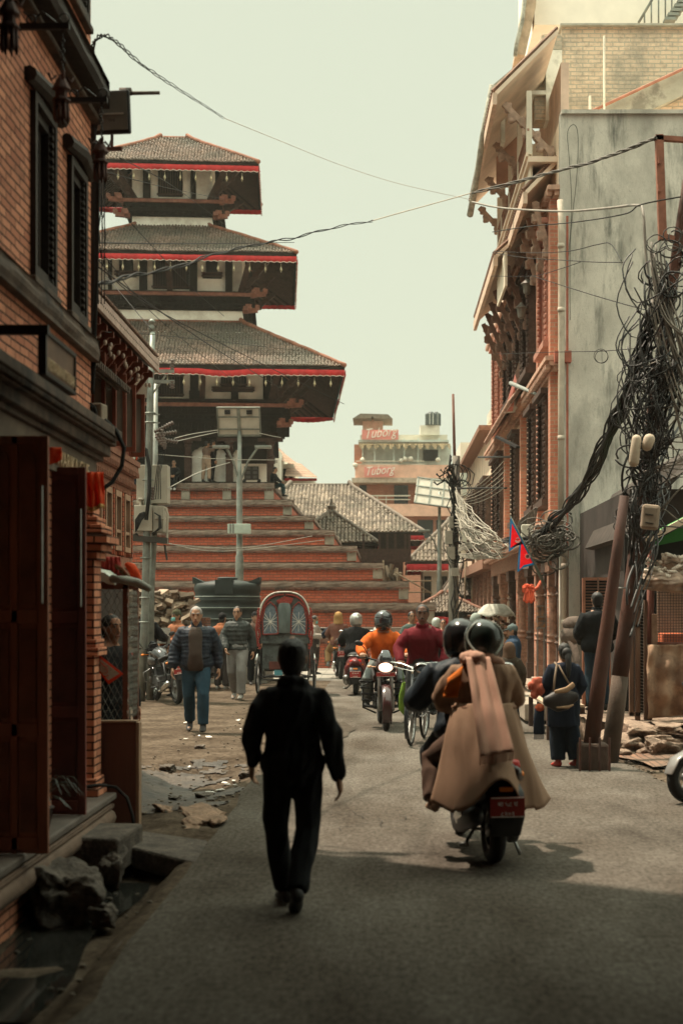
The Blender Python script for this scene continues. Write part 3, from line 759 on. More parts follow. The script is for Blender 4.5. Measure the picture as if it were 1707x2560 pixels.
    e.tube([V((arch(i / 40)[0] * 1.03, -.41, arch(i / 40)[1] + .012)) for i in range(41)], .014, 8); e.build('hood_rim', M('rickshaw_hood_rim', (.5, .5, .44), .5, .2), r, 1)
    e = MB(1)
    for i in range(9): a = R(200 + i * 17.5); e.prism([(0, -.425, 1.93), (.17 * math.cos(a), -.43, 1.90 + .17 * math.sin(a)), (.17 * math.cos(a + .28), -.43, 1.90 + .17 * math.sin(a + .28))], (0, .01, 0))
    e.build('fan_ornament', [RD], r)
    e = MB(1); e.loft([(0, -.43, 1.78), (0, -.44, 1.68), (0, -.43, 1.40), (0, -.42, 1.22)], [(.10, .02), (.13, .03), (.12, .03), (.13, .02)], n=14); e.build('hanging_cloth', M('rickshaw_cloth_grey', (.10, .12, .115), .8, .3, 9, .004, 40, st=(1, 1, .3)), r, 1)
    e = MB(1); e.box((0, -.42, .58), (.60, .02, .16)); e.build('rear_board', M('rickshaw_board', (.10, .03, .022), .6, .4), r, bevel=.008)
    e = MB(1); e.box((-.12, -.40, .44), (.16, .03, .12)); e.build('blue_cloth', M('rickshaw_blue', (.10, .30, .36), .8), r, bevel=.01)
    e = MB(1)
    for s in (1, -1): e.tube([(s * .50, -.42, 1.62 - .0), (s * .55, -.44, 1.3), (s * .52, -.42, .95)], .018, 6)
    for s in (1, -1):
        for i in range(18): e.rock((s * (.50 + .02 * math.sin(i)), -.42, 1.68 - i * .045), (.025, .02, .028), i + 70, sub=1)
    e.build('tassels', RD, r)
    return r
# ---------------------------------------------------------------- ground, road
random.seed(7)
def road_left(y): return -1.29 + .05 * noise.noise(V((y * .8, 3, 0))) + .03 * noise.noise(V((y * 3.1, 5, 0)))
def road_right(y): return (2.85 - .12 * (y - 13) if y < 17 else 2.37) + .08 * noise.noise(V((y * .7, 9, 0))) + .03 * noise.noise(V((y * 3, 2, 0)))
def sstep(a, b, x):
    t = max(0, min(1, (x - a) / (b - a))); return t * t * (3 - 2 * t)
def gz(x, y):
    """height of the dirt ground"""
    z = -.012
    if y < 34:
        w = sstep(-1.30, -1.50, x) if x > -1.6 else 1
        gut = w * (sstep(10.4, 9.3, y)) * .17 * sstep(-2.6, -1.9, x)
        pit = math.exp(-(((x + 1.95) / .62) ** 2 + ((y - 14.2) / 1.5) ** 2) ** 1.3) * .20
        rough = (1 if x < -1.3 else .0)
        n = noise.noise(V((x * 2.2, y * 2.2, 0))) * .030 + noise.noise(V((x * 7, y * 7, 3))) * .016
        near = sstep(17.5, 14.5, y)
        hump = math.exp(-(((x + 1.60) / .22) ** 2 + ((y - 11.1) / .75) ** 2)) * .06
        z += -gut - pit * (1 if x < -1.25 else 0) + rough * (n * near + hump) * sstep(-1.28, -1.42, x)
    if x > road_right(y) and y > 11: z += min(.05, (x - road_right(y)) * .08)
    return z
DIRT = M('dirt_paving', (.075, .056, .041), .95, .35, 1.6, .012, 22, col2=(.115, .090, .068), patch=(.04, .030, .023), psc=.9, pth=(.52, .72), spec=.0, fine=.45, fs=16)
e = MB()
ys = [2 + i * .07 for i in range(230)] + [18.1 + i * .8 for i in range(80)] + [90, 120, 180, 400]
xs_ = [-60, -30, -12, -6, -4] + [-3.6 + i * .07 for i in range(36)] + [-1.06, -.5, 0, .6, 1.2] + [1.8 + i * .12 for i in range(18)] + [4.2, 6, 12, 30, 60]
vs = [[e.bm.verts.new((x, y, gz(x, y))) for x in xs_] for y in [-30] + ys]
for j in range(len(vs) - 1):
    for i in range(len(xs_) - 1): e.bm.faces.new((vs[j][i], vs[j][i + 1], vs[j + 1][i + 1], vs[j + 1][i]))
tag(e.build('ground', DIRT, None, 1), kind='structure')
ASPH = M('asphalt', (.088, .073, .059), 1, .16, .9, .010, 130, col2=(.145, .130, .112), patch=(.044, .038, .032), psc=.55, pth=(.52, .75), spec=.0, fine=.42, fs=26, st=(1.3, .55, 1))
e = MB(); rows = []
for y in [-8 + i * .35 for i in range(120)]:
    L, Rr = road_left(y), road_right(y)
    rows.append([e.bm.verts.new((L + (Rr - L) * t, y, .0 - (.022 if t in (0, 1) else 0) + .006 * noise.noise(V((t * 3, y, 0))))) for t in (0, .02, .25, .5, .75, .98, 1)])
for a, b in zip(rows, rows[1:]):
    for i in range(6): e.bm.faces.new((a[i], a[i + 1], b[i + 1], b[i]))
tag(e.build('road', ASPH, None, 1), kind='structure')
SQ = MBR('square_flagstones', (.24, .22, .19), (.30, .28, .24), (.10, .09, .08), .6, .4, .012, .006, (.12, .11, .10), u=(1, 0, 0), v=(0, 1, 0))
e = MB(); e.poly([(-14, 33.6, .004), (14, 33.6, .004), (14, 41.2, .004), (-14, 41.2, .004)]); tag(e.build('square_paving', SQ), kind='structure')
# brick pavement on the right, sloping up to the houses
PAVE = MBR('pavement_brick', (.20, .105, .07), (.26, .15, .10), (.08, .06, .045), .22, .07, .008, .006, (.11, .085, .065), u=(0, 1, 0), v=(1, 0, 0), dth=(.42, .6))
e = MB()
e.grid(lambda u, v: V((road_right(14.6 + u * 45) + .06 + v * (3.4 - road_right(14.6 + u * 45)) if u < .99 else 3.3, 14.6 + u * 45, .03 + .07 * v + .02 * noise.noise(V((u * 60, v * 5, 0))))), 130, 8)
tag(e.build('pavement', PAVE, None, 1), kind='structure')
MUD = M('wet_mud', (.040, .030, .022), .55, .5, 3, .02, 18, col2=(.085, .062, .045), spec=.35, fine=.4, fs=20)
e = MB()
for j in range(84):
    for i in range(36):
        x, y = -3.6 + i * .064, 10.3 + j * .07; f_ = noise.noise(V((x * 1.3, y * .8, 7))) + .35 * noise.noise(V((x * 5, y * 5, 1)))
        if x < -1.36 and f_ + 1.15 - abs(x + 2.2) * .5 - abs(y - 13.6) * .28 > .52: e.poly([(a, b, gz(a, b) + .007) for a, b in ((x, y), (x + .064, y), (x + .064, y + .07), (x, y + .07))])
bmesh.ops.remove_doubles(e.bm, verts=e.bm.verts, dist=.001)
for v in e.bm.verts: n_ = noise.noise_vector(v.co * 9) * .06; v.co += V((n_.x, n_.y, .004))
tag(e.build('mud', MUD, None, 1), kind='structure')
PAT = M('asphalt_patch', (.078, .066, .054), 1, .2, 2, .010, 90, spec=.0, fine=.4, fs=34); e = MB(); random.seed(61)
for cx_, cy_, a_, b_ in ((1.2, 15.6, .4, 1.9), (-.7, 19.5, .3, 1.6), (1.6, 22, .4, 1.6), (.9, 27, .6, 2.4)):
    e.poly([(cx_ + a_ * math.cos(k * .35) * random.uniform(.75, 1.1), cy_ + b_ * math.sin(k * .35) * random.uniform(.75, 1.1), .0115) for k in range(18)])
tag(e.build('road_patch', PAT), kind='structure')
e = MB()
for k in range(9):
    x, y = random.uniform(-1.1, 2.0), random.uniform(6, 24); a = random.uniform(0, 3.14); p = V((x, y, .012)); L_ = []
    for q_ in range(14): L_.append(p.copy()); a += random.uniform(-.9, .9); p = p + V((math.cos(a) * .12, math.sin(a) * .12, 0)); p.x = max(-1.15, min(2.1, p.x))
    for a_, b_ in zip(L_, L_[1:]): n_ = (b_ - a_).cross(V((0, 0, 1))).normalized() * .003; e.poly([a_ - n_, a_ + n_, b_ + n_, b_ - n_])
tag(e.build('road_cracks', M('crack_dark', (.018, .016, .014), .9)), kind='structure')
# gutter water
e = MB(); e.grid(lambda u, v: V((-1.98 + .42 * v + .05 * math.sin(u * 9), 6.2 + 3.2 * u, -.168)), 12, 4)
tag(e.build('gutter_water', M('dirty_water', (.02, .02, .018), .06, .2, spec=.7), None, 1), kind='structure')
ROCK = M('dark_stone', (.075, .062, .05), .85, .4, 6, .02, 40, col2=(.13, .105, .085), fine=.4, fs=30)
ROCKW = M('earthy_stone', (.24, .155, .105), .9, .35, 7, .02, 34, fine=.35, fs=26)
def stone(label, c, r, seed, rot=(0, 0, 0), m=None, g=None, amp=.4, name='stone', cat='stone', sub=5):
    e = MB(); e.rock(c, r, seed, rot, sub, amp); o = e.build(name, m or ROCK, None, 1, bevel=0); return tag(o, label, cat, g)
G = 'stones in the gutter'
stone('big squarish dark boulder lying in the near gutter', (-1.86, 8.25, -.02), (.20, .26, .16), 3, (.05, .1, .3), g=G)
stone('small rounded stone just right of the boulder in the gutter', (-1.60, 8.1, -.11), (.07, .09, .07), 5, g=G)
stone('upright rock wedged under the end of the flat slab', (-1.76, 9.25, -.03), (.07, .12, .10), 8, (.4, .2, 0), g=G)
e = MB(); e.prism([(-2.10, 9.25, .155), (-1.72, 9.2, .155), (-1.66, 9.85, .155), (-2.06, 9.9, .155)], (0, 0, -.24)); e.jitter(.012, 3)
tag(e.build('stone_step', ROCK, None, bevel=.02), 'square stone step standing against the brick ledge', 'step')
e = MB(); e.prism([(-1.70, 9.55, .045), (-1.22, 9.25, -.005), (-1.25, 10.1, .0), (-1.75, 10.3, .035)], (0, 0, -.15)); e.jitter(.015, 3, 4)
tag(e.build('stone_slab', ROCK, None, bevel=.02), 'broken flat slab bridging the gutter at the road edge', 'slab')
stone('pale earthy rock bulging at the broken road edge', (-1.42, 11.15, -.03), (.17, .50, .085), 12, (.0, .1, .1), ROCKW, amp=.5)
stone('brown rock between the pit and the pale rock', (-1.70, 11.6, -.06), (.16, .30, .07), 15, (.0, .2, .4), ROCKW, amp=.5)
for i, (x, y, s) in enumerate(((-1.72, 13.6, .09), (-1.45, 14.9, .07), (-2.35, 15.4, .08), (-2.2, 17.0, .06), (-1.9, 12.9, .05))):
    stone(['lump of rubble nearest the road in the dark pit', 'stone on the far rim of the pit by the road', 'stone at the back left of the pit', 'small stone in front of the pit beside the board', 'small stone in the middle of the pit'][i], (x, y, gz(x, y) + .01), (s, s * 1.2, s * .6), i + 30, g='rubble in the road pit')
LIT = M('litter_white', (.6, .58, .54), .6, .3, 20)
e = MB(); random.seed(4)
for i in range(26):
    x, y = (random.uniform(-1.75, -1.45), random.uniform(13.7, 14.6)) if i < 10 else (random.uniform(-3.6, -1.4), random.uniform(15, 24))
    s = random.uniform(.02, .05) * (1.4 if i < 10 else 1)
    e.poly([V((x + s * math.cos(a) * random.uniform(.5, 1.2), y + s * math.sin(a), gz(x, y) + .02 + random.uniform(0, .02))) for a in (0, 1.3, 2.6, 3.9, 5.2)])
tag(e.build('litter', LIT), kind='stuff')
GRV = M('gravel_bits', (.10, .08, .06), .9, .4, 9, isl=.4)
e = MB(); random.seed(9)
for i in range(520):
    y = random.choice((random.uniform(6, 18), random.uniform(11, 16), random.uniform(13, 26)))
    x = random.uniform(-2.6, -1.25) if i % 5 < 3 else road_right(y) + random.uniform(-.1, .25)
    s = random.uniform(.006, .02); e.rock((x, y, gz(x, y) + s * .3 + .01), (s, s, s * .6), i, sub=1)
tag(e.build('gravel', GRV), kind='stuff')

# ---------------------------------------------------------------- near brick building on the left
BR1 = MBR('brick_near', (.64, .285, .17), (.42, .16, .095), (.06, .03, .022), .21, .056, .007, .012, (.085, .045, .03), dth=(.55, .72), dsc=1.3)
WOODD = M('dark_carved_wood', (.030, .021, .016), .7, .4, 14, .006, 60, st=(1, 1, .5))
WOODB = M('old_wood_band', (.085, .058, .042), .8, .4, 9, .006, 60, patch=(.03, .022, .018), psc=3)
X1 = -2.2
def d1(px): return F * -X1 / (CX - px)
b1 = root('brick_building', 'near dark-orange brick building on the left with carved windows and wooden bands', 'building', (X1, 0, 0))
e = MB(); ww = [(8.85, 9.45, 3.71, 4.87), (9.88, 10.42, 3.71, 4.80)]
up = [(9.7, 10.5, 5.95, 7.3), (6.6, 7.3, 5.95, 7.3), (8.2, 8.9, 5.95, 7.3), (6.9, 7.5, 3.71, 4.87), (4.9, 5.5, 3.71, 4.87)]
allw = ww + up
yc = sorted({-6.0, 10.68, *[a for w in allw for a in w[:2]]}); zc = sorted({-.4, 2.55, 17.0, *[a for w in allw for a in w[2:]]})
doors = [(7.95, 9.35), (5.2, 7.0)]
yc = sorted(set(yc) | {a for w in doors for a in w})
def hole(y, z):
    return any(a < y < b and c < z < d_ for a, b, c, d_ in allw) or (z < 2.55 and any(a < y < b for a, b in doors))
for i in range(len(yc) - 1):
    for j in range(len(zc) - 1):
        if not hole((yc[i] + yc[i + 1]) / 2, (zc[j] + zc[j + 1]) / 2):
            y0, y1, z0, z1 = yc[i], yc[i + 1], zc[j], zc[j + 1]
            e.poly([(X1, y0, z0), (X1, y1, z0), (X1, y1, z1), (X1, y0, z1)])
            for (ya, yb, za, zb, yn, zn) in ((y0, y0, z0, z1, y0 - .01, None), (y1, y1, z0, z1, y1 + .01, None)):
                if hole(yn, (z0 + z1) / 2) : e.poly([(X1, ya, za), (X1, yb, zb), (X1 - .3, yb, zb), (X1 - .3, ya, za)])
            for z_, zn in ((z0, z0 - .01), (z1, z1 + .01)):
                if hole((y0 + y1) / 2, zn): e.poly([(X1, y0, z_), (X1, y1, z_), (X1 - .3, y1, z_), (X1 - .3, y0, z_)])
e.poly([(X1, 10.68, -.4), (-9, 10.68, -.4), (-9, 10.68, 17.0), (X1, 10.68, 17.0)]); e.poly([(X1, -6, 17.0), (X1, 10.68, 17.0), (-9, 10.68, 17.0), (-9, -6, 17.0)])
e.poly([(X1 - .31, -6, -.4), (X1 - .31, 10.6, -.4), (X1 - .31, 10.6, 16.9), (X1 - .31, -6, 16.9)]); e.poly([(-9, -6, -.4), (X1, -6, -.4), (X1, -6, 17.0), (-9, -6, 17.0)])
e.build('brick_wall', BR1, b1, norm=False)
for k, (a, b, z0, z1) in enumerate(allw):
    e = MB()
    for i, (g_, dp) in enumerate(((0, .035), (.06, .0), (.11, -.05))):
        x = X1 + dp
        w_ = .055
        e.b2((x - .10, a + g_, z0), (x, a + g_ + w_, z1)); e.b2((x - .10, b - g_ - w_, z0), (x, b - g_, z1)); e.b2((x - .10, a + g_ + w_, z1 - g_ - w_), (x, b - g_ - w_, z1 - g_)); e.b2((x - .10, a + g_ + w_, z0 + g_), (x, b - g_ - w_, z0 + g_ + w_))
    wf = e.build('window', WOODD, b1)
    e = MB()    # carved beading up the jambs and a lattice
    n_ = int((z1 - z0) / .05)
    for i in range(n_):
        for yy in (a + .085, b - .085): e.box((X1 + .01, yy, z0 + .03 + i * .05), (.03, .03, .03), (.78, 0, 0))
    yy = a + .18
    while yy < b - .15:
        e.beam((X1 - .14, yy, z0 + .1), (X1 - .14, yy, z1 - .1), .012, .012); yy += .045
    zz = z0 + .16
    while zz < z1 - .1:
        e.beam((X1 - .145, a + .15, zz), (X1 - .145, b - .15, zz + .0), .012, .012); zz += .05
    e.build('lattice', WOODD, wf)
    e = MB(); e.tube([(X1 + .03, a - .14, z1 + .05), (X1 + .05, (a + b) / 2, z1 + .09), (X1 + .03, b + .12, z1 + .05)], [.05, .055, .05], 8); e.jitter(.012, 9); e.build('lintel', WOODD, wf)
    e = MB(); e.b2((X1 - .1, a - .05, z0 - .05), (X1 + .05, b + .05, z0)); e.build('sill', WOODB, wf, bevel=.01)
for (z0, z1, pr, nm) in ((3.50, 3.66, .06, 'string_band'), (5.42, 5.62, .13, 'floor_beam'), (5.30, 5.36, .06, 'string_band'), (5.66, 5.72, .08, 'string_band')):
    e = MB(); yy = -5.
    n_ = 40
    e.grid(lambda u, v: V((X1 + pr * (1 if .2 < v < .8 else .8) + .012 * noise.noise(V((u * 60, v * 3, z0))), -6 + 16.74 * u, z0 + (z1 - z0) * v + .010 * noise.noise(V((u * 30, 7, z0))))), 120, 5)
    e.poly([(X1 + pr, 10.74, z0), (X1 + pr, 10.74, z1), (X1 - .02, 10.74, z1), (X1 - .02, 10.74, z0)])
    e.grid(lambda u, v: V((X1 + pr * v, -6 + 16.74 * u, z0)), 4, 1); e.grid(lambda u, v: V((X1 + pr * v, -6 + 16.74 * u, z1)), 4, 1)
    e.build(nm, WOODD if pr > .1 else WOODB, b1, norm=False)
e = MB()   # shop cornice: stacked mouldings
for i, (z0, z1, pr) in enumerate(((2.93, 3.0, .20), (2.88, 2.93, .16), (2.80, 2.88, .12), (2.76, 2.80, .07))):
    e.b2((X1 - .02, -6, z0), (X1 + pr, 10.78 + pr * .5, z1 - .002))
for i in range(150):
    e.box((X1 + .17, 3.2 + i * .05, 2.905), (.05, .025, .035))
cn = e.build('shop_cornice', WOODB, b1, bevel=.008)
e = MB(); e.b2((X1, -6, 2.55), (X1 + .035, 10.72, 2.757)); e.build('fascia_board', M('weathered_fascia', (.13, .10, .075), .8, .35, 5, .004, 40), b1)
LET = M('brass_letters', (.62, .47, .30), .5, .25, 20, metal=.3)
text('DWARIKA CHE', 'shop_lettering', LET, b1, (X1 + .045, 9.22, 2.59), (0, 1, 0), (0, 0, 1), .15, .02, None, 'LEFT', 1.12)
e = MB()   # ledge, rounded moulding, base
e.b2((-2.8, -6, -.3), (-2.06, 10.62, .215)); e.build('brick_base', BR1, b1)
e = MB(); e.b2((-2.8, -6, .22), (-2.0, 10.66, .27)); e.build('stone_ledge', M('ledge_stone', (.12, .10, .085), .6, .3, 4, .006, 30), b1, bevel=.012)
e = MB(); e.tube([(-2.02, -6 + i * .4, .12) for i in range(42)], .065, 10); e.build('rounded_moulding', M('moulding_brick', (.13, .085, .06), .8, .35, 8, .01, 14, st=(1, .6, 1)), b1, 1)
e = MB(); e.tube([(-2.0, -6 + i * .4, .195) for i in range(42)], .018, 6)
for i in range(90): e.box((-2.01, 6 + i * .05, .195), (.05, .03, .03))
e.build('bead_moulding', M('moulding_brick', (.13, .085, .06)), b1)
e = MB(); e.b2((-2.28, 10.42, .27), (-2.12, 10.67, 2.0)); 
for i, (pr, z0) in enumerate(((.03, 2.0), (.07, 2.06), (.12, 2.12), (.07, 2.2), (.03, 2.26))): e.b2((-2.28, 10.40 - pr, z0), (-2.12 + pr, 10.69 + pr * .5, z0 + .058))
for i, (pr, z0) in enumerate(((.04, 1.30), (.02, 1.36), (.04, .27), (.02, .34))): e.b2((-2.28, 10.40 - pr, z0), (-2.12 + pr, 10.69, z0 + .06))
e.b2((-2.28, 10.44, 2.32), (-2.13, 10.66, 2.549)); e.build('corner_pilaster', BR1, b1, bevel=.006)
# door leaves, opened at right angles to the wall
DOOR1 = M('door_paint_near', (.26, .11, .068), .55, .3, 6, .003, 50, st=(1, 1, .25)); DOOR2 = M('door_paint_maroon', (.15, .045, .033), .5, .3, 6, .003, 50, st=(1, 1, .25))
def door_leaf(label, y, x0, x1, z0, z1, m, arched=False):
    t = root('door_leaf', label, 'door', (x0, y, z0), 0, 'open shop door leaves')
    w = x1 - x0; h = z1 - z0; e = MB(1); rail = .055 if not arched else .05
    e.b2((0, .012, 0), (w, .035, h))
    cols = 2 if not arched else 1; rows = [0, .28, .56, 1.0]
    def ry(k): return .02 + rows[k] * (h - .07)
    e.b2((0, 0, 0), (rail, .012, h)); e.b2((w - rail, 0, 0), (w, .012, h))
    if cols == 2: e.b2((w / 2 - rail * .35, 0, 0), (w / 2 + rail * .35, .0115, h))
    for k in range(4): e.b2((rail, 0, ry(k)), (w - rail, .011, ry(k) + (.075 if k < 3 else .05)))
    lf = e.build('leaf_panel', m, t, bevel=.004)
    e = MB(1)
    for c in range(cols):
        a = rail + c * (w / 2 - rail * .65); b = a + (w - 2 * rail if cols == 1 else w / 2 - rail * 1.35)
        for k in range(3):
            za, zb = ry(k) + .10, ry(k + 1) - .03
            if k == 2:
                pts = [(a + .012, .0, za), (b - .012, .0, za), (b - .012, .0, zb - .08)] + [((a + b) / 2 + (b - a - .024) / 2 * math.cos(R(q)), .0, zb - .08 + .08 * math.sin(R(q))) for q in range(20, 180, 20)] + [(a + .012, .0, zb - .08)]
                e.prism([V(p) + V((0, .004, 0)) for p in pts], (0, .007, 0))
            else: e.b2((a + .012, .004, za), (b - .012, .0115, zb))
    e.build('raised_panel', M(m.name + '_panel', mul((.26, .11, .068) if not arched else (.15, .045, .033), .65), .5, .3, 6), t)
    e = MB(1); e.tube([(w - .03, -.02, h * .60), (w - .03, -.02, h * .88)], .008, 6); e.tube([(w - .03, -.02, h * .60), (w - .03, .0, h * .60)], .008, 6); e.build('bolt', STL, t)
    return t
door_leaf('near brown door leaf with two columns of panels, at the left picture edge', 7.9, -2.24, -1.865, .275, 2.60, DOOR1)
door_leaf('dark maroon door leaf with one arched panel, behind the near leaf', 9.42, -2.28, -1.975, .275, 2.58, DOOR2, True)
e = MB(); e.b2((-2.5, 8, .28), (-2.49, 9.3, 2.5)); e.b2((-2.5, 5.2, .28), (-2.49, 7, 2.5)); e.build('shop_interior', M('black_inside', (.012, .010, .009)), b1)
# hanging sign
sg = root('restaurant_sign', 'small wooden RESTAURANT & BAR board hung from a black bar on the near brick wall', 'sign', (-1.77, 7.76, 2.87))
SGW = M('sign_wood', (.13, .07, .04), .6, .3, 8, .003, 50)
e = MB(); e.b2((-1.79, 7.42, 2.865), (-1.765, 8.10, 3.085)); e.build('board', SGW, sg)
e = MB()
for a, b in (((-1.80, 7.40, 3.07), (-1.755, 8.12, 3.095)), ((-1.80, 7.40, 2.855), (-1.755, 8.12, 2.878)), ((-1.80, 7.40, 2.878), (-1.755, 7.42, 3.07)), ((-1.80, 8.10, 2.878), (-1.755, 8.12, 3.07))): e.b2(a, b)
e.build('sign_frame', WOODD, sg)
e = MB(); e.b2((X1 - .02, 7.37, 3.06), (-1.74, 7.405, 3.11)); e.b2((-1.78, 7.375, 2.86), (-1.75, 7.40, 3.06)); e.build('bracket', BLK, sg)
text('RESTAURANT & BAR', 'lettering', LET, sg, (-1.762, 7.45, 2.895), (0, 1, 0), (0, 0, 1), .088, .008, None, 'LEFT', .80)
# little hanging lamps
def lamp(label, y, zt, drop):
    t = root('hanging_lantern', label, 'lantern', (-1.95, y, zt - drop - .25), 0, 'wooden lanterns on the near brick wall')
    e = MB(); e.beam((X1, y, zt), (-1.90, y, zt), .03, .035); e.tube([(X1 + .02, y, zt + .09)] + [(X1 + .08 + .02 * i, y, zt + .09 - .02 * abs(i - 3) * .8) for i in range(8)], .005, 5); e.torus((-1.93, y, zt + .05), .03, .005, (0, 1, 0), 14, 5); e.torus((X1 + .07, y, zt + .045), .028, .005, (0, 1, 0), 14, 5); e.build('bracket', BLK, t)
    e = MB()
    for i in range(int(drop / .03)): e.torus((-1.94, y, zt - .03 - i * .03), .012, .004, (1, 0, 0) if i % 2 else (0, 1, 0), 8, 4)
    e.build('chain', BLK, t)
    z = zt - drop; LW = M('lantern_wood', (.07, .032, .024), .7, .4, 12, .004, 60)
    e = MB(); e.lathe((-1.95, y, z - .02), [(.01, .03), (.03, 0), (.055, -.05), (.058, -.06), (.036, -.07), (.038, -.11), (.055, -.12), (.058, -.13), (.034, -.14), (.034, -.15)], 8); e.build('lantern_body', LW, t)
    e = MB()
    for i in range(8):
        a = i * math.pi / 4; x, yy = -1.95 + .040 * math.cos(a), y + .040 * math.sin(a); e.tube([(x, yy, z - .16), (x, yy, z - .25), (x + .006, yy, z - .28)], [.008, .011, .004], 6)
    e.build('pendant', LW, t, 1)
    e = MB()
    for i in range(4):
        a = i * math.pi / 2 + .4; e.tube([(-1.95 + .03 * math.cos(a), y + .03 * math.sin(a), z), (-1.95 + .06 * math.cos(a), y + .06 * math.sin(a), z - .03), (-1.95 + .075 * math.cos(a), y + .075 * math.sin(a), z + .01)], [.009, .011, .008], 6)
    e.build('roof_finial', LW, t, 1)
lamp('nearest wooden lantern, cut by the top left corner', 7.4, 4.97, .16)
lamp('middle wooden lantern hanging in front of the first tall window', 8.6, 5.16, .30)
lamp('farthest wooden lantern, hanging at the building corner against the temple', 9.78, 5.14, .28)
# floodlight with street lamp arm
t = root('floodlight', 'square black-rimmed floodlight on the near building corner against the sky', 'floodlight', (-2.07, 10.85, 5.4))
c0 = V((-2.075, 10.85, 5.43)); e = MB(); e.box(c0, (.29, .05, .32), (.12, .0, -.12)); e.build('housing', BLK, t, bevel=.012)
e = MB(); e.box(c0 + V((.003, -.026, .003)), (.25, .012, .28), (.12, 0, -.12)); e.build('glass', M('flood_glass', (.20, .21, .19), .25, .25, 4, spec=.5), t)
e = MB(); e.box(c0 + V((.003, -.034, -.02)), (.19, .004, .012), (.12, 0, -.12)); e.build('led_strip', M('pale_strip', (.45, .46, .42), .4), t)
text('VHI', 'lettering', M('sign_black', (.02, .02, .02), .6), t, c0 + V((-.02, -.045, -.085)), (1, -.12, 0), (0, 0, 1), .035, .002, None)
e = MB(); e.b2((-2.2, 10.8, 5.13), (-1.99, 10.83, 5.155)); e.tube([(-2.08, 10.88, 5.15), (-2.08, 10.9, 5.58)], .012); e.build('mount', M('rusty_mount', (.12, .05, .035), .7), t)
t = root('lamp_arm', 'slim weathered lamp arm sticking out above the floodlight', 'lamp', (-1.9, 10.9, 5.6))
e = MB(); e.tube([P(285, 232, 10.9), P(330, 233, 10.9), P(400, 232, 10.9)], [.016, .016, .014], 8); e.box(P(315, 229, 10.9), (.09, .06, .04)); e.build('arm', M('weathered_metal', (.14, .12, .10), .7, .4, 20), t, 1)
# boxes, coils, cloths at the corner
t = root('meter_box', 'beige slatted box on the near building corner under the cable bundle', 'box', P(248, 1080, 10.8))
c0 = P(247, 1050, 10.75); e = MB(); e.box(c0, (.10, .12, .24), (0, 0, -.2)); e.build('case', M('beige_box', (.24, .19, .14), .7, .25), t, bevel=.012)
e = MB()
for i in range(8): e.box(c0 + V((-.03, -.065, -.10 + i * .028)), (.05, .01, .012), (0, 0, -.2))
e.build('vents', BLK, t)
e = MB(); random.seed(2)
for i in range(9): e.torus(P(215, 1035, 10.7) + V((.02 * random.random(), -.02 * i * .4, 0)), .07 + random.uniform(-.012, .012), .006, (random.uniform(-.3, .1), 1, random.uniform(-.2, .2)), 20, 5)
tag(e.build('cable_coil', RUB, None, 1), 'coil of black cable beside the beige box on the near corner', 'cable')
REDC = M('cloth_orange_red', (.78, .11, .035), .8, .25, 4, .004, 60, st=(1, 1, .3), trans=.3); GOLD = M('gold_hem', (.45, .26, .09), .7, .3, 30)
def drape(name, label, c, w, h, m, hem=None, folds=5, amp=.03, ax=(1, 0, 0), seed=0, cat='cloth', bot=None):
    """hanging cloth with folds: c = top centre"""
    ax = V(ax).normalized(); nn = ax.cross(V((0, 0, 1))); c = V(c)
    def fn(u, v):
        wv = w * (1 + .10 * v); x = (u - .5) * wv
        d_ = amp * math.sin(u * folds * 2 * math.pi + 1.3 * math.sin(v * 3 + seed)) * (.35 + .65 * v) + amp * noise.noise(V((u * 3, v * 3, seed)))
        z = -h * v + (.06 * h * math.sin(u * 7 + seed) * v if not bot else bot(u) * v)
        return c + ax * x + nn * d_ + V((0, 0, z))
    e = MB(); e.grid(fn, 36, 14); o = e.build(name, m, None, 1, solid=.004)
    tag(o, label, cat)
    if hem:
        e = MB(); e.grid(lambda u, v: fn(u, .90 + .11 * v) + nn * .004, 36, 2); h_ = e.build('hem', hem, o, 1, solid=.004); e2 = MB(); e2.grid(lambda u, v: fn(u, .90 + .11 * v) - nn * .006, 36, 2); e2.build('hem', hem, o, 1, solid=.003)
    return o
drape('orange_cloth', 'orange-red cloth with gold hem hanging beside the brick pilaster', P(236, 1180, 9.9), .13, .26, REDC, GOLD, 3, .02, seed=2)
drape('orange_cloth', 'orange-red cloth spread over the maroon door under the shop lettering', P(122, 1118, 9.0), .16, .13, REDC, None, 2, .02, seed=5, bot=lambda u: -.02 + .07 * u)
e = MB(); e.tube([P(262, 1050, 10.6), P(290, 1075, 10.6), P(311, 1120, 10.6), P(305, 1165, 10.6), P(282, 1205, 10.6), P(245, 1231, 10.5)], .016, 9)
tag(e.build('black_hose', RUB, None, 1), 'thick black cable looping out from the beige box to the orange cloth', 'cable')
# plant on ledge
t = root('potted_plant', 'dark plant with long arching blades in front of the maroon door', 'plant', (-2.1, 8.75, .27))
e = MB(); e.lathe((-2.12, 8.75, .27), [(.06, 0), (.085, .14), (.095, .15), (.08, .15)], 14); e.build('pot', M('pot_dark', (.05, .035, .03), .7), t, 1)
e = MB(); random.seed(12)
for i in range(26):
    a = random.uniform(-2.2, 1.4); L = random.uniform(.18, .36); hh = random.uniform(.10, .30); w_ = .010
    p = [V((-2.12 + L * t_ * math.cos(a), 8.75 + L * t_ * math.sin(a), .42 + hh * math.sin(t_ * 2.4) - .05 * t_)) for t_ in (0, .25, .5, .75, 1)]
    s_ = V((-math.sin(a), math.cos(a), 0)) * w_
    for j in range(4):
        e.poly([p[j] - s_ * (1 - j / 4.4), p[j] + s_ * (1 - j / 4.4), p[j + 1] + s_ * (1 - (j + 1) / 4.4), p[j + 1] - s_ * (1 - (j + 1) / 4.4)])
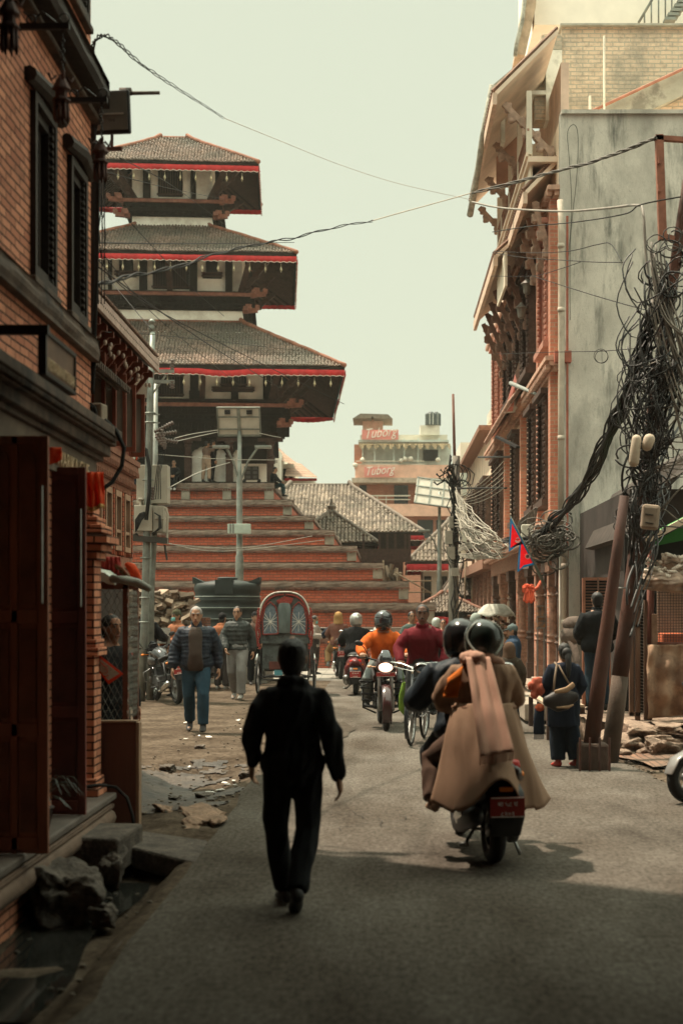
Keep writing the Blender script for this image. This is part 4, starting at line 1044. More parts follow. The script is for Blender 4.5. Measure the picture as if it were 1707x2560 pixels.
e.build('leaves', M('blade_leaf', (.030, .040, .028), .35, .4, 8), t)
e = MB(); e.tube([P(205, 1968, 10.2), P(250, 1962, 10.3), P(290, 1968, 10.3), P(318, 1995, 10.3), P(332, 2040, 10.3), P(336, 2085, 10.3)], .012, 8)
tag(e.build('black_hose', RUB, None, 1), 'black hose arching over the end of the ledge to the ground', 'hose')
# wooden counter board and chain link cage
t = root('counter_board', 'tall plain brown board standing at the end of the brick ledge', 'board', (-2.03, 10.75, 0))
BRD = M('board_brown', (.105, .042, .028), .5, .25, 4, .002, 40, st=(1, 1, .2))
e = MB(); e.b2((-2.185, 10.72, -.01), (-1.87, 10.76, .786)); e.build('panel', BRD, t, bevel=.003)
e = MB(); e.b2((-2.185, 10.715, .787), (-1.865, 10.83, .80)); e.b2((-1.868, 10.72, -.01), (-1.845, 10.83, .786)); e.build('edge_strip', M('board_edge', (.26, .17, .11), .5, .2), t)
def chainlink(t, A, ux, w, h, m, r=.0022, s=.045, name='mesh', bulge=0):
    ux = V(ux).normalized(); A = V(A); e = MB(); nn = ux.cross(V((0, 0, 1)))
    n_ = int(w / s)
    for i in range(n_ + 1):
        pts = []; k = int(h / s)
        for j in range(k + 1):
            pts.append(A + ux * (i * s + (s * .5 if j % 2 else 0)) + V((0, 0, j * s)) + nn * ((.006 if j % 2 else 0) + bulge * math.sin(j / k * 3.14)))
        e.tube(pts, r, 4)
        pts = [p + ux * (-s * (1 if j % 2 else 0)) for j, p in enumerate(pts)]
        e.tube(pts, r, 4)
    return e.build(name, m, t)
t = root('chain_link_cage', 'chain-link cage of a small stall behind the brown board', 'cage', (-2.05, 11.2, 0))
CL = M('galvanised_wire', (.22, .21, .18), .5, .3, 20, metal=.5)
chainlink(t, (-2.28, 10.85, .80), (1, 0, 0), .32, 1.04, CL, .0018); chainlink(t, (-1.96, 10.85, .80), (0, 1, 0), .42, 1.02, CL, .0018, bulge=.01)
e = MB()
for x, y in ((-1.97, 10.86), (-2.3, 11.3), (-1.97, 11.3)): e.b2((x - .02, y - .02, 0), (x + .02, y + .02, 1.84))
e.b2((-2.3, 10.84, 1.80), (-1.95, 10.87, 1.85)); e.b2((-2.3, 11.28, 1.80), (-1.95, 11.31, 1.85))
e.build('frame', M('cage_wood', (.14, .055, .035), .7, .3), t)
t = root('awning_roll', 'rolled grey tarpaulin with a torn white end over the cage', 'tarpaulin', P(300, 1460, 10.9))
e = MB(); pts = [P(283, 1447, 10.8), P(315, 1450, 10.8), P(345, 1457, 10.8), P(372, 1471, 10.8)]; e.loft(pts, [.032, .034, .033, .026], n=14); e.build('roll', M('tarp_grey', (.20, .20, .17), .6, .2, 5, .002, 30), t, 1)
e = MB(); e.prism([P(230, 1425, 10.8), P(262, 1432, 10.8), P(284, 1447, 10.8), P(287, 1463, 10.8), P(270, 1460, 10.8), P(245, 1446, 10.8)], (.02, .12, .02)); e.build('torn_end', M('tarp_white', (.62, .66, .58), .6, .15), t)
drape('red_cloth', 'red pleated cloth bundled above the torn white tarpaulin', P(252, 1392, 10.95), .30, .10, M('cloth_dusty_red', (.42, .06, .05), .8, .3, 30), None, 9, .02, seed=3, bot=lambda u: -.05 * u)
t = root('cloth_bundle', 'bright orange and olive bundle on top of the tarpaulin roll', 'bundle', P(330, 1450, 10.9))
e = MB(); e.loft([P(318, 1410, 10.9), P(328, 1418, 10.9), P(338, 1432, 10.9), P(346, 1447, 10.9)], [.02, .036, .04, .022], n=12); e.jitter(.012, 25); e.build('orange_part', REDC, t, 1)
e = MB(); e.loft([P(290, 1415, 10.95), P(305, 1425, 10.95), P(325, 1445, 10.95)], [.018, .026, .018], n=10); e.jitter(.012, 25, 3); e.build('patterned_part', M('cloth_pattern', (.40, .07, .03), .8, .5, 30, col2=(.10, .09, .04)), t, 1)
e = MB(); e.loft([P(334, 1430, 10.94), P(345, 1447, 10.94), P(342, 1455, 10.94)], [.02, .028, .014], n=10); e.build('olive_part', M('cloth_olive', (.13, .12, .04), .8, .4, 20), t, 1)
t = root('pennant', 'torn white paper pennant with red border hanging on the chain-link', 'pennant', P(270, 1690, 10.6))
A = [P(233, 1624, 10.6), P(309, 1685, 10.6), P(272, 1711, 10.6), P(248, 1680, 10.6)]
e = MB(); e.prism(A, (0, .004, 0)); e.build('border', M('paper_red', (.72, .06, .02), .7, .2), t)
B = [P(239, 1637, 10.594), P(299, 1684, 10.594), P(271, 1701, 10.594), P(251, 1677, 10.594)]
e = MB(); e.prism(B, (0, .003, 0)); e.build('paper', M('paper_white', (.42, .38, .31), .8, .4, 60, st=(1, 1, 3)), t)
e = MB()
for q in ([(243, 1646), (250, 1650), (247, 1656)], [(252, 1655), (260, 1664), (268, 1668)], [(246, 1662), (252, 1664)], [(262, 1676), (268, 1671), (270, 1679), (264, 1684), (257, 1681)], [(258, 1689), (267, 1691), (272, 1687)]): e.tube([P(a, b, 10.590) for a, b in q], .0035, 5)
e.build('marks', M('ink_red', (.5, .05, .03), .8), t)
# ---------------------------------------------------------------- second building on the left
BR2 = MBR('brick_second', (.46, .14, .075), (.36, .10, .058), (.12, .06, .04), .2, .05, .005, .006, (.09, .05, .035), dth=(.56, .75))
WR = M('red_brown_wood', (.18, .052, .03), .6, .35, 8, .003, 40, st=(1, 1, .4))
b2_ = root('lattice_building', 'red-brown building behind the near one, with eaves, open casements and brick pilasters', 'building', (-2.7, 11, 0))
e = MB(); e.b2((-8, 10.9, 0), (-2.72, 15.1, 4.6)); e.build('brick_wall', BR2, b2_)
CRV = M('carved_cornice', (.25, .11, .07), .75, .4, 20, .01, 30)
e = MB()
for i, (z0, pr) in enumerate(((2.86, .03), (2.92, .045), (2.98, .06), (3.04, .08), (3.10, .1), (3.16, .115))): e.b2((-2.72, 10.9, z0), (-2.72 + pr, 15.1 + pr, z0 + .056))
for i in range(50): e.box((-2.66, 11 + i * .085, 2.95), (.04, .04, .05)); e.box((-2.63, 11 + i * .085, 3.07), (.04, .04, .05))
for i, (z0, pr) in enumerate(((1.95, .03), (2.01, .06), (2.07, .09), (2.13, .04))): e.b2((-2.72, 10.9, z0), (-2.72 + pr, 15.1 + pr, z0 + .056))
e.build('carved_cornice', CRV, b2_)
for i in range(9):
    y = 11.0 + i * .5
    e = MB(); e.b2((-2.72, y, 2.19), (-2.675, y + .10, 2.855)); e.b2((-2.675, y + .03, 2.19), (-2.66, y + .07, 2.855)); e.build('pilaster', BR2, b2_)
    if i < 8:
        e = MB()
        a, b = y + .14, y + .46
        e.b2((-2.72, a, 2.24), (-2.66, a + .04, 2.84)); e.b2((-2.72, b - .04, 2.24), (-2.66, b, 2.84)); e.b2((-2.72, a + .04, 2.78), (-2.66, b - .04, 2.84)); e.b2((-2.72, a + .04, 2.24), (-2.66, b - .04, 2.29)); e.b2((-2.72, a + .04, 2.42), (-2.665, b - .04, 2.45))
        w_ = e.build('window', M('pale_frame', (.33, .20, .13), .6, .3), b2_)
        e = MB(); e.b2((-2.718, a + .04, 2.29), (-2.70, b - .04, 2.78)); e.build('pane', M('grey_pane', (.10, .10, .095), .25, .3), w_)
# upper storey: frames and opened casements
for i in range(8):
    y = 11.1 + i * .5
    e = MB(); e.b2((-2.72, y, 3.24), (-2.67, y + .05, 4.1)); e.b2((-2.72, y + .38, 3.24), (-2.67, y + .43, 4.1)); e.b2((-2.72, y + .05, 3.24), (-2.675, y + .38, 3.30)); e.b2((-2.72, y + .05, 4.04), (-2.675, y + .38, 4.1))
    w_ = e.build('window', WR, b2_)
    e = MB(); e.b2((-2.722, y + .05, 3.3), (-2.70, y + .38, 4.04)); e.build('pane', M('grey_pane', (.10, .10, .095), .25, .3), w_)
    for s_, dz in ((0, 0),) if i > 2 else ():
        e = MB(); x0, x1, yy = -2.69, -2.57 + .006 * i, y + .42; z0, z1 = 3.26, 4.06 - .02 * i
        e.b2((x0, yy, z0), (x0 + .035, yy + .03, z1)); e.b2((x1 - .035, yy, z0), (x1, yy + .03, z1)); e.b2((x0 + .035, yy, z0), (x1 - .035, yy + .03, z0 + .045)); e.b2((x0 + .035, yy, z1 - .045), (x1 - .035, yy + .03, z1))
        sh_ = e.build('casement', WR, b2_)
        e = MB(); e.b2((x0 + .035, yy + .01, z0 + .045), (x1 - .035, yy + .018, z1 - .045)); e.build('pane', M('casement_glass', (.20, .17, .14), .2, .3, 3), sh_)
# eaves roof
e = MB(); e.prism([(-2.44, 10.9, 4.20), (-2.44, 10.9, 4.31), (-3.9, 10.9, 5.25), (-3.9, 10.9, 5.1)], (0, 4.28, 0)); rf = e.build('eaves_roof', M('soffit_wood', (.06, .035, .025), .8, .3), b2_)
e = MB(); e.b2((-2.432, 10.9, 4.18), (-2.40, 15.2, 4.30))
fb = e.build('fascia', M('fascia_painted', (.42, .30, .25), .7, .25, 12), rf)
e = MB()
for i in range(60): e.ell((-2.398, 11 + i * .07, 4.24), (.004, .008, .008), 6)
e.build('studs', BLK, fb)
e = MB()
for i in range(62):
    y = 10.93 + i * .069
    for j in range(9): e.loft([(-2.40 - j * .16, y, 4.34 + j * .103), (-2.58 - j * .16, y, 4.44 + j * .103)], [(.03, .014), (.027, .012)], side=(0, 1, 0), n=6, cap=False)
e.build('tiles', M('roof_tile_brown', (.15, .095, .07), .85, .3, 9, isl=.35), rf)
for i in range(14): e = MB(); y = 11.0 + i * .31; e.beam((-2.70, y, 3.86), (-2.46, y, 4.17), .035, .045); e.b2((-2.74, y - .02, 4.10), (-2.44, y + .02, 4.15)); e.build('eave_bracket', WR, b2_)
e = MB(); random.seed(3)
for i in range(34):
    y = 11.2 + i * .115; e.ell((-2.50 + .03 * math.sin(i), y, 4.03 + .04 * math.sin(i * 1.7)), (.018, .018, .026), 8)
e.build('string_bulb', M('bulb_glass', (.45, .33, .26), .3, .2), b2_)
e = MB(); e.prism([(-2.40, 11.2, 3.73), (-2.40, 11.2, 3.745), (-2.95, 11.2, 3.86), (-2.95, 11.2, 3.84)], (0, 2.3, 0))
aw = e.build('tin_awning', M('tin_dark', (.05, .035, .03), .6, .3), b2_)
e = MB()
for i in range(28): e.b2((-2.415, 11.22 + i * .08, 3.68), (-2.395, 11.26 + i * .08, 3.74))
for i in range(6): e.b2((-2.43 - i * .075, 11.2, 3.70 + i * .018), (-2.455 - i * .075, 13.48, 3.728 + i * .018))
e.build('awning_rib', WOODB, aw)
for nm, c0, w_, h_, m_, tx, lab in (('shop_sign', P(321, 1117, 15.3), .135, .27, M('sign_white', (.52, .54, .46), .6, .1), ('THE', 'RESTO'), 'pale sign with red letters sticking out under the open casements'), ('shop_sign', P(317, 1396, 15.3), .11, .19, M('sign_grey', (.17, .18, .16), .6, .2), ('BUSHAN', 'THANKA'), 'small grey sign plate above the red pleated cloth')):
    t = root(nm, lab, 'sign', c0, 0); e = MB(); e.box(c0, (w_, .05, h_), (0, -.0, -.25)); e.build('board', m_, t)
    e = MB(); e.box(c0 + V((-w_ * .62, .03, 0)), (w_ * .30, .05, h_ * 1.02)); e.build('side_panel', M('sign_navy', (.018, .025, .035), .5), t)
    for i, s_ in enumerate(tx): text(s_, 'lettering', M('sign_red_ink', (.55, .12, .07), .6) if m_.name == 'sign_white' else BLK, t, c0 + V((0, -.034, h_ * (.12 - .28 * i))), (1, -.25, 0), (0, 0, 1), w_ * .24, .002, None, 'CENTER')
# low shop front below
e = MB(); e.b2((-2.715, 11, 0), (-2.70, 15, 1.94)); e.build('shop_front', M('shop_dark', (.03, .022, .018), .7, .5, 3), b2_)
# ---------------------------------------------------------------- stepped brick plinth and three tiered temple
PB = MBR('plinth_brick', (.56, .145, .082), (.44, .11, .065), (.22, .10, .07), .24, .085, .012, .012, (.10, .065, .05), dth=(.56, .74), dsc=.5)
CAP = M('plinth_cap_stone', (.20, .155, .125), .9, .45, 3, .02, 12, patch=(.24, .19, .15), psc=1.1, pth=(.52, .70), st=(1, 1, 1.5))
PIL = M('pale_block', (.26, .235, .19), .85, .3, 3, .01, 20)
pl = root('stepped_plinth', 'nine-stepped red brick plinth carrying the tall temple', 'plinth', (-8, 45, 0))
yl = [1570, 1507, 1453, 1407, 1365, 1325, 1290, 1250, 1208]
xr = [1150, 1085, 1020, 955, 890, 834, 783, 729, 684]
z0 = 0.0; LV = []
for k in range(9):
    d_ = 41.1 + 1.1 * k; s_ = F / d_; z1 = EYE + (HY - yl[k]) / s_; X = (xr[k] - CX) / s_
    if k < 2: X = min(X, 2.2 if k == 0 else 1.5)
    LV.append((d_, z0, z1, X)); z0 = z1
for k, (d_, z0, z1, X) in enumerate(LV):
    xl = -16.0 - X; xl = -15.9 - X if k > 6 else xl
    h = z1 - z0; yb = 107.2 - d_
    e = MB()
    e.b2((xl, d_, z0 - .01), (X, yb, z0 + h * .60)); e.build('brick_riser', PB, pl, norm=True)
    e = MB()
    e.b2((xl - .02, d_ - .05, z0 + h * .60 + .002), (X + .02, yb, z0 + h * .66)); e.b2((xl - .04, d_ - .12, z0 + h * .66 + .002), (X + .04, yb, z0 + h * .72))
    n_ = 90
    for i in range(n_):
        x = xl + (X - xl) * i / n_; 
        if x > -9.5: e.box((x, d_ - .13, z0 + h * .63), (.06, .08, h * .055))
    o = e.build('moulding', M('plinth_moulding', (.16, .075, .055), .9, .45, 4, .01, 20, patch=(.06, .045, .038), psc=2), pl)
    e = MB(); e.grid(lambda u, v: V((xl + (X + .03 - xl) * u, d_ - .06 - .015 * math.sin(v * 3.1) + .03 * noise.noise(V((u * 70, v * 3, k))), z0 + h * .72 + .004 + (h * .28 - .004) * v + (.02 * noise.noise(V((u * 90, k, 3))) if v == 1 else 0))), 130, 4)
    e.grid(lambda u, v: V((xl + (X + .03 - xl) * u, d_ - .075 + 1.3 * v, z1 + .012 + .02 * noise.noise(V((u * 90, k, 3))))), 130, 3); e.b2((xl, d_ + .02, z0 + h * .72 + .006), (X, yb, z1 - .002))
    o = e.build('stone_cap', CAP, pl, norm=False)
    e = MB(); e.box((X - .14, d_ - .01, z0 + h * .46), (.30, .12, h * .60)); e.build('corner_block', PIL, pl, bevel=.02)
d9, z8, z9, X9 = LV[8]
e = MB()
for px in (465, 568, 672): e.box(((px - CX) * d9 / F, d9 - .05, z8 + (z9 - z8) * .42), (.30, .14, (z9 - z8) * .66))
e.build('riser_post', PIL, pl, bevel=.02)
# ------------------------------------------------ temple
DW = M('temple_dark_wood', (.020, .016, .013), .9, .4, 6, .01, 30, col2=(.032, .025, .020), spec=.1); DWR = M('temple_brown_wood', (.055, .031, .024), .8, .4, 8, .008, 30)
WP = M('temple_whitewash', (.95, .90, .80), .9, .12, 2, .004, 20, patch=(.62, .57, .48), psc=1.2, pth=(.5, .7))
TILE = M('temple_tiles', (.175, .140, .115), .9, .3, 1.2, isl=.28, col2=(.25, .175, .135), patch=(.13, .118, .095), psc=.45, pth=(.45, .62))
TILB = M('tile_bed', (.05, .038, .032), .9, .3)
RIDG = M('ridge_tile', (.26, .115, .075), .9, .35, 5, .02, 9)
VAL = M('valance_red', (.50, .03, .032), .75, .25, 3, .003, 50, trans=.25); HEM = M('valance_hem', (.60, .52, .45), .8, .2)
def tiled_face(e, A, B, Cc, D, tw, tl, rd=.32):
    """rows of little barrel tiles on the plane A-B (eave) C-D (top)"""
    A, B, Cc, D = map(V, (A, B, Cc, D))
    ux = (B - A).normalized(); mid = ((D + Cc) / 2 - (A + B) / 2); us = (mid - ux * mid.dot(ux)); L = us.length; us.normalize(); nn = ux.cross(us)
    if nn.z < 0: nn = -nn
    rows = int(L / tl)
    for r_ in range(rows):
        t = (r_ + .1) / rows; l = A.lerp(D, t); rr = B.lerp(Cc, t)
        ul = (l - A).dot(ux); ur = (rr - A).dot(ux); k0 = math.ceil(ul / tw); k1 = int(ur / tw)
        for k in range(k0, k1):
            c = A + ux * (k * tw + random.uniform(-.012, .012)) + us * ((r_) * L / rows + random.uniform(-.02, .02)); up_ = random.uniform(0, .018) + .03 * noise.noise(c * .9)
            a = [c + nn * (.015 + up_) , c + ux * tw * .3 + nn * (tw * rd + .03 + up_), c + ux * tw * .62 + nn * (tw * rd + .03 + up_), c + ux * tw * .95 + nn * (.015 + up_)]
            b = [q + us * tl * 1.12 - nn * .02 for q in a]
            va = [e.bm.verts.new(q) for q in a]; vb = [e.bm.verts.new(q) for q in b]
            for i in range(3): e.bm.faces.new((va[i], va[i + 1], vb[i + 1], vb[i]))
            e.bm.faces.new(va[::-1])
def hip_roof(par, c, ea, eb, ze, ta, tb, zt, tw=.15, tl=.2, th=.22, faces='FR', valance=.21, soffit_in=None, mats=None, ridge=.09, L=1, studs=True, vmat=None, pitch_soffit=.0):
    """hipped tile roof; ea, eb half sizes of the eave, ta, tb of the top"""
    x, y = c
    Ev = [V((x - ea, y - eb, ze)), V((x + ea, y - eb, ze)), V((x + ea, y + eb, ze)), V((x - ea, y + eb, ze))]
    Tp = [V((x - ta, y - tb, zt)), V((x + ta, y - tb, zt)), V((x + ta, y + tb, zt)), V((x - ta, y + tb, zt))]
    tm, bm_, rm = mats or (TILE, TILB, RIDG)
    e = MB(L)
    for i in range(4): e.poly([Ev[i], Ev[(i + 1) % 4], Tp[(i + 1) % 4], Tp[i]])
    if ta > .01 or tb > .01: e.poly(Tp)
    for i in range(4):   # soffit
        j = (i + 1) % 4; dn = V((0, 0, -th))
        si = soffit_in or .5
        a, b = Ev[i] + dn, Ev[j] + dn; a2, b2x = a.lerp(Tp[i] + dn, si), b.lerp(Tp[j] + dn, si)
        e.poly([a, b, b2x, a2]); e.poly([Ev[i], Ev[j], b, a])
    ro = e.build('roof', DW, par, norm=True)
    e = MB(L)
    for i, nm in ((0, 'F'), (1, 'R'), (3, 'L'), (2, 'B')):
        j = (i + 1) % 4
        up_ = V((0, 0, .012)); e.poly([Ev[i] + up_, Ev[j] + up_, Tp[j] + up_, Tp[i] + up_])
    e.build('tile_bed', bm_, ro)
    e = MB(L)
    for i, nm in ((0, 'F'), (1, 'R'), (3, 'L'), (2, 'B')):
        j = (i + 1) % 4
        if nm in faces: tiled_face(e, Ev[i], Ev[j], Tp[j], Tp[i], tw, tl)
    e.build('tiles', tm, ro, norm=False)
    for i in range(4):
        e = MB(L); n_ = int((Ev[i] - Tp[i]).length / .25)
        pts = [Ev[i].lerp(Tp[i], q / n_) + V((0, 0, ridge * .6 + .012 * random.uniform(-1, 1))) for q in range(n_ + 1)]
        pts[-1].z += ridge * .8
        e.loft(pts, [(ridge, ridge * .9)] * len(pts), n=8, side=(Ev[(i + 1) % 4] - Ev[i])); e.build('ridge', rm, ro, 1)
    if ta > .3: e = MB(L); e.tube([Tp[0] + V((0, 0, .03)), Tp[1] + V((0, 0, .03))], ridge * .7, 6); e.build('ridge', rm, ro, 1)
    e = MB(L)   # rafters under the eaves
    for i in range(4):
        j = (i + 1) % 4; n_ = int((Ev[j] - Ev[i]).length / .30)
        for q in range(n_ + 1):
            t = q / n_; a = Ev[i].lerp(Ev[j], t); b = Tp[i].lerp(Tp[j], t); dn = V((0, 0, -th - .05)); e.beam(a.lerp(b, .03) + dn, a.lerp(b, soffit_in or .5) + dn, .07, .09)
    e.build('rafters', DWR, ro)
    if valance:
        e = MB(L); e2 = MB(L)
        for i in range(4):
            j = (i + 1) % 4; a, b = Ev[i], Ev[j]; ux = (b - a).normalized(); nn = V((ux.y, -ux.x, 0)); Ln = (b - a).length; n_ = int(Ln / .055)
            def vf(u, v, off=0, zz=0):
                s_ = u * Ln; sagz = .36 * max(0, noise.noise(V((s_ * .42, i, ze))) - .08)
                return a + ux * s_ + nn * (.03 + off + .022 * math.sin(s_ * 2 * math.pi / .22) * (.3 + .7 * v)) + V((0, 0, -.12 - valance * v * (1 + sagz * .6) + .012 * math.sin(s_ * 2 * math.pi / .22) * v - sagz * .8 + zz))
            e.grid(lambda u, v: vf(u, v), n_, 2); e2.grid(lambda u, v: vf(u, .93 + .1 * v, .006), n_, 1)
        vo = e.build('valance', vmat or VAL, ro, 1, solid=.01); e2.build('valance_hem', HEM, vo, 1, solid=.008)
    return ro
tm = root('pagoda_temple', 'three-tiered pagoda temple with tiled roofs and red valances on the stepped plinth', 'temple', (-7.885, 53.6, 0), R(4))
hip_roof(tm, (0, 0), 6.16, 5.6, 9.98, 2.55, 2.2, 12.10, .11, .17, .20)
hip_roof(tm, (0, 0), 4.545, 3.86, 14.25, 1.27, 1.05, 15.90, .11, .17, .18)
hip_roof(tm, (0, 0), 3.19, 2.71, 17.76, .50, .35, 19.35, .11, .17, .16)
def ledge(zt, a, b, ins, h, horns=True):
    e = MB(1)
    e.b2((-a, -b, zt - .12), (a, b, zt)); e.build('cornice_tiles', M('cornice_tile', (.27, .12, .085), .9, .35, 6, .015, 12), tm)
    e = MB(1)
    e.b2((-a + ins * .35, -b + ins * .35, zt - .40), (a - ins * .35, b - ins * .35, zt - .122)); e.b2((-a + ins * .7, -b + ins * .7, zt - .52), (a - ins * .7, b - ins * .7, zt - .402)); e.b2((-a + ins, -b + ins, zt - h), (a - ins, b - ins, zt - .522))
    for i in range(int(2 * a / .22)): e.box((-a + .15 + i * .22, -b + .08, zt - .24), (.10, .2, .12)); e.box((-a + .25 + i * .22, -b + ins * .6, zt - .46), (.08, .2, .08))
    for i in range(int(2 * b / .22)): e.box((a - .08, -b + .15 + i * .22, zt - .24), (.2, .10, .12))
    e.build('carved_cornice', DW, tm)
    if horns:
        for sx in (-1, 1):
            for zz, k in ((zt - .06, 0), (zt - h - .02, ins * .8)):
                e = MB(1); x, y = sx * (a - k), -b + k * .8
                e.beam((x - sx * .1, y, zz - .02), (x + sx * .42, y - .1, zz), .16, .15); e.rock((x + sx * .42, y - .1, zz + .10), (.09, .09, .10), 3); e.rock((x + sx * .1, y - .05, zz + .15), (.12, .1, .10), 8); e.beam((x, y + .2, zz), (x, y - .42, zz + .02), .16, .14)
                e.build('corner_horn', M('cornice_tile', (.27, .12, .085)), tm)
ledge(16.74, 1.84, 1.56, .28, .56); ledge(13.12, 3.02, 2.56, .36, .58); ledge(8.99, 4.30, 3.64, .45, .70)
# walls between roofs
for z0, z1, a, b in ((15.7, 18.5, 1.46, 1.18), (11.9, 15.2, 2.6, 2.14), (8.95, 11.6, 3.6, 3.05)):
    e = MB(1); e.b2((-a, -b, z0), (a, b, z1)); e.build('plaster_wall', WP, tm)
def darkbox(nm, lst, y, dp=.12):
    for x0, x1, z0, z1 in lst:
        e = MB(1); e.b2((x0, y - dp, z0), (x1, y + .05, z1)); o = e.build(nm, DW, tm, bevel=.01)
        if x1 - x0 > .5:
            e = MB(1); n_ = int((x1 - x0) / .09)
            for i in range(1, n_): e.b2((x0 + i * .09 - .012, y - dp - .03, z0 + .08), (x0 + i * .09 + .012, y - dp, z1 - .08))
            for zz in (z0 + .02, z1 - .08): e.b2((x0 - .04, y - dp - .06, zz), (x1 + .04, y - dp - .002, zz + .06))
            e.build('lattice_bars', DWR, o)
def tX(px, d=50.5): return (px - CX) * d / F + 7.885 - .18
def tZ(py, d=50.5): return EYE + (HY - py) * d / F
# top tier
y = -1.18; D_ = 52.4
q = lambda a, b, c, d_: (tX(a, D_), tX(b, D_), tZ(d_, D_), tZ(c, D_))
darkbox('window', [q(403, 463, 425, 492)], y); darkbox('post', [q(366, 384, 425, 500), q(484, 497, 425, 500)], y, .16)
for a, b, c, d_ in ((385, 402, 451, 478), (464, 483, 451, 478)): e = MB(1); e.b2((tX(a, D_), y - .03, tZ(d_, D_)), (tX(b, D_), y - .002, tZ(c, D_))); e.build('side_panel', WP, tm)
darkbox('sill_beam', [q(350, 520, 500, 506)], y, .2)
# middle tier
y = -2.14; D_ = 51.4
darkbox('window', [q(385, 475, 645, 722)], y); darkbox('small_window', [q(302, 336, 650, 690), q(516, 548, 650, 690)], y, .10); darkbox('window_sill', [q(294, 344, 680, 694), q(508, 556, 680, 694)], y, .2)
darkbox('post', [q(352, 371, 650, 732), q(476, 495, 650, 732), q(565, 582, 650, 732), q(275, 284, 650, 732)], y, .18)
darkbox('sill_beam', [q(240, 600, 728, 735)], y, .2)
# lower tier
y = -3.05; D_ = 50.4
darkbox('window', [q(395, 455, 935, 990), q(262, 330, 935, 990)], y); darkbox('post', [q(375, 394, 930, 998), q(472, 492, 930, 998), q(574, 592, 930, 998), q(654, 674, 930, 998)], y, .18)
darkbox('cross_window', [q(548, 612, 932, 963), q(528, 630, 964, 977)], y, .12)
darkbox('post', [q(470, 504, 976, 998)], y, .2)
darkbox('sill_beam', [q(250, 690, 996, 1004)], y, .2)
# struts
for zt, a, b, zb, wb, wf, n_ in ((10.3, 5.0, 4.5, 9.05, 3.6, 3.05, 4), (14.35, 3.7, 3.15, 13.1, 2.5, 2.1, 3), (17.75, 2.5, 2.1, 16.75, 1.32, 1.12, 2)):
    for s_ in (-1, 1):
        for i in range(n_):
            t = -1 + 2 * i / (n_ - 1)
            e = MB(1); A_ = (s_ * wb, t * wf, zb); B_ = (s_ * a, t * b, zt); e.beam(A_, B_, .16, .2, (0, 1, 0))
            for q_ in (.25, .5, .75): e.rock(V(A_).lerp(V(B_), q_), (.13, .13, .16), i + 2, sub=1)
            e.build('strut', DWR, tm)
        for i in range(n_):
            t = -1 + 2 * i / (n_ - 1)
            e = MB(1); e.beam((t * wb, s_ * wf, zb), (t * a * .8, s_ * b, zt), .14, .2, (1, 0, 0)); e.build('strut', DWR, tm)
# ground storey: colonnade
GW = M('temple_grey_wash', (.80, .81, .74), .9, .12, 1.5, .004, 20, patch=(.52, .48, .42), psc=1, pth=(.45, .65))
zf = z9 + .02; fy = -3.25; D_ = 50.35
e = MB(1); e.b2((-3.75, fy - .02, 8.0), (3.75, 3.2, 8.32)); e.b2((-3.9, fy - .14, 7.80), (3.9, 3.3, 7.998)); e.b2((-3.75, fy + .02, 7.55), (3.75, 3.1, 7.798))
for i in range(34): e.box((-3.8 + i * .23, fy - .2, 8.1), (.1, .14, .16))
for i in range(34): e.box((-3.8 + i * .23, fy - .16, 8.24), (.13, .2, .1))
e.build('carved_frieze', DW, tm)
for px in (325, 467, 570, 672):
    x = tX(px, D_); e = MB(1)
    e.b2((x - .13, fy - .13, zf + .06), (x + .13, fy + .13, zf + .9)); e.lathe((x, fy, zf + .9), [(.15, 0), (.12, .05), (.16, .10), (.12, .15), (.11, .4), (.15, .45), (.12, .5), (.17, .56), (.17, .62)], 10)
    e.b2((x - .45, fy - .09, zf + 1.52), (x + .45, fy + .09, 7.798)); e.build('column', DWR, tm, bevel=.01)
for a, b in ((325, 467), (467, 570), (570, 672)):    # cusped arches
    x0, x1 = tX(a, D_) + .12, tX(b, D_) - .12; e = MB(1); pts = []
    n_ = 40
    for i in range(n_ + 1):
        u = i / n_; h_ = math.sin(math.pi * u) ** .6 * .30 + .035 * abs(math.sin(u * math.pi * 6)); pts.append((x0 + (x1 - x0) * u, fy - .04, 7.32 - .12 + h_))
    for i in range(n_): e.prism([pts[i], pts[i + 1], (pts[i + 1][0], fy - .04, 7.60), (pts[i][0], fy - .04, 7.60)], (0, .1, 0))
    e.build('cusped_arch', DW, tm)
e = MB(1); e.b2((-3.9, fy - .35, zf - .02), (3.9, 3.2, zf + .055)); e.build('floor_sill', DW, tm)
e = MB(1); e.b2((tX(475, D_), fy + .16, zf + .06), (tX(563, D_), fy + .3, zf + 1.58)); e.b2((tX(577, D_), fy + .16, zf + .06), (tX(592, D_), fy + .3, zf + 1.6)); e.build('white_partition', GW, tm)
e = MB(1); e.b2((tX(526, D_), fy + .44, zf + 1.59), (tX(563, D_), fy + .6, zf + 1.98)); e.build('upper_panel', M('pinkish_panel', (.30, .22, .18), .9), tm)
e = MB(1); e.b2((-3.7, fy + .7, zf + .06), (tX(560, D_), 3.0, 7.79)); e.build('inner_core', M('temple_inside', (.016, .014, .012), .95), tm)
random.seed(5)
# bells strung below the eaves
for (a, b, z) in ((6.16, 5.6, 9.98), (4.545, 3.86, 14.25), (3.19, 2.71, 17.76)):
    n_ = int(a * 2 / .55)
    for i in range(n_):
        e = MB(1); x = -a + .3 + i * .55; e.tube([(x, -b - .02, z - .38), (x, -b - .02, z - .52)], .008, 4); e.loft([(x, -b - .02, z - .50), (x, -b - .02, z - .60)], [.015, .045], n=8); e.poly([(x - .03, -b - .02, z - .62), (x + .03, -b - .02, z - .62), (x, -b - .02, z - .72)])
        e.build('wind_bell', M('bell_brass', (.40, .34, .22), .5, .3, metal=.3), tm)
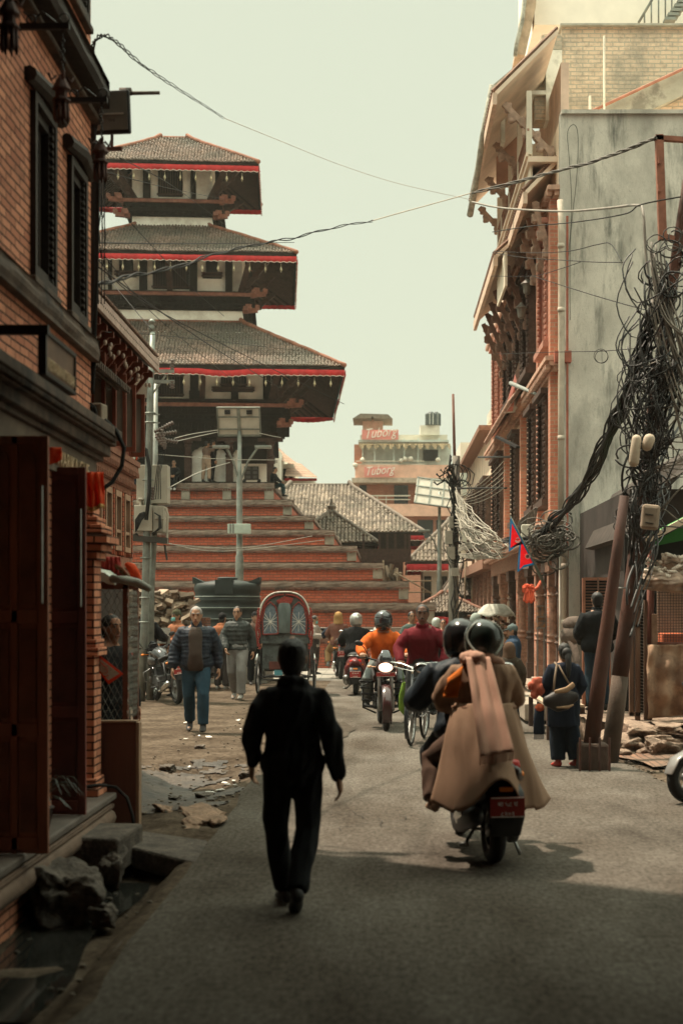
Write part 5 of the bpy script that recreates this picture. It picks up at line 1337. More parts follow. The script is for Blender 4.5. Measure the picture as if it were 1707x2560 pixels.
# ---------------------------------------------------------------- roofs and buildings behind and right of the plinth
T2 = M('tiles_grey_brown', (.20, .165, .13), .9, .35, 1.4, isl=.4, col2=(.26, .21, .165), patch=(.12, .105, .08), psc=.6)
R2 = M('ridge_grey', (.17, .14, .115), .9, .3, 6, .02, 9)
VAL2 = M('valance_dark_red', (.36, .02, .025), .8, .25, 5)
def bld(nm, label, cat, loc, rz=0, g=None): return root(nm, label, cat, loc, rz, g)
PK = M('hazed_pink', (.72, .43, .32), .9, .15, 2, .003, 20); CRM = M('cream_wall', (.62, .56, .46), .9, .1, 2)  # pink paled to put distance haze into the colour
BRF = MBR('brick_far', (.58, .26, .17), (.50, .21, .14), (.4, .2, .14), .25, .08, .01, .01)
# large tiled hall
D_ = 66.0; s_ = F / D_
cxh = (800 - CX) / s_; t = bld('tiled_hall', 'low hall with wide grey-brown tiled hip roof right behind the plinth steps', 'building', (cxh, D_, 0))
ex = (1057 - CX) * 62 / F - cxh; hip_roof(t, (0, 0), ex, 4.5, tZ(1332, 61.5), (878 - 731) / 2 / s_, .05, tZ(1214, D_), .17, .24, .16, mats=(T2, TILB, R2), vmat=VAL2, ridge=.11)
e = MB(1); e.b2((-ex + 1.2, -3.3, 0), (ex - 1.2, 3.3, tZ(1332, 61.5) + .5)); e.build('wall', BRF, t)
for i in range(4): e = MB(1); e.b2((ex - 3.4 + i * .62, -3.38, 3.6), (ex - 3.0 + i * .62, -3.29, 4.8)); e.build('window', DW, t)
# front pavilion with finial
D_ = 57.5; s_ = F / D_
c_ = (829 - CX) / s_; t = bld('pavilion', 'small tiled pavilion with a finial in front of the large hall roof', 'pavilion', (c_, D_, 0))
ex = (943 - CX) * 55.7 / F - c_; hip_roof(t, (0, 0), ex, 2.0, tZ(1357, 55.6), .02, .02, tZ(1281, D_), .15, .2, .12, mats=(T2, TILB, R2), vmat=VAL2, ridge=.09, soffit_in=.6)
e = MB(1); z_ = tZ(1284, D_); e.lathe((0, 0, z_), [(.22, 0), (.24, .08), (.14, .12), (.17, .25), (.20, .3), (.10, .34), (.07, .46), (.02, .62)], 12); e.b2((-.22, -.22, z_ - .15), (.22, .22, z_)); e.build('finial', R2, t)
e = MB(1); e.b2((-ex + .6, -1.3, 0), (ex - .6, 1.3, tZ(1357, 55.6) + .2)); e.build('wall', DW, t)
# wooden gallery under it
D_ = 55.0; t = bld('wooden_gallery', 'dark wooden gallery with open posts above the right plinth steps', 'gallery', P(958, 1404, D_))
e = MB(); a, b = P(890, 1405, D_), P(1027, 1372, D_); e.b2((a.x, D_, a.z), (b.x, D_ + .2, b.z)); e.b2((a.x, D_ + .05, a.z - .5), (b.x - .3, D_ + 2.4, a.z)); e.build('balustrade', DWR, t)
for px in (905, 945, 965, 985, 1010, 1020): e = MB(); a, b = P(px, 1372, D_), P(px + 6, 1335, D_); e.b2((a.x, D_ + .05, a.z), (b.x, D_ + .15, b.z)); e.build('post', DWR, t)
e = MB(); a, b = P(895, 1372, D_ + 2.3), P(1024, 1332, D_ + 2.3); e.b2((a.x, D_ + 2.3, a.z), (b.x, D_ + 2.5, b.z)); e.build('back_wall', DW, t)
e = MB(); a, b = P(900, 1600, D_), P(1010, 1405, D_); e.b2((a.x, D_ + .3, 0), (b.x, D_ + 2.4, b.z - .5)); e.build('lower_wall', BRF, t)
# building seen through the temple: white house with tiled roof
D_ = 70.; t = bld('white_house', 'cream house with framed windows seen past the temple columns', 'house', P(665, 1400, D_))
e = MB(); a, b = P(588, 1240, D_), P(700, 1128, D_); e.b2((a.x - 2, D_, 0), (b.x, D_ + 6, b.z)); e.build('wall', M('bright_cream', (.72, .68, .58), .9, .1, 2), t)
e = MB(); a, b = P(594, 1152, D_ - .3), P(690, 1112, D_ - .3); e.prism([(a.x, D_ - .9, a.z), (b.x, D_ - .9, a.z), (b.x - .6, D_ + 2.2, b.z + .1), (a.x, D_ + 2.2, b.z + .1)], (0, 0, .1)); e.build('roof', MBR('roof_tile_pink', (.42, .24, .17), (.36, .19, .13), (.2, .12, .09), .22, .16, .02, .02), t)
e = MB(); a, b = P(594, 1160, D_ - .35), P(696, 1153, D_ - .35); e.b2((a.x, D_ - .95, a.z), (b.x, D_ - .8, b.z)); e.build('gutter', PIL, t)
for pxa, pxb in ((611, 647),):
    e = MB(); a, b = P(pxa, 1200, D_), P(pxb, 1166, D_); e.b2((a.x, D_ - .06, a.z), (b.x, D_ + .02, b.z)); w_ = e.build('window', DW, t)
    e = MB()
    for i in range(2):
        for j in range(3): x0 = a.x + .08 + i * (b.x - a.x) / 2; z0 = a.z + .06 + j * .22; e.b2((x0, D_ - .075, z0), (x0 + .22, D_ - .062, z0 + .15))
    e.build('pane', M('grey_pane', (.10, .10, .095)), w_)
D_ = 72.; t = bld('tiled_house', 'small house with pink tiled lean-to roofs and white timber braces right of the temple', 'house', P(730, 1400, D_))
e = MB(); e.prism([P(686, 1148, D_ - 1), P(686, 1112, D_ + 1), P(712, 1138, D_ + 1), P(744, 1163, D_ - 1)], (0, .3, .1)); e.prism([P(712, 1190, D_ - 1), P(720, 1155, D_ + 1), P(752, 1160, D_ + 1), P(793, 1194, D_ - 1)], (0, .3, .05)); e.build('roof', MBR('roof_tile_pale', (.40, .27, .20), (.34, .22, .16), (.2, .14, .1), .22, .16, .02, .02), t)
e = MB(); a, b = P(686, 1290, D_ + .2), P(735, 1160, D_ + .2); e.b2((a.x, D_ + .2, 0), (b.x, D_ + 4, b.z)); a, b = P(720, 1290, D_ + .3), P(785, 1196, D_ + .3); e.b2((a.x, D_ + .4, 0), (b.x, D_ + 4, b.z)); e.build('wall', CRM, t)
e = MB(); e.b2(P(712, 1202, D_ - .6), P(792, 1196, D_ - .5)); e.build('eave_board', VAL2, t)
e = MB()
for a, b in (((690, 1220), (735, 1245)), ((700, 1245), (735, 1218)), ((690, 1165), (690, 1245)), ((735, 1195), (735, 1250)), ((688, 1222), (740, 1222))): e.beam(P(*a, D_ - .3), P(*b, D_ - .3), .10, .08)
e.build('timber_brace', CRM, t)
for px in (708, 722): e = MB(); e.b2(P(px, 1200, D_ + .1), P(px + 9, 1172, D_ + .15)); e.build('window', DW, t)
# pink restaurant block with roof terrace and red banners, haze mixed into its pale colours
D_ = 92.; s_ = F / D_; t = bld('terrace_restaurant', 'hazy pink multi-storey block with roof terrace and two red banners', 'building', P(1000, 1470, D_))
def fb(a, b, c_, d_, dep=3., nm='wall', m=PK, yo=0., par=None):
    """box given by photo rectangle on this building's front plane"""
    e = MB(); A_, B_ = P(a, d_, D_), P(b, c_, D_); e.b2((A_.x, D_ + yo, A_.z), (B_.x, D_ + yo + dep, B_.z)); return e.build(nm, m, par or t)
GRN = M('hazy_grey_green', (.52, .56, .50), .8, .2, 2); DKG = M('dark_opening', (.045, .05, .05), .8, .3, 2)
fb(888, 1128, 1290, 1530, 7, m=BRF); fb(888, 1128, 1165, 1206, 7, 'parapet', PK, -.7); fb(880, 1128, 1198, 1210, 7.6, 'slab', M('slab_cream', (.46, .36, .28), .9), -1.0)
fb(895, 1128, 1210, 1290, 5, 'wall', BRF, .4); fb(900, 1128, 1262, 1292, 1.2, 'balcony', PK, -.7); fb(1060, 1080, 1206, 1262, .8, 'pier', PK, -.3); fb(940, 960, 1206, 1262, .5, 'pier', BRF, .2)
for a, b in ((1084, 1124), (985, 1020), (898, 916)): fb(a, b, 1212, 1260, .2, 'window', DKG, .33 if b < 1084 else -.02)
for a, b in ((1090, 1125), (1043, 1082), (960, 1000)): fb(a, b, 1300, 1345, .2, 'window', DKG, -.06)
fb(905, 1128, 1112, 1160, 4, 'terrace_back', GRN, .6); fb(885, 905, 1110, 1165, 5, 'side_wall', BRF, .2); fb(1058, 1095, 1122, 1150, .2, 'opening', DKG, .5)
for px in (905, 935, 982, 1008, 1043, 1095): fb(px, px + 3, 1098, 1165, .12, 'terrace_post', GRN, -.5)
for z_ in (1154, 1162): fb(890, 1060, z_, z_ + 2.2, .06, 'railing', CRM, -.62)
for px, py in ((906, 1150), (888, 1163), (1002, 1152), (1012, 1148), (1026, 1147), (1094, 1150)): e = MB(); e.ell(P(px, py, D_ - .8), (.16, .16, .16), 12); e.build('globe_lamp', CRM, t, 1)
fb(896, 1120, 1104, 1109, 5, 'terrace_roof', GRN, -.9); fb(900, 1118, 1086, 1104, 3, 'roof_parapet', CRM, .2)
e = MB()
for i in range(60):
    x = 897 + i * 3.8; A_ = P(x, 1109, D_ - .95); hh = (10 + 6 * math.sin(i * 1.3)) / s_; e.poly([A_, A_ + V((.10, 0, 0)), A_ + V((.09, 0, -hh)), A_ + V((.01, 0, -hh * .8))])
e.build('terrace_bunting', M('bunting_ochre', (.50, .38, .24), .9, .4, 9, isl=.4), t, solid=.01)
fb(906, 957, 1046, 1105, 2.0, 'stair_tower', PK, .5)
e = MB(); A_ = P(882, 1050, D_); B_ = P(981, 1038, D_); e.prism([(A_.x, D_ - .8, A_.z), (A_.x + .5, D_ - .8, B_.z), (B_.x - .3, D_ - .8, B_.z - .05), (B_.x, D_ - .8, A_.z - .02), (B_.x - 1.2, D_ - .8, A_.z), (B_.x - 1.2, D_ - .8, A_.z + .12), (A_.x + 1.2, D_ - .8, A_.z + .12), (A_.x + 1.2, D_ - .8, A_.z)], (0, 3.5, 0)); e.build('tower_roof', M('slab_brown', (.20, .16, .12), .9), t)
BAN = M('banner_red', (.70, .26, .22), .6, .15, 1)
for c4, tx, sz in (((905, 995, 1080, 1104), 'Tuborg', .95), ((911, 985, 1172, 1196), 'Tuborg', .85)):
    bn = fb(c4[0], c4[1], c4[2], c4[3], .06, 'banner', BAN, -1.12)
    text(tx, 'banner_lettering', M('banner_white', (.85, .72, .62), .6), bn, P((c4[0] + c4[1]) / 2, c4[3] - 6, D_) + V((0, -1.15 - .02, 0)), (1, 0, .10), (-.1, 0, 1), sz * .92, .02, None, 'CENTER', .8, .45)
for i in range(3): fb(920 + i * 22, 922 + i * 22, 1240, 1262, .05, 'railing', CRM, -.7)
fb(905, 1025, 1240, 1243, .06, 'railing', CRM, -.72); fb(905, 1025, 1250, 1252, .06, 'railing', CRM, -.72)
def tank(px, py0, py1, D__, r_, label, n=1):
    t_ = root('rooftop_tank', label, 'water tank', P(px, py1, D__))
    h_ = (py1 - py0) * D__ / F; e = MB(1); pr = [(r_, 0)]
    for i in range(6): pr += [(r_, h_ * (.1 + i * .13)), (r_ * 1.04, h_ * (.12 + i * .13)), (r_, h_ * (.14 + i * .13))]
    pr += [(r_, h_ * .85), (r_ * .4, h_ * .96), (r_ * .4, h_)]
    e.lathe((0, 0, 0), pr, 18); e.build('shell', M('tank_hazy_dark', (.07, .085, .08), .5, .2), t_, 1)
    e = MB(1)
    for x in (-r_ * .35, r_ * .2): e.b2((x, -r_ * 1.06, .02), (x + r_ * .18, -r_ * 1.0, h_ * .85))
    e.build('highlight_strip', M('tank_highlight', (.5, .5, .45), .5), t_)  # pale strips on the shell stand for its highlights
tank(1077, 1030, 1064, 92, .38, 'left dark water tank of the terrace restaurant roof'); tank(1090, 1030, 1064, 92.5, .30, 'narrow water tank at the right of the terrace restaurant roof')
fb(1050, 1098, 1064, 1088, 1.6, 'tank_platform', CRM, -.2)
tank(1224, 1116, 1140, 100, .55, 'pale water tank on the distant roofs beside the right-hand houses')
# further distant houses to the right
D_ = 100.; s_ = F / D_; t = bld('distant_house', 'distant pink house with white window surrounds between the poles', 'house', P(1190, 1400, D_))
fb(1128, 1262, 1175, 1560, 6, m=BRF); fb(1120, 1265, 1172, 1178, 7, 'eave', CRM, -.5)
for a in (1135, 1165, 1198, 1225): fb(a, a + 20, 1222, 1262, .2, 'window', DKG, -.06); fb(a - 2, a + 22, 1216, 1221, .3, 'lintel', CRM, -.2)
e = MB(); e.prism([P(1125, 1212, D_ - 1), P(1150, 1175, D_ + 1), P(1265, 1175, D_ + 1), P(1270, 1212, D_ - 1)], (0, 0, .15)); e.build('roof', MBR('roof_tile_pink', (.42, .24, .17), (.36, .19, .13), (.2, .12, .09), .22, .16, .02, .02), t)
D_ = 106; t = bld('far_white_house', 'far white house fronts with small tanks on the skyline', 'house', P(1205, 1330, D_))
fb(1160, 1270, 1150, 1330, 5, m=CRM); fb(1178, 1192, 1138, 1150, 1, 'roof_box', PK); fb(1205, 1260, 1138, 1152, 2, 'roof_box', CRM, .2)
for a in (1170, 1196, 1216, 1240): fb(a, a + 9, 1155, 1168, .2, 'window', DKG, -.05)
# temple roof row at right centre
D_ = 63.; c_ = (1150 - CX) * D_ / F; t = bld('side_shrine', 'shrine with pale tiled roof and dark red valance behind the concrete pole', 'shrine', (c_, D_, 0))
hip_roof(t, (0, 0), 2.35, 2.6, tZ(1403, 60.4), .5, .3, tZ(1304, D_), .17, .24, .14, mats=(T2, TILB, R2), vmat=VAL2, valance=.30)
e = MB(1); e.b2((-1.7, -1.9, 0), (1.7, 1.9, tZ(1403, 60.4) + .3)); e.build('wall', CRM, t)
for i in range(5): e = MB(1); e.b2((-1.65 + i * .68, -2.0, .2), (-1.35 + i * .68, -1.89, tZ(1440, 60.4))); e.build('door', DW, t)
D_ = 55.; c_ = (1212 - CX) * D_ / F; t = bld('tiled_shelter', 'tiled shelter with sloping roof and red valance beside the galvanised pole', 'shelter', (c_, D_, 0))
hip_roof(t, (0, 0), 1.75, 2.2, tZ(1490, 52.8), .8, .1, tZ(1408, D_), .15, .2, .12, mats=(T2, TILB, R2), vmat=VAL2, valance=.22)
e = MB(1); e.b2((-1.3, -.2, 0), (1.5, 1.6, 2.3)); e.build('wall', DW, t)
for i in range(5): e = MB(1); e.tube([(-1.3 + i * .65, -2.0, 0), (-1.28 + i * .65, -2.0, 2.3)], .05); e.build('post', DWR, t)
D_ = 46.; c_ = (1112 - CX) * D_ / F; t = bld('small_shrine', 'small low shrine with curved tile roof and red curtain beside the crowd', 'shrine', (c_, D_, 0))
hip_roof(t, (0, 0), 1.22, 1.2, tZ(1532, 44.8), .10, .10, tZ(1487, D_), .10, .15, .10, mats=(T2, TILB, M('ridge_brown', (.20, .10, .07), .9, .3, 6, .02, 9)), valance=.40, ridge=.07)
e = MB(1); e.b2((-.8, -.8, 0), (.8, .8, 1.6)); e.build('wall', DW, t)
# scaffolding poles right centre
t = root('bamboo_scaffold', 'thin bamboo scaffold poles in front of the shrines', 'scaffold', (3.0, 52, 0)); BAM = M('bamboo', (.30, .22, .15), .8, .25)
for px, a, b in ((955, 1400, 1480), (990, 1420, 1500), (1160, 1395, 1500), (1178, 1390, 1495), (1202, 1400, 1500), (1230, 1230, 1480), (1238, 1395, 1495)):
    e = MB(); e.tube([P(px, b + 60, 50.5), P(px + 3, a, 50.5)], .03, 6); e.build('pole', BAM, t, 1)
for a, b in (((950, 1455), (1080, 1452)), ((955, 1482), (1075, 1480)), ((985, 1430), (1080, 1484))):
    e = MB(); e.tube([P(*a, 50.4), P(*b, 50.4)], .028, 6); e.build('rail', BAM, t, 1)
t = root('rubbish_heap', 'heap of timber and rubble on the plinth corner', 'heap', P(960, 1460, 52)); e = MB(); random.seed(8)
for i in range(60): x = random.uniform(915, 1000); e.box(P(x, random.uniform(1425, 1465) + abs(x - 955) * .3, 51 + random.random()), (random.uniform(.2, .8), .12, .10), (random.random(), random.random() * 2, random.random() * 3))
e.build('debris', M('debris', (.20, .15, .11), .9, .3, 5, isl=.5), t); t['kind'] = 'stuff'
# pile of bricks and firewood beyond the left people
t = None; e = MB(); random.seed(21)
for i in range(620):
    u = random.random(); x = -5.75 + u * 1.75; z = random.random(); hh = 2.15 * (1 - .08 * u); yy = 30 + random.uniform(-.25, .25) - .6 * (1 - z)
    e.box((x, yy, z * hh), (random.uniform(.10, .32), random.uniform(.1, .25), random.uniform(.04, .10)), (random.uniform(-.5, .5), random.uniform(-.5, .5), random.uniform(-1.5, 1.5)))
tag(e.build('rubble_pile', M('rubble', (.22, .165, .12), .9, .3, 6, isl=.55)), kind='stuff')
e = MB(); e.b2((-6.4, 30.4, 0), (-4.5, 30.9, 1.6)); e.b2((-4.5, 30.3, 0), (-3.75, 30.8, 1.5)); tag(e.build('brick_wall', MBR('old_brick', (.24, .11, .07), (.17, .08, .055), (.09, .06, .05), .2, .06, .008, .01, (.08, .06, .05)), None), 'low old brick wall behind the rubble pile', 'wall')
# water tank
D_ = 33.5; s_ = F / D_; r_ = 83 / s_; t = root('water_tank', 'large black ribbed plastic water tank behind the walking people', 'water tank', ((569 - CX) / s_, D_, 0))
e = MB(1); zt = tZ(1462, D_); pr = [(r_, .35)]
zz = .4
while zz < zt - .25: pr += [(r_, zz), (r_ * .975, zz + .03), (r_ * .975, zz + .17), (r_, zz + .20)]; zz += .215
pr += [(r_, zt - .05), (r_ * .97, zt + .02), (r_ * .5, zt + .09), (.24, zt + .11)]
e.lathe((0, 0, 0), pr, 48); e.build('tank_shell', M('tank_black', (.022, .029, .027), .6, .25, 5, spec=.3), t, 1)
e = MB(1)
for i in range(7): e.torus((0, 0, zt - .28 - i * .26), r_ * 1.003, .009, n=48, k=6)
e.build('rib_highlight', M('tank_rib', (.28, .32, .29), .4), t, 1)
e = MB(1); e.lathe((0, 0, zt + .08), [(.24, 0), (.24, .08), (.20, .10)], 20); e.b2((-.20, -r_ * 1.02, zt - .22), (.20, -r_ * .6, zt + .10)); e.build('lid', M('tank_black', (.03, .04, .038)), t)
e = MB(1); e.b2((-1.0, -1.0, 0), (1.0, 1.0, .35)); e.build('base', M('concrete_base', (.2, .18, .15), .9), t)
for s__ in (-1, 1): e = MB(1); e.prism([(s__ * r_ * .55, -.3, zt + .02), (s__ * r_ * 1.0, -.3, zt + .02), (s__ * r_ * 1.0, -.3, zt + .18)], (0, .5, 0)); e.build('corner_gusset', M('tank_black', (.03, .04, .038)), t)
# ---------------------------------------------------------------- street furniture in the square
GAL = M('galvanised_pole', (.21, .225, .20), .5, .3, 5, metal=.5, patch=(.18, .18, .16), psc=2); CON = M('concrete_pole', (.17, .155, .13), .85, .3, 3, .006, 30)
# solar street lamp
D_ = 36.; s_ = F / D_
def solar(px, ptop, label, D__, big=True):
    t = root('solar_street_lamp', label, 'street lamp', P(px, 0, D__) * 1); t.location = ((px - CX) * D__ / F, D__, 0); x0, y0 = t.location.x, D__
    zt = EYE + (HY - ptop) * D__ / F
    e = MB(); e.lathe((x0, y0, 0), [(.105, 0), (.105, zt * .45), (.08, zt * .46), (.075, zt * .75), (.055, zt * .76), (.05, zt - .2)], 14); e.build('pole', GAL, t, 1)
    w_ = .255; h_ = .37
    if big:
        for s__ in (-1, 1):
            cc = V((x0 + s__ * (w_ + .02), y0 - .12, zt - .25)); e = MB(); rot = (R(28), 0, 0)
            e.box(cc, (w_ * 2, .03, h_ * 2), rot); pn = e.build('solar_panel', M('panel_backsheet', (.50, .47, .40), .7, .12), t)
            e = MB(); m3 = Euler(rot).to_matrix()
            for dx, dz, wx, wz in ((0, h_, w_ * 2 + .03, .04), (0, -h_, w_ * 2 + .03, .04), (-w_, 0, .04, h_ * 2), (w_, 0, .04, h_ * 2), (0, h_ * .33, w_ * 2, .03), (0, -h_ * .55, w_ * 2, .03)): e.box(cc + m3 @ V((dx, -.03, dz)), (wx, .03, wz), rot)
            e.build('panel_frame', GAL if True else STL, pn)
            e = MB(); e.box(cc + m3 @ V((0, -.05, h_ * .7)), (.14, .05, .10), rot); e.build('junction_box', BLK, pn)
    else:
        e = MB(); rot = (R(-35), R(8), 0); cc = V((x0 - .1, y0, zt - .25)); e.box(cc, (1.5, .04, 1.2), rot); pn = e.build('solar_panel', M('panel_backsheet', (.50, .47, .40)), t)
        e = MB(); m3 = Euler(rot).to_matrix()
        for i in range(4): e.box(cc + m3 @ V((-.7 + i * .466, -.03, 0)), (.04, .04, 1.2), rot); e.box(cc + m3 @ V((0, -.03, -.58 + i * .386)), (1.5, .04, .04), rot)
        e.build('panel_frame', GAL, pn)
    zl = zt - (.92 if big else 1.6)
    for s__, L_ in (((1, .62), (-1, .42)) if big else ((-1, .55),)):
        e = MB(); e.tube([(x0, y0, zl - .9), (x0 + s__ * L_ * .35, y0 - .05, zl - .35), (x0 + s__ * L_ * .75, y0 - .1, zl)], .03, 7); e.box((x0 + s__ * (L_ * .75 + .14), y0 - .1, zl + .02), (.42, .18, .07), (0, 0, 0)); e.build('lamp_arm', GAL, t, bevel=.01)
    return t, x0, y0
t, x0, y0 = solar(599, 1030, 'solar street lamp with two tilted panels in front of the temple', 36.)
e = MB(); a = P(570, 1334, 35.8); b = P(627, 1310, 35.8); e.b2((a.x, 35.7, a.z), (b.x, 35.9, b.z)); bo = e.build('battery_box', M('box_pale_green', (.40, .46, .40), .6, .15), t, bevel=.01)
e = MB(); e.b2((a.x + .06, 35.69, a.z), (a.x + .09, 35.70, b.z)); e.b2((a.x + .13, 35.69, a.z), (a.x + .16, 35.70, b.z)); e.build('box_seam', STL, bo)
solar(1098, 1215, 'second solar street lamp with one tilted panel near the concrete pole', 50., False)
# double steel pole with transformer
t = root('transformer_pole', 'twin steel utility pole with transformer and insulators left of the temple', 'utility pole', (0, 0, 0)); t.location = ((358 - CX) * 26 / F, 26, 0)
D_ = 26.
e = MB(); e.tube([P(352, 1760, D_), P(362, 1560, D_), P(376, 1000, D_), P(382, 830, D_)], [.08, .072, .06, .05], 12); e.lathe(P(380, 830, D_), [(.05, 0), (.05, .1), (.03, .15), (.06, .17), (.06, .2), (.02, .24)], 12); e.build('pole', GAL, t, 1)
e = MB(); e.tube([P(376, 1760, D_ + .3), P(378, 1480, D_ + .3), P(388, 1300, D_ + .3), P(390, 960, D_ + .3)], [.07, .065, .055, .04], 12); e.build('pole', GAL, t, 1)
for y_ in (928, 954): e = MB(); e.beam(P(352, y_, D_), P(436, y_, D_), .05, .06); e.build('cross_arm', GAL, t)
e = MB(); e.beam(P(378, 990, D_), P(415, 938, D_), .03, .03); e.build('brace', GAL, t)
for y_ in (1033, 1056, 1200, 1395, 1494, 1555): e = MB(); e.torus(P(377 - (y_ - 1000) * .03, y_, D_), .095, .012, n=16, k=5); e.build('pole_band', GAL, t)
for y_ in (1036, 1057): e = MB(); e.beam(P(360, y_, D_), P(400, y_, D_), .02, .02); e.build('step_bolt', GAL, t)
INS = M('porcelain', (.13, .10, .085), .3, .2)
def insul(e, c, n_=5, r0=.05, up=1, ax=(0, 0, 1)):
    pr = []
    for i in range(n_): pr += [(r0 * .4, i * .05), (r0, i * .05 + .02), (r0 * .4, i * .05 + .04)]
    e.lathe(c, pr, 12, ax)
e = MB(); insul(e, P(431, 925, D_), 4); insul(e, P(431, 952, D_), 3, ax=(0, 0, -1)); insul(e, P(343, 1095, D_), 8, .05, ax=(0, 0, -1)); 
for i in range(3): insul(e, P(386 + i * 3, 1080 + i * 8, D_ - .1), 8, .045, ax=(.9, 0, .45 - .3 * i)); insul(e, P(414, 1122 - i * 5, D_ - .2), 6, .04, ax=(-.6 + i * .2, 0, .8))
insul(e, P(382, 1250, D_ - .1), 5, .05)
e.build('insulator', INS, t, 1)
TRM = M('transformer_paint', (.36, .33, .27), .6, .15, 3)
e = MB(); a, b = P(338, 1257, D_), P(416, 1160, D_); e.b2((a.x, D_ + .15, a.z), (b.x, D_ + .5, b.z)); e.build('switch_cabinet', TRM, t, bevel=.01)
e = MB(); a, b = P(338, 1328, D_), P(384, 1264, D_); e.b2((a.x, D_ - .1, a.z), (b.x, D_ + .5, b.z)); e.b2(P(348, 1264, D_ - .05), P(358, 1246, D_ + .1)); e.b2(P(345, 1250, D_ - .08), P(362, 1247, D_ + .1)); tr = e.build('transformer_tank', TRM, t, bevel=.01)
e = MB()
for i in range(8): a, b = P(388 + i * 3.2, 1330, D_), P(390 + i * 3.2, 1266, D_); e.b2((a.x, D_ - .15, a.z), (b.x, D_ + .35, b.z))
e.beam(P(388, 1296, D_ - .16), P(414, 1296, D_ - .16), .02, .02); e.tube([P(414, 1270, D_), P(420, 1285, D_), P(418, 1360, D_)], .02, 7); e.build('cooling_fin', TRM, tr)
e = MB(); e.beam(P(322, 1345, D_), P(420, 1352, D_), .25, .10); e.beam(P(320, 1348, D_), P(345, 1335, D_), .06, .05); e.tube([P(412, 1362, D_), P(418, 1400, D_)], .02); e.build('platform', M('platform_dark', (.04, .035, .03), .8), t)
e = MB()
for i in range(6): e.tube([P(340 + i, 1330 - i * 2, D_ - .2), P(339 + i * 3, 1300, D_ - .2), P(350 + i * 2, 1284 + i * 2, D_ - .2), P(362, 1280, D_ - .2)], .012, 5)
for i in range(4): e.tube([P(384 + i * 6, 1248, D_ - .1), P(392 + i * 3, 1180, D_ - .1), P(400 + i * 5, 1125, D_ - .1)], .008, 5); e.tube([P(386, 1282, D_ - .2), P(398 + i, 1290, D_ - .2), P(398 + i * 2, 1320, D_ - .2), P(380, 1335, D_ - .2)], .012, 5)
e.tube([P(338, 1120, D_ - .2), P(350, 1112, D_ - .2), P(366, 1125, D_ - .2), P(374, 1170, D_ - .2), P(374, 1230, D_ - .2), P(366, 1300, D_ - .2)], .035, 8)
e.build('pole_cable', RUB, t, 1)
e = MB(); e.tube([P(337, 1115, D_ - .25), P(350, 1111, D_ - .25), P(360, 1120, D_ - .25)], .02, 6); e.tube([P(345, 1120, D_ - .25), P(342, 1150, D_ - .25)], .012); e.ell(P(343, 1134, D_ - .25), (.04, .03, .03)); e.build('red_tassel', REDC, t, 1)
# concrete pole in the middle distance, galvanised pole
t = root('concrete_pole', 'weathered concrete pole wrapped in tangled cables right of the crowd', 'utility pole', ((1138 - CX) * 40 / F, 40, 0))
e = MB(); e.tube([P(1134, 1700, 40), P(1133, 1420, 40), P(1140, 1140, 40)], [.15, .14, .11], 10); e.build('pole', CON, t, 1)
e = MB(); e.tube([P(1136, 1160, 40), P(1132, 985, 40)], [.045, .035], 8); e.build('rod', M('rust_rod', (.16, .08, .06), .8), t, 1)
e = MB(); random.seed(31)
for i in range(46):
    y_ = random.uniform(1135, 1500); x_ = 1137 + random.uniform(-12, 12); e.tube([P(x_, y_, 39.8), P(x_ + random.uniform(-14, 14), y_ + 30, 39.7), P(1137 + random.uniform(-8, 8), y_ + random.uniform(50, 110), 39.75)], random.uniform(.012, .022), 5)
for i in range(14): e.torus(P(1140 + random.uniform(-14, 20), random.uniform(1150, 1420), 39.7), random.uniform(.12, .32), .013, (random.uniform(-.4, .4), 1, random.uniform(-.4, .4)), 18, 5)
for px_, y_ in ((1108, 1170), (1098, 1180), (1092, 1200), (1105, 1190), (1120, 1165)): e.tube([P(1137, y_ + 30, 39.8), P((1137 + px_) / 2, y_, 39.7), P(px_, y_ + 12, 39.7), P(px_ - 8, y_ + 4, 39.7)], .03, 6)
e.tube([P(1170, 1170, 39.8), P(1185, 1185, 39.8), P(1180, 1210, 39.8), P(1160, 1215, 39.8), P(1150, 1195, 39.8), P(1160, 1172, 39.8)], .015, 6)
e.build('pole_cable', RUB, t, 1)
e = MB(); e.b2(P(1112, 1360, 39.6), P(1130, 1328, 39.8)); e.b2(P(1122, 1320, 39.6), P(1132, 1292, 39.8)); e.b2(P(1118, 1398, 39.6), P(1136, 1368, 39.8)); e.b2(P(1127, 1440, 39.6), P(1146, 1420, 39.8)); e.build('service_box', M('service_box', (.26, .24, .20), .7, .25), t, bevel=.01)
t = root('steel_pole', 'plain galvanised pole between the concrete pole and the right-hand houses', 'utility pole', ((1211 - CX) * 48 / F, 48, 0))
e = MB(); e.tube([P(1209, 1700, 48), P(1214, 1380, 48), P(1220, 1180, 48), P(1222, 1110, 48)], [.13, .12, .10, .04], 10); e.build('pole', GAL, t, 1)
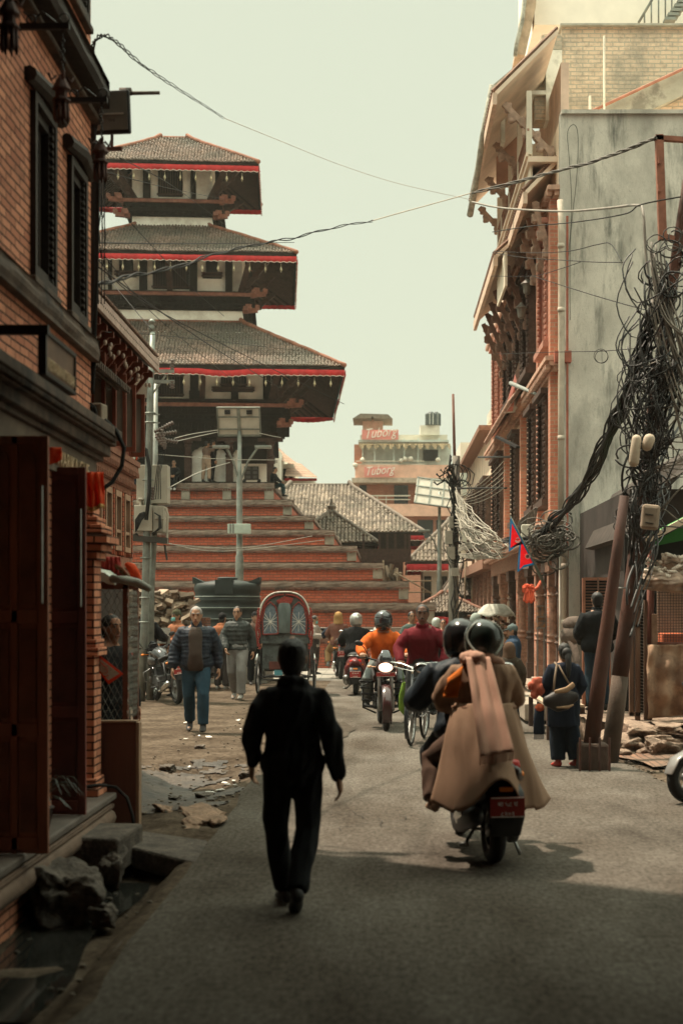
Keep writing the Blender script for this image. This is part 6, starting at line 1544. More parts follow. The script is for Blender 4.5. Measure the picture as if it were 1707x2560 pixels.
# ---------------------------------------------------------------- right hand houses
XR = 3.2
def dr(px): return F * XR / (px - CX)
PLAS = M('weathered_plaster', (.45, .42, .365), .9, .22, 1.1, .006, 25, col2=(.70, .66, .58), patch=(.20, .195, .17), psc=.75, pth=(.53, .74), st=(1, 1, .55), drip=(.15, .15, .13), crack=5.5)
CRF = M('cream_facade', (.76, .61, .47), .85, .15, 1.6, .003, 25, patch=(.44, .33, .25), psc=1.4, pth=(.55, .8)); BRP = MBR('brick_pilaster', (.55, .24, .16), (.46, .18, .12), (.45, .33, .25), .2, .075, .008, .008)
CW = M('carved_dark', (.075, .045, .034), .75, .4, 12, .008, 40); CWR = M('carved_red_brown', (.27, .145, .10), .75, .4, 12, .008, 40)
rb = root('cream_carved_house', 'tall cream house on the right with dark carved windows and a bare grey side wall', 'building', (4.5, 26, 0))
e = MB(); e.b2((XR, 25.92, 0), (9.5, 26.1, 10.69)); e.b2((XR + .02, 25.86, 10.69), (9.5, 26.15, 10.76)); e.build('side_wall', PLAS, rb)
e = MB(); e.b2((XR, 26.102, 3.1), (8.5, 42, 10.6)); e.b2((XR + .55, 26.102, 0), (8.5, 42, 3.1)); e.build('street_wall', CRF, rb)
for (z0, z1, pr) in ((3.02, 3.30, .30), (6.05, 6.30, .26), (9.25, 9.42, .22)):
    e = MB(); e.b2((XR - pr, 25.95, z1 - .08), (XR, 42, z1)); e.b2((XR - pr * .7, 25.97, z0 + .08), (XR, 42, z1 - .082)); e.b2((XR - pr * .4, 26, z0), (XR, 42, z0 + .078))
    for i in range(70): e.box((XR - pr * .8, 26.1 + i * .226, z0 + .06), (.09, .09, .09))
    e.build('cornice', M('cornice_red', (.50, .31, .23), .85, .3, 6, .008, 25), rb)
for y, w_ in ((26.25, .32), (28.4, .28), (31.9, .3), (36.2, .3), (40.4, .3)):
    for z0, z1 in ((3.302, 6.048), (6.302, 9.248)):
        e = MB(); e.b2((XR - .14, y, z0), (XR, y + w_, z1)); e.build('brick_pilaster', BRP, rb)
def cwin(y0, y1, z0, z1, m=CW, bars=6, xo=0., par=rb, rich=True):
    e = MB(); x = XR - xo
    for dx, g_ in ((.16, 0), (.10, .09), (.05, .17)):
        g2 = g_ + .085
        e.b2((x - dx, y0 + g_, z0 + g_ * .5), (x, y0 + g2, z1 - g_ * .5)); e.b2((x - dx, y1 - g2, z0 + g_ * .5), (x, y1 - g_, z1 - g_ * .5)); e.b2((x - dx, y0 + g2, z1 - g_ * .5 - .08), (x, y1 - g2, z1 - g_ * .5)); e.b2((x - dx, y0 + g2, z0 + g_ * .5), (x, y1 - g2, z0 + g_ * .5 + .08))
    e.b2((x - .26, y0 - .12, z1), (x, y1 + .12, z1 + .10)); e.b2((x - .24, y0 - .15, z0 - .12), (x, y1 + .15, z0))
    w = e.build('carved_window', m, par)
    e = MB(); n_ = int((z1 - z0) / .11)
    if rich:
        for i in range(n_):
            for yy in (y0 + .04, y0 + .13, y1 - .13, y1 - .04): e.rock((x - .17, yy, z0 + .06 + i * .11), (.03, .045, .05), i, sub=1)
    for i in range(1, bars): yy = y0 + .26 + (y1 - y0 - .52) * i / bars; e.b2((x - .07, yy - .018, z0 + .2), (x - .03, yy + .018, z1 - .2))
    e.build('carving', m, w)
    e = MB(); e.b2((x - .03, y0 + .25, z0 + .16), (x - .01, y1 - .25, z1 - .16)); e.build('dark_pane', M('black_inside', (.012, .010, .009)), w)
for a, b in ((26.9, 28.2), (28.95, 30.1), (33.0, 34.1), (37.3, 38.5), (38.9, 40.1)): cwin(a, b, 3.75, 5.75)
for a, b in ((26.7, 28.1), (36.9, 38.2), (38.7, 40.0)): cwin(a, b, 6.7, 8.9, M('carved_red', (.40, .19, .14), .8, .3, 8))
for a, b in ((29.0, 30.3), (30.5, 31.8), (32.3, 33.6), (33.8, 35.1)): cwin(a, b, 6.6, 8.7, CW, xo=.10)
for a, b in ((29.2, 30.3), (30.7, 31.9), (32.5, 33.8)): cwin(a, b, 9.55, 10.4, CWR, 4, rich=False)
# ground floor: carved posts in front of deep openings
for i, y in enumerate((26.35, 27.6, 28.3, 29.9, 31.7, 33.9, 36.4, 39.2, 41.6)):
    e = MB(); e.b2((XR - .02, y, .12), (XR + .22, y + .22, .5)); e.b2((XR, y + .02, .5), (XR + .20, y + .20, 1.0)); e.lathe((XR + .1, y + .11, 1.0), [(.11, 0), (.15, .04), (.10, .09), (.14, .15), (.09, .2), (.095, .9), (.13, .95), (.09, 1.0), (.15, 1.1)], 10)
    e.b2((XR - .02, y, 2.1), (XR + .22, y + .22, 2.4)); e.b2((XR - .04, y - .28, 2.4), (XR + .24, y + .50, 2.66)); e.build('carved_post', CWR if i % 2 else CW, rb, bevel=.01)
e = MB(); e.b2((XR - .05, 26.1, 2.662), (XR + .5, 42, 3.018)); e.build('beam', CWR, rb)
for y in (26.95, 29.0, 30.7, 32.7, 35.0, 37.6): e = MB(); e.b2((XR + .5, y, .14), (XR + .56, y + .75, 2.4)); e.build('shop_door', CW, rb)
for y, k in ((26.11, 0), (27.85, 1), (30.25, 1), (34.4, 1)):
    e = MB(); e.b2((XR + .02, y, .12), (XR + .4, y + (.2 if k == 0 else .34), 2.66)); e.build('brick_pier', BRP, rb)
e = MB(); e.b2((XR - .35, 26.4, .05), (XR + .5, 42, .14)); e.b2((XR - .25, 27.2, .141), (XR - .02, 28.6, .32)); e.build('door_step', M('step_stone', (.30, .25, .20), .85, .3, 4, .008, 20), rb, bevel=.015)
# balcony roofs with carved struts
SOF = M('soffit_pale', (.72, .58, .46), .85, .15, 2); TIL3 = M('tile_edge', (.24, .15, .115), .9, .35, 9, .012, 15)
def canopy(y0, y1, xo, zo, zw, xin=XR, drop=.0, n_=5, zb=1.3, sm=CWR, nm='balcony_roof'):
    e = MB(); e.prism([(xo, y0, zo), (xo, y0, zo + .10), (xin, y0, zw + .10), (xin, y0, zw)], (0, y1 - y0, 0)); c_ = e.build(nm, SOF, rb)
    e = MB(); k = int((y1 - y0) / .16)
    for i in range(k):
        y = y0 + .08 + i * .16; e.loft([(xo - .05, y, zo + .13), (xin, y, zw + .15)], [(.07, .035), (.07, .035)], side=(0, 1, 0), n=6, cap=False)
    e.build('tiles', TIL3, c_)
    e = MB(); e.b2((xo - .05, y0 - .05, zo - .16), (xo + .03, y1 + .05, zo + .06)); e.build('fascia', M('fascia_pale', (.58, .43, .33), .85, .2, 6), c_)
    for i in range(n_):
        y = y0 + .25 + (y1 - y0 - .5) * i / max(1, n_ - 1)
        A_ = V((XR - .05, y, zo - zb)); B_ = V((xo + .18, y, zo - .05)); pts = []
        e = MB(); e.beam(A_, B_, .10, .10)
        for q_ in range(7): t_ = (q_ + .5) / 7; e.rock(A_.lerp(B_, t_) + V((-.05 if q_ % 2 else .02, 0, -.06 if q_ % 2 else .0)), (.075, .055, .10), q_ + i, sub=2)
        e.build('carved_strut', sm, c_)
    return c_
canopy(29.5, 36.2, 2.32, 8.95, 9.75, n_=6, zb=1.6, sm=M('carved_mid', (.22, .13, .095), .8, .35, 9, .01, 30))
canopy(26.4, 30.2, 2.62, 9.35, 9.95, n_=4, zb=1.2, sm=M('carved_pale', (.36, .25, .19), .8, .35, 9, .01, 30))
canopy(26.3, 33.6, 2.05, 11.15, 12.3, n_=4, zb=1.0, sm=M('carved_pale', (.36, .25, .19), .8, .35, 9, .01, 30))
e = MB(); e.b2((2.45, 28.9, 8.25), (2.50, 30.9, 8.95)); e.b2((2.72, 26.5, 9.55), (2.76, 28.2, 10.35)); e.b2((2.74, 28.5, 9.5), (3.18, 28.55, 11.0)); e.build('hanging_panel', M('panel_cream', (.66, .58, .46), .8, .1), rb)
e = MB(); e.b2((2.66, 26.3, 9.95), (XR, 33.4, 10.05)); e.b2((2.62, 26.3, 10.05), (2.66, 33.4, 10.12)); e.build('balcony_floor', SOF, rb)
for y in (26.4, 28.2, 30.2, 32.2, 33.2): e = MB(); e.b2((2.64, y, 10.121), (2.74, y + .1, 11.3)); e.build('balcony_post', CRM, rb)
e = MB()
for i in range(34): e.b2((2.66, 26.5 + i * .2, 10.12), (2.68, 26.53 + i * .2, 10.55))
e.b2((2.65, 26.4, 10.55), (2.69, 33.3, 10.6)); e.build('balcony_rail', CWR, rb)
e = MB(); e.b2((XR + .1, 26.6, 10.76), (XR + .25, 33.4, 11.9)); e.build('top_storey_wall', M('glare_render', (.66, .50, .40), .9, .2, 2), rb)  # render lightened so the glow sits in its colour
e = MB(); e.prism([(2.72, 30.6, 6.08), (2.72, 30.6, 6.12), (XR - .02, 30.6, 6.75), (XR - .02, 30.6, 6.70)], (0, 7.6, 0))
c_ = e.build('corrugated_awning', CWR, rb); e = MB()
for i in range(50): y = 30.65 + i * .15; e.tube([(2.68, y, 6.13), (XR - .02, y, 6.77)], .04, 6)
e.build('corrugation', M('corrugated_rust', (.34, .21, .155), .7, .35, 9), c_)
# drain pipe
t = root('drain_pipe', 'pale drain pipe running down the corner of the cream house', 'pipe', (3.1, 25.8, 0)); e = MB(); x = (1401 - CX) * 25.75 / F
e.tube([P(1399, 500, 25.7), P(1404, 600, 25.7), P(1402, 1000, 25.7), P(1401, 1325, 25.7)], .055, 10); e.tube([P(1401, 1325, 25.7), P(1404, 1345, 25.7), P(1411, 1365, 25.7), P(1411, 1640, 25.7)], .055, 10)
for y_ in (620, 780, 1100, 1330, 1420, 1560): e.lathe(P(1402 + (9 if y_ > 1350 else 0), y_, 25.7), [(.065, 0), (.07, .03), (.065, .08)], 10)
e.build('pipe', M('pipe_pale', (.42, .36, .29), .7, .2, 4), t, 1)
e = MB(); e.tube([P(1417, 540, 25.8), P(1417, 1700, 25.8)], .022, 7); e.b2(P(1386, 905, 25.75), P(1425, 880, 25.9)); e.build('red_pipe', M('pipe_red', (.33, .10, .065), .7), t)
# rooftop brick walls (behind and above), brick and plaster paled to carry the glare
t = root('rooftop_house', 'brick rooftop storeys with glare put into their colour, above the grey wall, upper right', 'building', (6, 29, 10.8)); WB = MBR('glare_brick', (.80, .64, .48), (.72, .57, .42), (.55, .50, .40), .24, .085, .012, .012, (.36, .33, .27), dth=(.5, .66)); WPL = M('glare_plaster', (.88, .85, .74), .9, .1, 2, patch=(.55, .53, .44), psc=1.3)
def fr(a, b, c_, d_, D__, dep, nm, m, par=t):
    e = MB(); A_, B_ = P(a, d_, D__), P(b, c_, D__); e.b2((A_.x, D__, A_.z), (B_.x, D__ + dep, B_.z)); return e.build(nm, m, par)
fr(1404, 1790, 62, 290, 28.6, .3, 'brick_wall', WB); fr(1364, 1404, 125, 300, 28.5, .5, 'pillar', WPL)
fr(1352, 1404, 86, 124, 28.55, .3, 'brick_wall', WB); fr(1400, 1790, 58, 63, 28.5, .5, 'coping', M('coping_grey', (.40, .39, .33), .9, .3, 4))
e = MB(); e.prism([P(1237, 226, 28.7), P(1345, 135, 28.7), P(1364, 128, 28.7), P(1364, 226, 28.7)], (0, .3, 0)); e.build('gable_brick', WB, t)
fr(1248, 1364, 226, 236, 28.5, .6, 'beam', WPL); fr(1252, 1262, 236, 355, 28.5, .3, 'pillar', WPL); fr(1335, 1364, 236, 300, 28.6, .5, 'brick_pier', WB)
e = MB(); A_, B_ = P(1262, 236, 28.8), P(1338, 345, 28.8); e.b2((A_.x, 31, 10.9), (B_.x, 31.1, A_.z)); e.b2((A_.x, 28.8, A_.z - .02), (B_.x, 31, A_.z)); e.build('recess', M('recess_brown', (.42, .24, .17), .9, .2, 2), t)
e = MB(); e.prism([P(1229, 214, 28.3), P(1352, 112, 28.3), P(1356, 120, 28.3), P(1236, 226, 28.3)], (0, .8, 0)); e.build('sloping_roof_edge', M('lichen_tile', (.38, .37, .31), .95, .4, 9, .02, 14), t)
e = MB(); e.tube([P(1232, 212, 28.2), P(1205, 345, 28.6), P(1190, 450, 29.2), P(1174, 538, 30)], [.07, .06, .06, .07], 8); e.build('eave_pole', M('lichen_tile', (.38, .37, .31)), t, 1)
e = MB(); e.prism([P(1480, 282, 28.2), P(1707, 176, 28.2), P(1800, 132, 28.2), P(1800, 190, 28.2), P(1707, 238, 28.2), P(1610, 282, 28.2)], (0, .3, 0)); e.build('stair_parapet', M('stair_plaster', (.42, .41, .34), .9, .25, 2, .006, 20, patch=(.24, .23, .19), psc=2), t)
e = MB(); e.tube([P(1450, 285, 28.1), P(1480, 277, 28.1), P(1707, 172, 28.1), P(1800, 128, 28.1)], .03, 6); e.build('tile_coping', M('tile_edge_red', (.42, .20, .14), .9), t)
fr(1508, 1512, 88, 282, 28.0, .08, 'pipe', WPL); fr(1472, 1477, 238, 282, 28.0, .1, 'pipe', WPL); fr(1610, 1800, 240, 290, 28.4, .1, 'brick_wall', WB)
t = root('upper_house', 'pale topmost house with a stair rail at the very top right', 'house', P(1500, 60, 34)); fr(1335, 1850, -400, 62, 33.5, 4, 'wall', M('pale_upper_wall', (.90, .86, .76), .9, .06, 2), t)  # wall colour bleached to hold the glare at the top
e = MB(); e.prism([P(1308, 5, 33), P(1325, -60, 33), P(1345, -60, 33), P(1338, 20, 33), P(1312, 138, 33), P(1288, 135, 33)], (0, 1, 0)); e.build('eave_board', M('eave_tan', (.50, .38, .27), .9), t)
e = MB(); e.tube([P(1317, -60, 32.9), P(1304, 55, 32.9), P(1290, 110, 32.9), P(1287, 140, 32.9)], .05, 7); e.build('gutter', M('lichen_tile', (.38, .37, .31)), t, 1)
e = MB(); RL = M('rail_grey', (.25, .27, .24), .7); e.tube([P(1595, 57, 33), P(1640, -20, 33), P(1700, -100, 33)], .03, 6)
for px_, y_ in ((1610, 30), (1627, 5), (1645, -30), (1662, -60), (1678, -80)): e.tube([P(px_, 57, 33), P(px_, y_, 33)], .018, 6)
e.build('stair_rail', RL, t, 1); e = MB()
for i in range(9): e.box(P(1672 + i * 8, 52 - i * 11, 32.9), (.25, .3, .07))
e.build('stair_tread', RL, t)
# farther cream houses of the row
t = root('row_house', 'farther house of the right-hand row with wooden posts and shop fronts', 'building', (4.5, 43, 0)); e = MB(); e.b2((XR, 42.1, 3.0), (8.5, 55, 7.0)); e.b2((XR + .5, 42.1, 0), (8.5, 55, 3.0)); e.build('street_wall', CRF, t)
for a in (42.6, 45, 47.6, 50.4): cwin(a, a + 1.5, 3.6, 5.6, CW, 5, par=t)
e = MB(); e.b2((XR - .3, 42.05, 2.9), (XR + .5, 55, 3.2)); e.b2((XR - .4, 42.05, 7.0), (XR + 1, 55, 7.15)); e.build('cornice', CWR, t)
for y in (42.2, 43.9, 45.8, 47.6, 49.5, 52): e = MB(); e.b2((XR, y, .1), (XR + .3, y + .3, 2.899)); e.build('carved_post', CWR, t)
t = root('corner_house', 'narrow white house with a small balcony at the far end of the row', 'house', (3.2, 56, 0)); e = MB(); e.b2((3.0, 56, 0), (8, 60, 8.3)); e.build('wall', M('bright_cream', (.72, .68, .58)), t)
for z0 in (1.6, 4.2, 6.2):
    e = MB(); e.b2((3.1, 55.9, z0), (3.5, 56.0, z0 + 1.1)); e.build('window', GRN, t)
e = MB(); e.b2(P(1226, 1048, 54.5), P(1250, 1040, 56.5)); e.build('balcony', CRM, t); e = MB()
for px_ in range(1236, 1262, 3): e.tube([P(px_, 1040, 54.6), P(px_, 1003, 54.6)], .015, 5)
e.tube([P(1234, 1003, 54.6), P(1262, 1003, 54.6)], .02, 5); e.build('balcony_rail', RL, t)
# signs, flag, lamp, garland
t = root('banner_flag', 'white and red vertical banner hanging from the cream house', 'banner', P(1275, 1000, 33)); e = MB(); e.prism([P(1296, 905, 31), P(1312, 900, 31), P(1290, 1030, 32), P(1258, 1033, 32)], (.02, .03, 0)); e.build('banner_cloth', M('banner_cloth_white', (.66, .63, .56), .8, .12), t)
e = MB(); e.prism([P(1287, 935, 30.9), P(1291, 955, 30.9), P(1281, 1028, 31.9), P(1262, 1029, 31.9)], (.0, .02, 0)); e.build('red_field', BAN, t); text('NIC', 'lettering', PLW, t, P(1266, 1018, 31.7), (1, -.1, .05), (.1, 0, 1), .13, .01); e = MB(); e.tube([P(1276, 958, 30.8), P(1340, 985, 28.6), P(1398, 1000, 26.2)], [.05, .035, .03], 7); e.build('pole', M('bracket_grey', (.22, .24, .22), .6), t, 1)
t = root('national_flag', 'red double-pennant flag with blue border on a slanted bamboo pole', 'flag', P(1310, 1400, 24))
D_ = 21.
FB = [(1275, 1292), (1335, 1411), (1308, 1419), (1292, 1431), (1297, 1360), (1271, 1380)]
FBM = (M('flag_blue', (.02, .14, .30), .8, trans=.5),)
FR = [(1279, 1309), (1331, 1407), (1308, 1413), (1298, 1424), (1302, 1352), (1275, 1370)]
e = MB()
for i in range(6): j = (i + 1) % 6; e.poly([P(*FB[i], D_), P(*FB[j], D_), P(*FR[j], D_), P(*FR[i], D_)])
e.build('border', FBM[0], t)
e = MB(); Pf = lambda *q: [P(a, b, D_) for a, b in q]; e.poly(Pf(FR[0], (1306, 1360), FR[4], FR[5])); e.poly(Pf((1306, 1360), FR[1], FR[2], FR[3], FR[4])); e.build('field', M('flag_red', (.85, .012, .02), .8, .15, 8, trans=.55), t)
e = MB(); c_ = P(1293, 1350, D_) + V((0, -.02, 0)); pts = []
for i in range(15): a = R(-160 + i * 10); pts.append(c_ + V((.045 * math.cos(a), 0, .045 * math.sin(a))))
for i in range(15): a = R(-20 - i * 10); pts.append(c_ + V((.036 * math.cos(a), 0, .018 + .03 * math.sin(a))))
e.prism(pts, (0, .006, 0))
for i in range(5): a = R(40 + i * 25); e.prism([c_ + V((.012 * math.sin(a), 0, .0)), c_ + V((.04 * math.cos(a), 0, .045 * math.sin(a))), c_ - V((.012 * math.sin(a), 0, 0))], (0, .006, 0))
c_ = P(1318, 1391, D_) + V((0, -.02, 0))
for i in range(12): a = i * math.pi / 6; e.prism([c_ + V((.014 * math.cos(a + 1.57), 0, .014 * math.sin(a + 1.57))), c_ + V((.05 * math.cos(a), 0, .05 * math.sin(a))), c_ - V((.014 * math.cos(a + 1.57), 0, .014 * math.sin(a + 1.57)))], (0, .006, 0))
e.build('moon_and_sun', M('flag_pink_white', (.85, .55, .52), .8, trans=.5), t)
e = MB(); e.tube([P(1275, 1290, D_ + .02), P(1336, 1412, D_ + .02), P(1360, 1462, D_ + .9)], [.008, .02, .028], 8); e.build('pole', M('flag_pole', (.10, .12, .10), .6), t, 1)
t = root('bulb_lamp', 'white bottle-shaped bulb hanging in front of the flag', 'lamp', P(1312, 1420, 23)); e = MB(); e.lathe(P(1312, 1422, 23), [(.03, 0), (.055, .01), (.06, .06), (.058, .12), (.03, .16), (.016, .19), (.016, .24), (.0, .25)], 16); e.build('bulb', M('bulb_white', (.72, .62, .60), .4, .1), t, 1)
e = MB(); e.tube([P(1312, 1385, 23), P(1312, 1360, 23), P(1345, 1362, 25)], .01, 5); e.build('wire', RUB, t)
t = root('marigold_garland', 'orange tassel garland hanging under the flag', 'garland', P(1320, 1500, 24.5)); e = MB(); random.seed(6)
for i in range(60): u = random.random(); e.rock(P(1310 + random.uniform(-2, 22), 1462 + u * 20, 24 + random.random() * .2), (.03, .03, .03), i, sub=1)
for k in range(5): e.loft([P(1312 + k * 5, 1480, 24), P(1311 + k * 5.3, 1500 + (k % 2) * 4, 24)], [.012, .035], n=7)
e.tube([P(1330, 1478, 24.2), P(1342, 1470, 24.6), P(1350, 1455, 25)], .03, 6); e.build('tassels', M('garland_red', (.55, .09, .04), .8, .3, 9, isl=.3), t)
for nm, lab, a, b, c_, d_, D__, m, cat in (('display_rack', 'narrow rack with blue and orange pictures standing by the shop post', 1342, 1360, 1515, 1570, 24.5, M('poster_blue', (.06, .17, .21), .5, .5, 14, col2=(.4, .16, .05)), 'rack'), ('white_sack', 'white plastic sack tied on the cable cluster by the flag', 1303, 1330, 1312, 1362, 26.5, M('sack_white', (.50, .48, .40), .7, .2, 12, .01, 25), 'sack')):
    t = root(nm, lab, cat, P(a, d_, D__)); e = MB(); e.b2(P(a, d_, D__), P(b, c_, D__ + .15)); e.build('panel' if cat == 'rack' else 'sack_body', m, t, bevel=.02)
    if cat == 'rack':
        for y_ in (c_, (c_ + d_) / 2, d_): e = MB(); e.b2(P(a - 1, y_ + 1.5, D__ - .05), P(b + 1, y_ - 1.5, D__)); e.build('rail', STL, t)
        e = MB(); e.b2(P(a, 1700, D__), P(a + 2, d_, D__ + .05)); e.b2(P(b - 2, 1700, D__), P(b, d_, D__ + .05)); e.build('leg', STL, t)
e = MB(); e.beam(P(1242, 1092, 34), P(1294, 1118, 31.5), .09, .05); tag(e.build('sign_bracket', BLK), 'dark slanted bracket bar under the corrugated awning', 'bracket')
e = MB(); e.tube([P(1195, 1143, 40), P(1315, 1142, 33)], .03, 6); tag(e.build('iron_bar', BLK, None, 1), 'long thin iron bar sticking out of the house row over the street', 'bar')
# wall lanterns on the balcony struts
t = root('wall_lantern', 'pair of small iron lanterns hung under the balcony roof', 'lantern', P(1310, 780, 29)); e = MB()
for px_, y_ in ((1316, 715), (1302, 775)): e.lathe(P(px_, y_ + 22, 29), [(.03, 0), (.07, .03), (.09, .2), (.13, .22), (.04, .30), (.01, .34)], 8)
e.build('lantern_body', M('lantern_iron', (.13, .12, .10), .5, .3), t)
# bench and steps on the pavement
t = root('stone_bench', 'low stone block and slatted wooden bench on the brick pavement', 'bench', P(1330, 1760, 20)); WD = M('bench_wood', (.36, .28, .20), .8, .3, 8, .003, 30, st=(1, .3, 1))
e = MB(); e.b2((2.02, 20.5, .05), (2.50, 23.4, .30)); e.build('stone_block', M('step_stone', (.30, .25, .20)), t, bevel=.02)
e = MB()
for i in range(4): e.b2((2.06 + i * .12, 17.9, .42), (2.16 + i * .12, 20.3, .45))
e.build('slats', WD, t)
for x, y in ((2.08, 17.98), (2.5, 17.98), (2.08, 19.1), (2.5, 19.1), (2.08, 20.2), (2.5, 20.2)): e = MB(); e.b2((x - .03, y - .03, .0), (x + .03, y + .03, .418)); e.build('leg', CW, t)
# plants / tarp stall far on the right of the crowd
t = root('umbrella_stall', 'street stall under a pale grey tarpaulin umbrella beyond the riders', 'stall', P(1232, 1600, 36)); D_ = 36.
e = MB(); cc = P(1238, 1552, D_); e.grid(lambda u, v: cc + V(((.2 + .30 * v) * math.cos(u * 6.283) * 1.0, (.2 + .30 * v) * math.sin(u * 6.283), .42 - .30 * v ** 1.6 + .03 * math.sin(u * 44) * v)), 44, 8); e.poly([cc + V((.2 * math.cos(i), .2 * math.sin(i), .42)) for i in [j * .7854 for j in range(8)]]); e.build('canopy', M('tarp_pale', (.42, .42, .36), .75, .25, 5, .01, 20), t, 1, solid=.01)
e = MB(); e.tube([(cc.x, cc.y, 0), (cc.x, cc.y, cc.z + .4)], .025); e.build('umbrella_pole', BLK, t); e = MB(); e.b2((cc.x - .6, cc.y - .4, 0), (cc.x + .5, cc.y + .4, .8)); e.build('counter', BLK, t); e = MB(); random.seed(14)
for i in range(90): e.rock((cc.x + random.uniform(-.7, .55), cc.y - .35 + random.uniform(-.15, .4), .8 + random.uniform(0, .75)), (.05, .05, .05), i, sub=1)
e.build('goods', M('goods_mixed', (.22, .06, .045), .8, .5, 9, isl=.7, col2=(.12, .11, .06)), t)
# ---------------------------------------------------------------- stall, plinth and poles at the right
t = root('dark_shed', 'dark shed with a lean-to roof behind the right-hand stall', 'shed', (5, 20, 0)); e = MB(); e.b2((3.55, 20.6, 0), (9, 25.8, 3.4)); e.build('wall', M('shed_dark', (.035, .026, .022), .9, .4, 2, .004, 20), t); e = MB(); e.prism([P(1560, 1340, 20), P(1640, 1180, 20.4), P(1800, 1080, 20.4), P(1800, 1120, 20), P(1650, 1215, 20), P(1585, 1345, 20)], (0, 4, 0)); e.build('lean_to_roof', M('shed_roof', (.05, .04, .034), .9, .3), t)
t = root('shuttered_door', 'open wooden louvred door leaf behind the black-jacketed man', 'door', P(1490, 1800, 19.5)); D_ = 19.5
e = MB()
for a, b, c_, d_ in ((1455, 1461, 1445, 1790), (1518, 1524, 1443, 1790), (1461, 1518, 1444, 1451), (1461, 1518, 1600, 1608)): e.b2(P(a, d_, D_), P(b, c_, D_ + .06))
e.build('frame', M('door_light_brown', (.24, .10, .06), .7, .25), t); e = MB()
for i in range(20): e.b2(P(1461, 1459 + i * 7.4, D_ + .02), P(1518, 1456 + i * 7.4, D_ + .03))
e.tube([P(1494, 1445, D_), P(1494, 1520, D_)], .012); e.build('louvre', M('louvre_brown', (.14, .075, .05), .7), t)
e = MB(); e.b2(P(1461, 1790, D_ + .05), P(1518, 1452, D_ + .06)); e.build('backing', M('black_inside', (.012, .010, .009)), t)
# carved stone block seen left of him
t = root('stone_shrine', 'rounded soot-dark stone shrine beside the drain pipe', 'shrine', P(1435, 1700, 21)); e = MB(); e.b2(P(1418, 1780, 21), P(1452, 1600, 21.5)); e.ell(P(1435, 1590, 21.2), (.22, .25, .18), 16); e.ell(P(1436, 1560, 21.2), (.19, .2, .12), 16); e.build('carved_stone', M('soot_stone', (.10, .075, .06), .9, .4, 6, .015, 18), t, 1)
# plinth of stones
STG = M('warm_stone', (.25, .175, .125), .9, .35, 5, .02, 30, fine=.35, fs=24, col2=(.34, .25, .19), patch=(.10, .07, .05), psc=2)
e = MB(); e.grid(lambda u, v: V((2.42 + u * 4, 16.6 + v * 9, .33 + .03 * noise.noise(V((u * 20, v * 20, 0))))), 40, 40); e.b2((2.45, 16.7, -.1), (7, 25, .30)); pt = e.build('earth_plinth', STG, None, 1, norm=False); tag(pt, kind='structure')
random.seed(17); k = 0
for (x, z, w_, h_) in ((2.95, .27, .30, .075), (3.25, .29, .26, .06), (3.62, .27, .36, .075), (4.0, .28, .2, .07), (2.75, .14, .26, .10), (3.15, .13, .36, .11), (3.65, .13, .28, .08), (3.95, .12, .22, .10), (2.62, .02, .30, .11), (3.05, .0, .34, .12), (3.5, .0, .26, .10), (3.85, -.0, .24, .10), (2.45, .16, .22, .12)):
    ls = ['on the top course', 'in the middle course', 'in the bottom course']; lv = 0 if z > .2 else 1 if z > .08 else 2
    stone(f'{["flat", "flat", "long flat", "short", "rounded", "broad", "squat", "small", "bulging", "wide", "plain", "angular", "dark corner"][k]} stone {ls[lv]} of the rough plinth under the right stall', (x, 16.35 + random.uniform(-.1, .05) - .12 * lv, z), (w_ * .62, .28, h_ * .75), 40 + k, (random.uniform(-.1, .1), random.uniform(-.12, .12), random.uniform(-.2, .2)), STG, 'stones of the stall plinth', .45, 'stone', 'stone', 4); k += 1
stone('boulder lying on the ground before the rough plinth', (3.15, 15.75, .06), (.30, .22, .14), 77, (0, .15, .2), STG, 'stones of the stall plinth', .4)
RP = M('rusty_pole', (.085, .034, .022), .75, .4, 4, .006, 50, st=(1, 1, .35), patch=(.06, .035, .028), psc=2.5, pth=(.45, .62))
t = root('leaning_pole', 'rust-red leaning pole set in a concrete collar, left of the pair', 'utility pole', (2.13, 14.75, 0)); D_ = 14.7
e = MB(); e.tube([P(1475, 1880, D_), P(1497, 1700, D_), P(1517, 1560, D_), P(1540, 1390, D_), P(1560, 1240, D_)], [.085, .08, .07, .058, .05], 14); e.build('pole', RP, t, 1)
e = MB(); e.b2((2.0, 14.55, -.02), (2.30, 14.85, .27)); e.jitter(.02, 5); e.build('concrete_collar', M('collar_concrete', (.075, .05, .038), .9, .35, 5, .01, 20), t, bevel=.03)
for i in range(4): e = MB(); e.tube([(1.99 + i * .10, 14.47, -.02), (1.99 + i * .10, 14.47, .34)], .012, 6); e.build('rebar', RP, t)
t = root('leaning_pole', 'thick leaning pole with dark concrete foot carrying the cable tangle, right of the pair', 'utility pole', (2.42, 15.3, 0)); D_ = 15.35
e = MB(); e.tube([P(1521, 1908, D_), P(1541, 1760, D_), P(1549, 1690, D_)], [.100, .095, .092], 14); e.build('foot', M('pole_foot', (.085, .06, .045), .85, .35, 4, .006, 40), t, 1)
e = MB(); e.tube([P(1549, 1690, D_), P(1560, 1600, D_), P(1580, 1460, D_), P(1594, 1340, D_), P(1640, 980, D_), P(1673, 752, D_), P(1708, 515, D_), P(1725, 400, D_)], [.092, .092, .09, .085, .075, .065, .055, .05], 14); e.build('pole', RP, t, 1)
e = MB(); e.beam(P(1646, 338, D_), P(1655, 600, D_), .085, .07); e.beam(P(1636, 345, D_), P(1790, 355, D_), .07, .05); e.beam(P(1648, 590, D_), P(1716, 605, D_), .06, .06)
for y_ in (400, 470): e.box(P(1647, y_, D_ - .05), (.03, .02, .08))
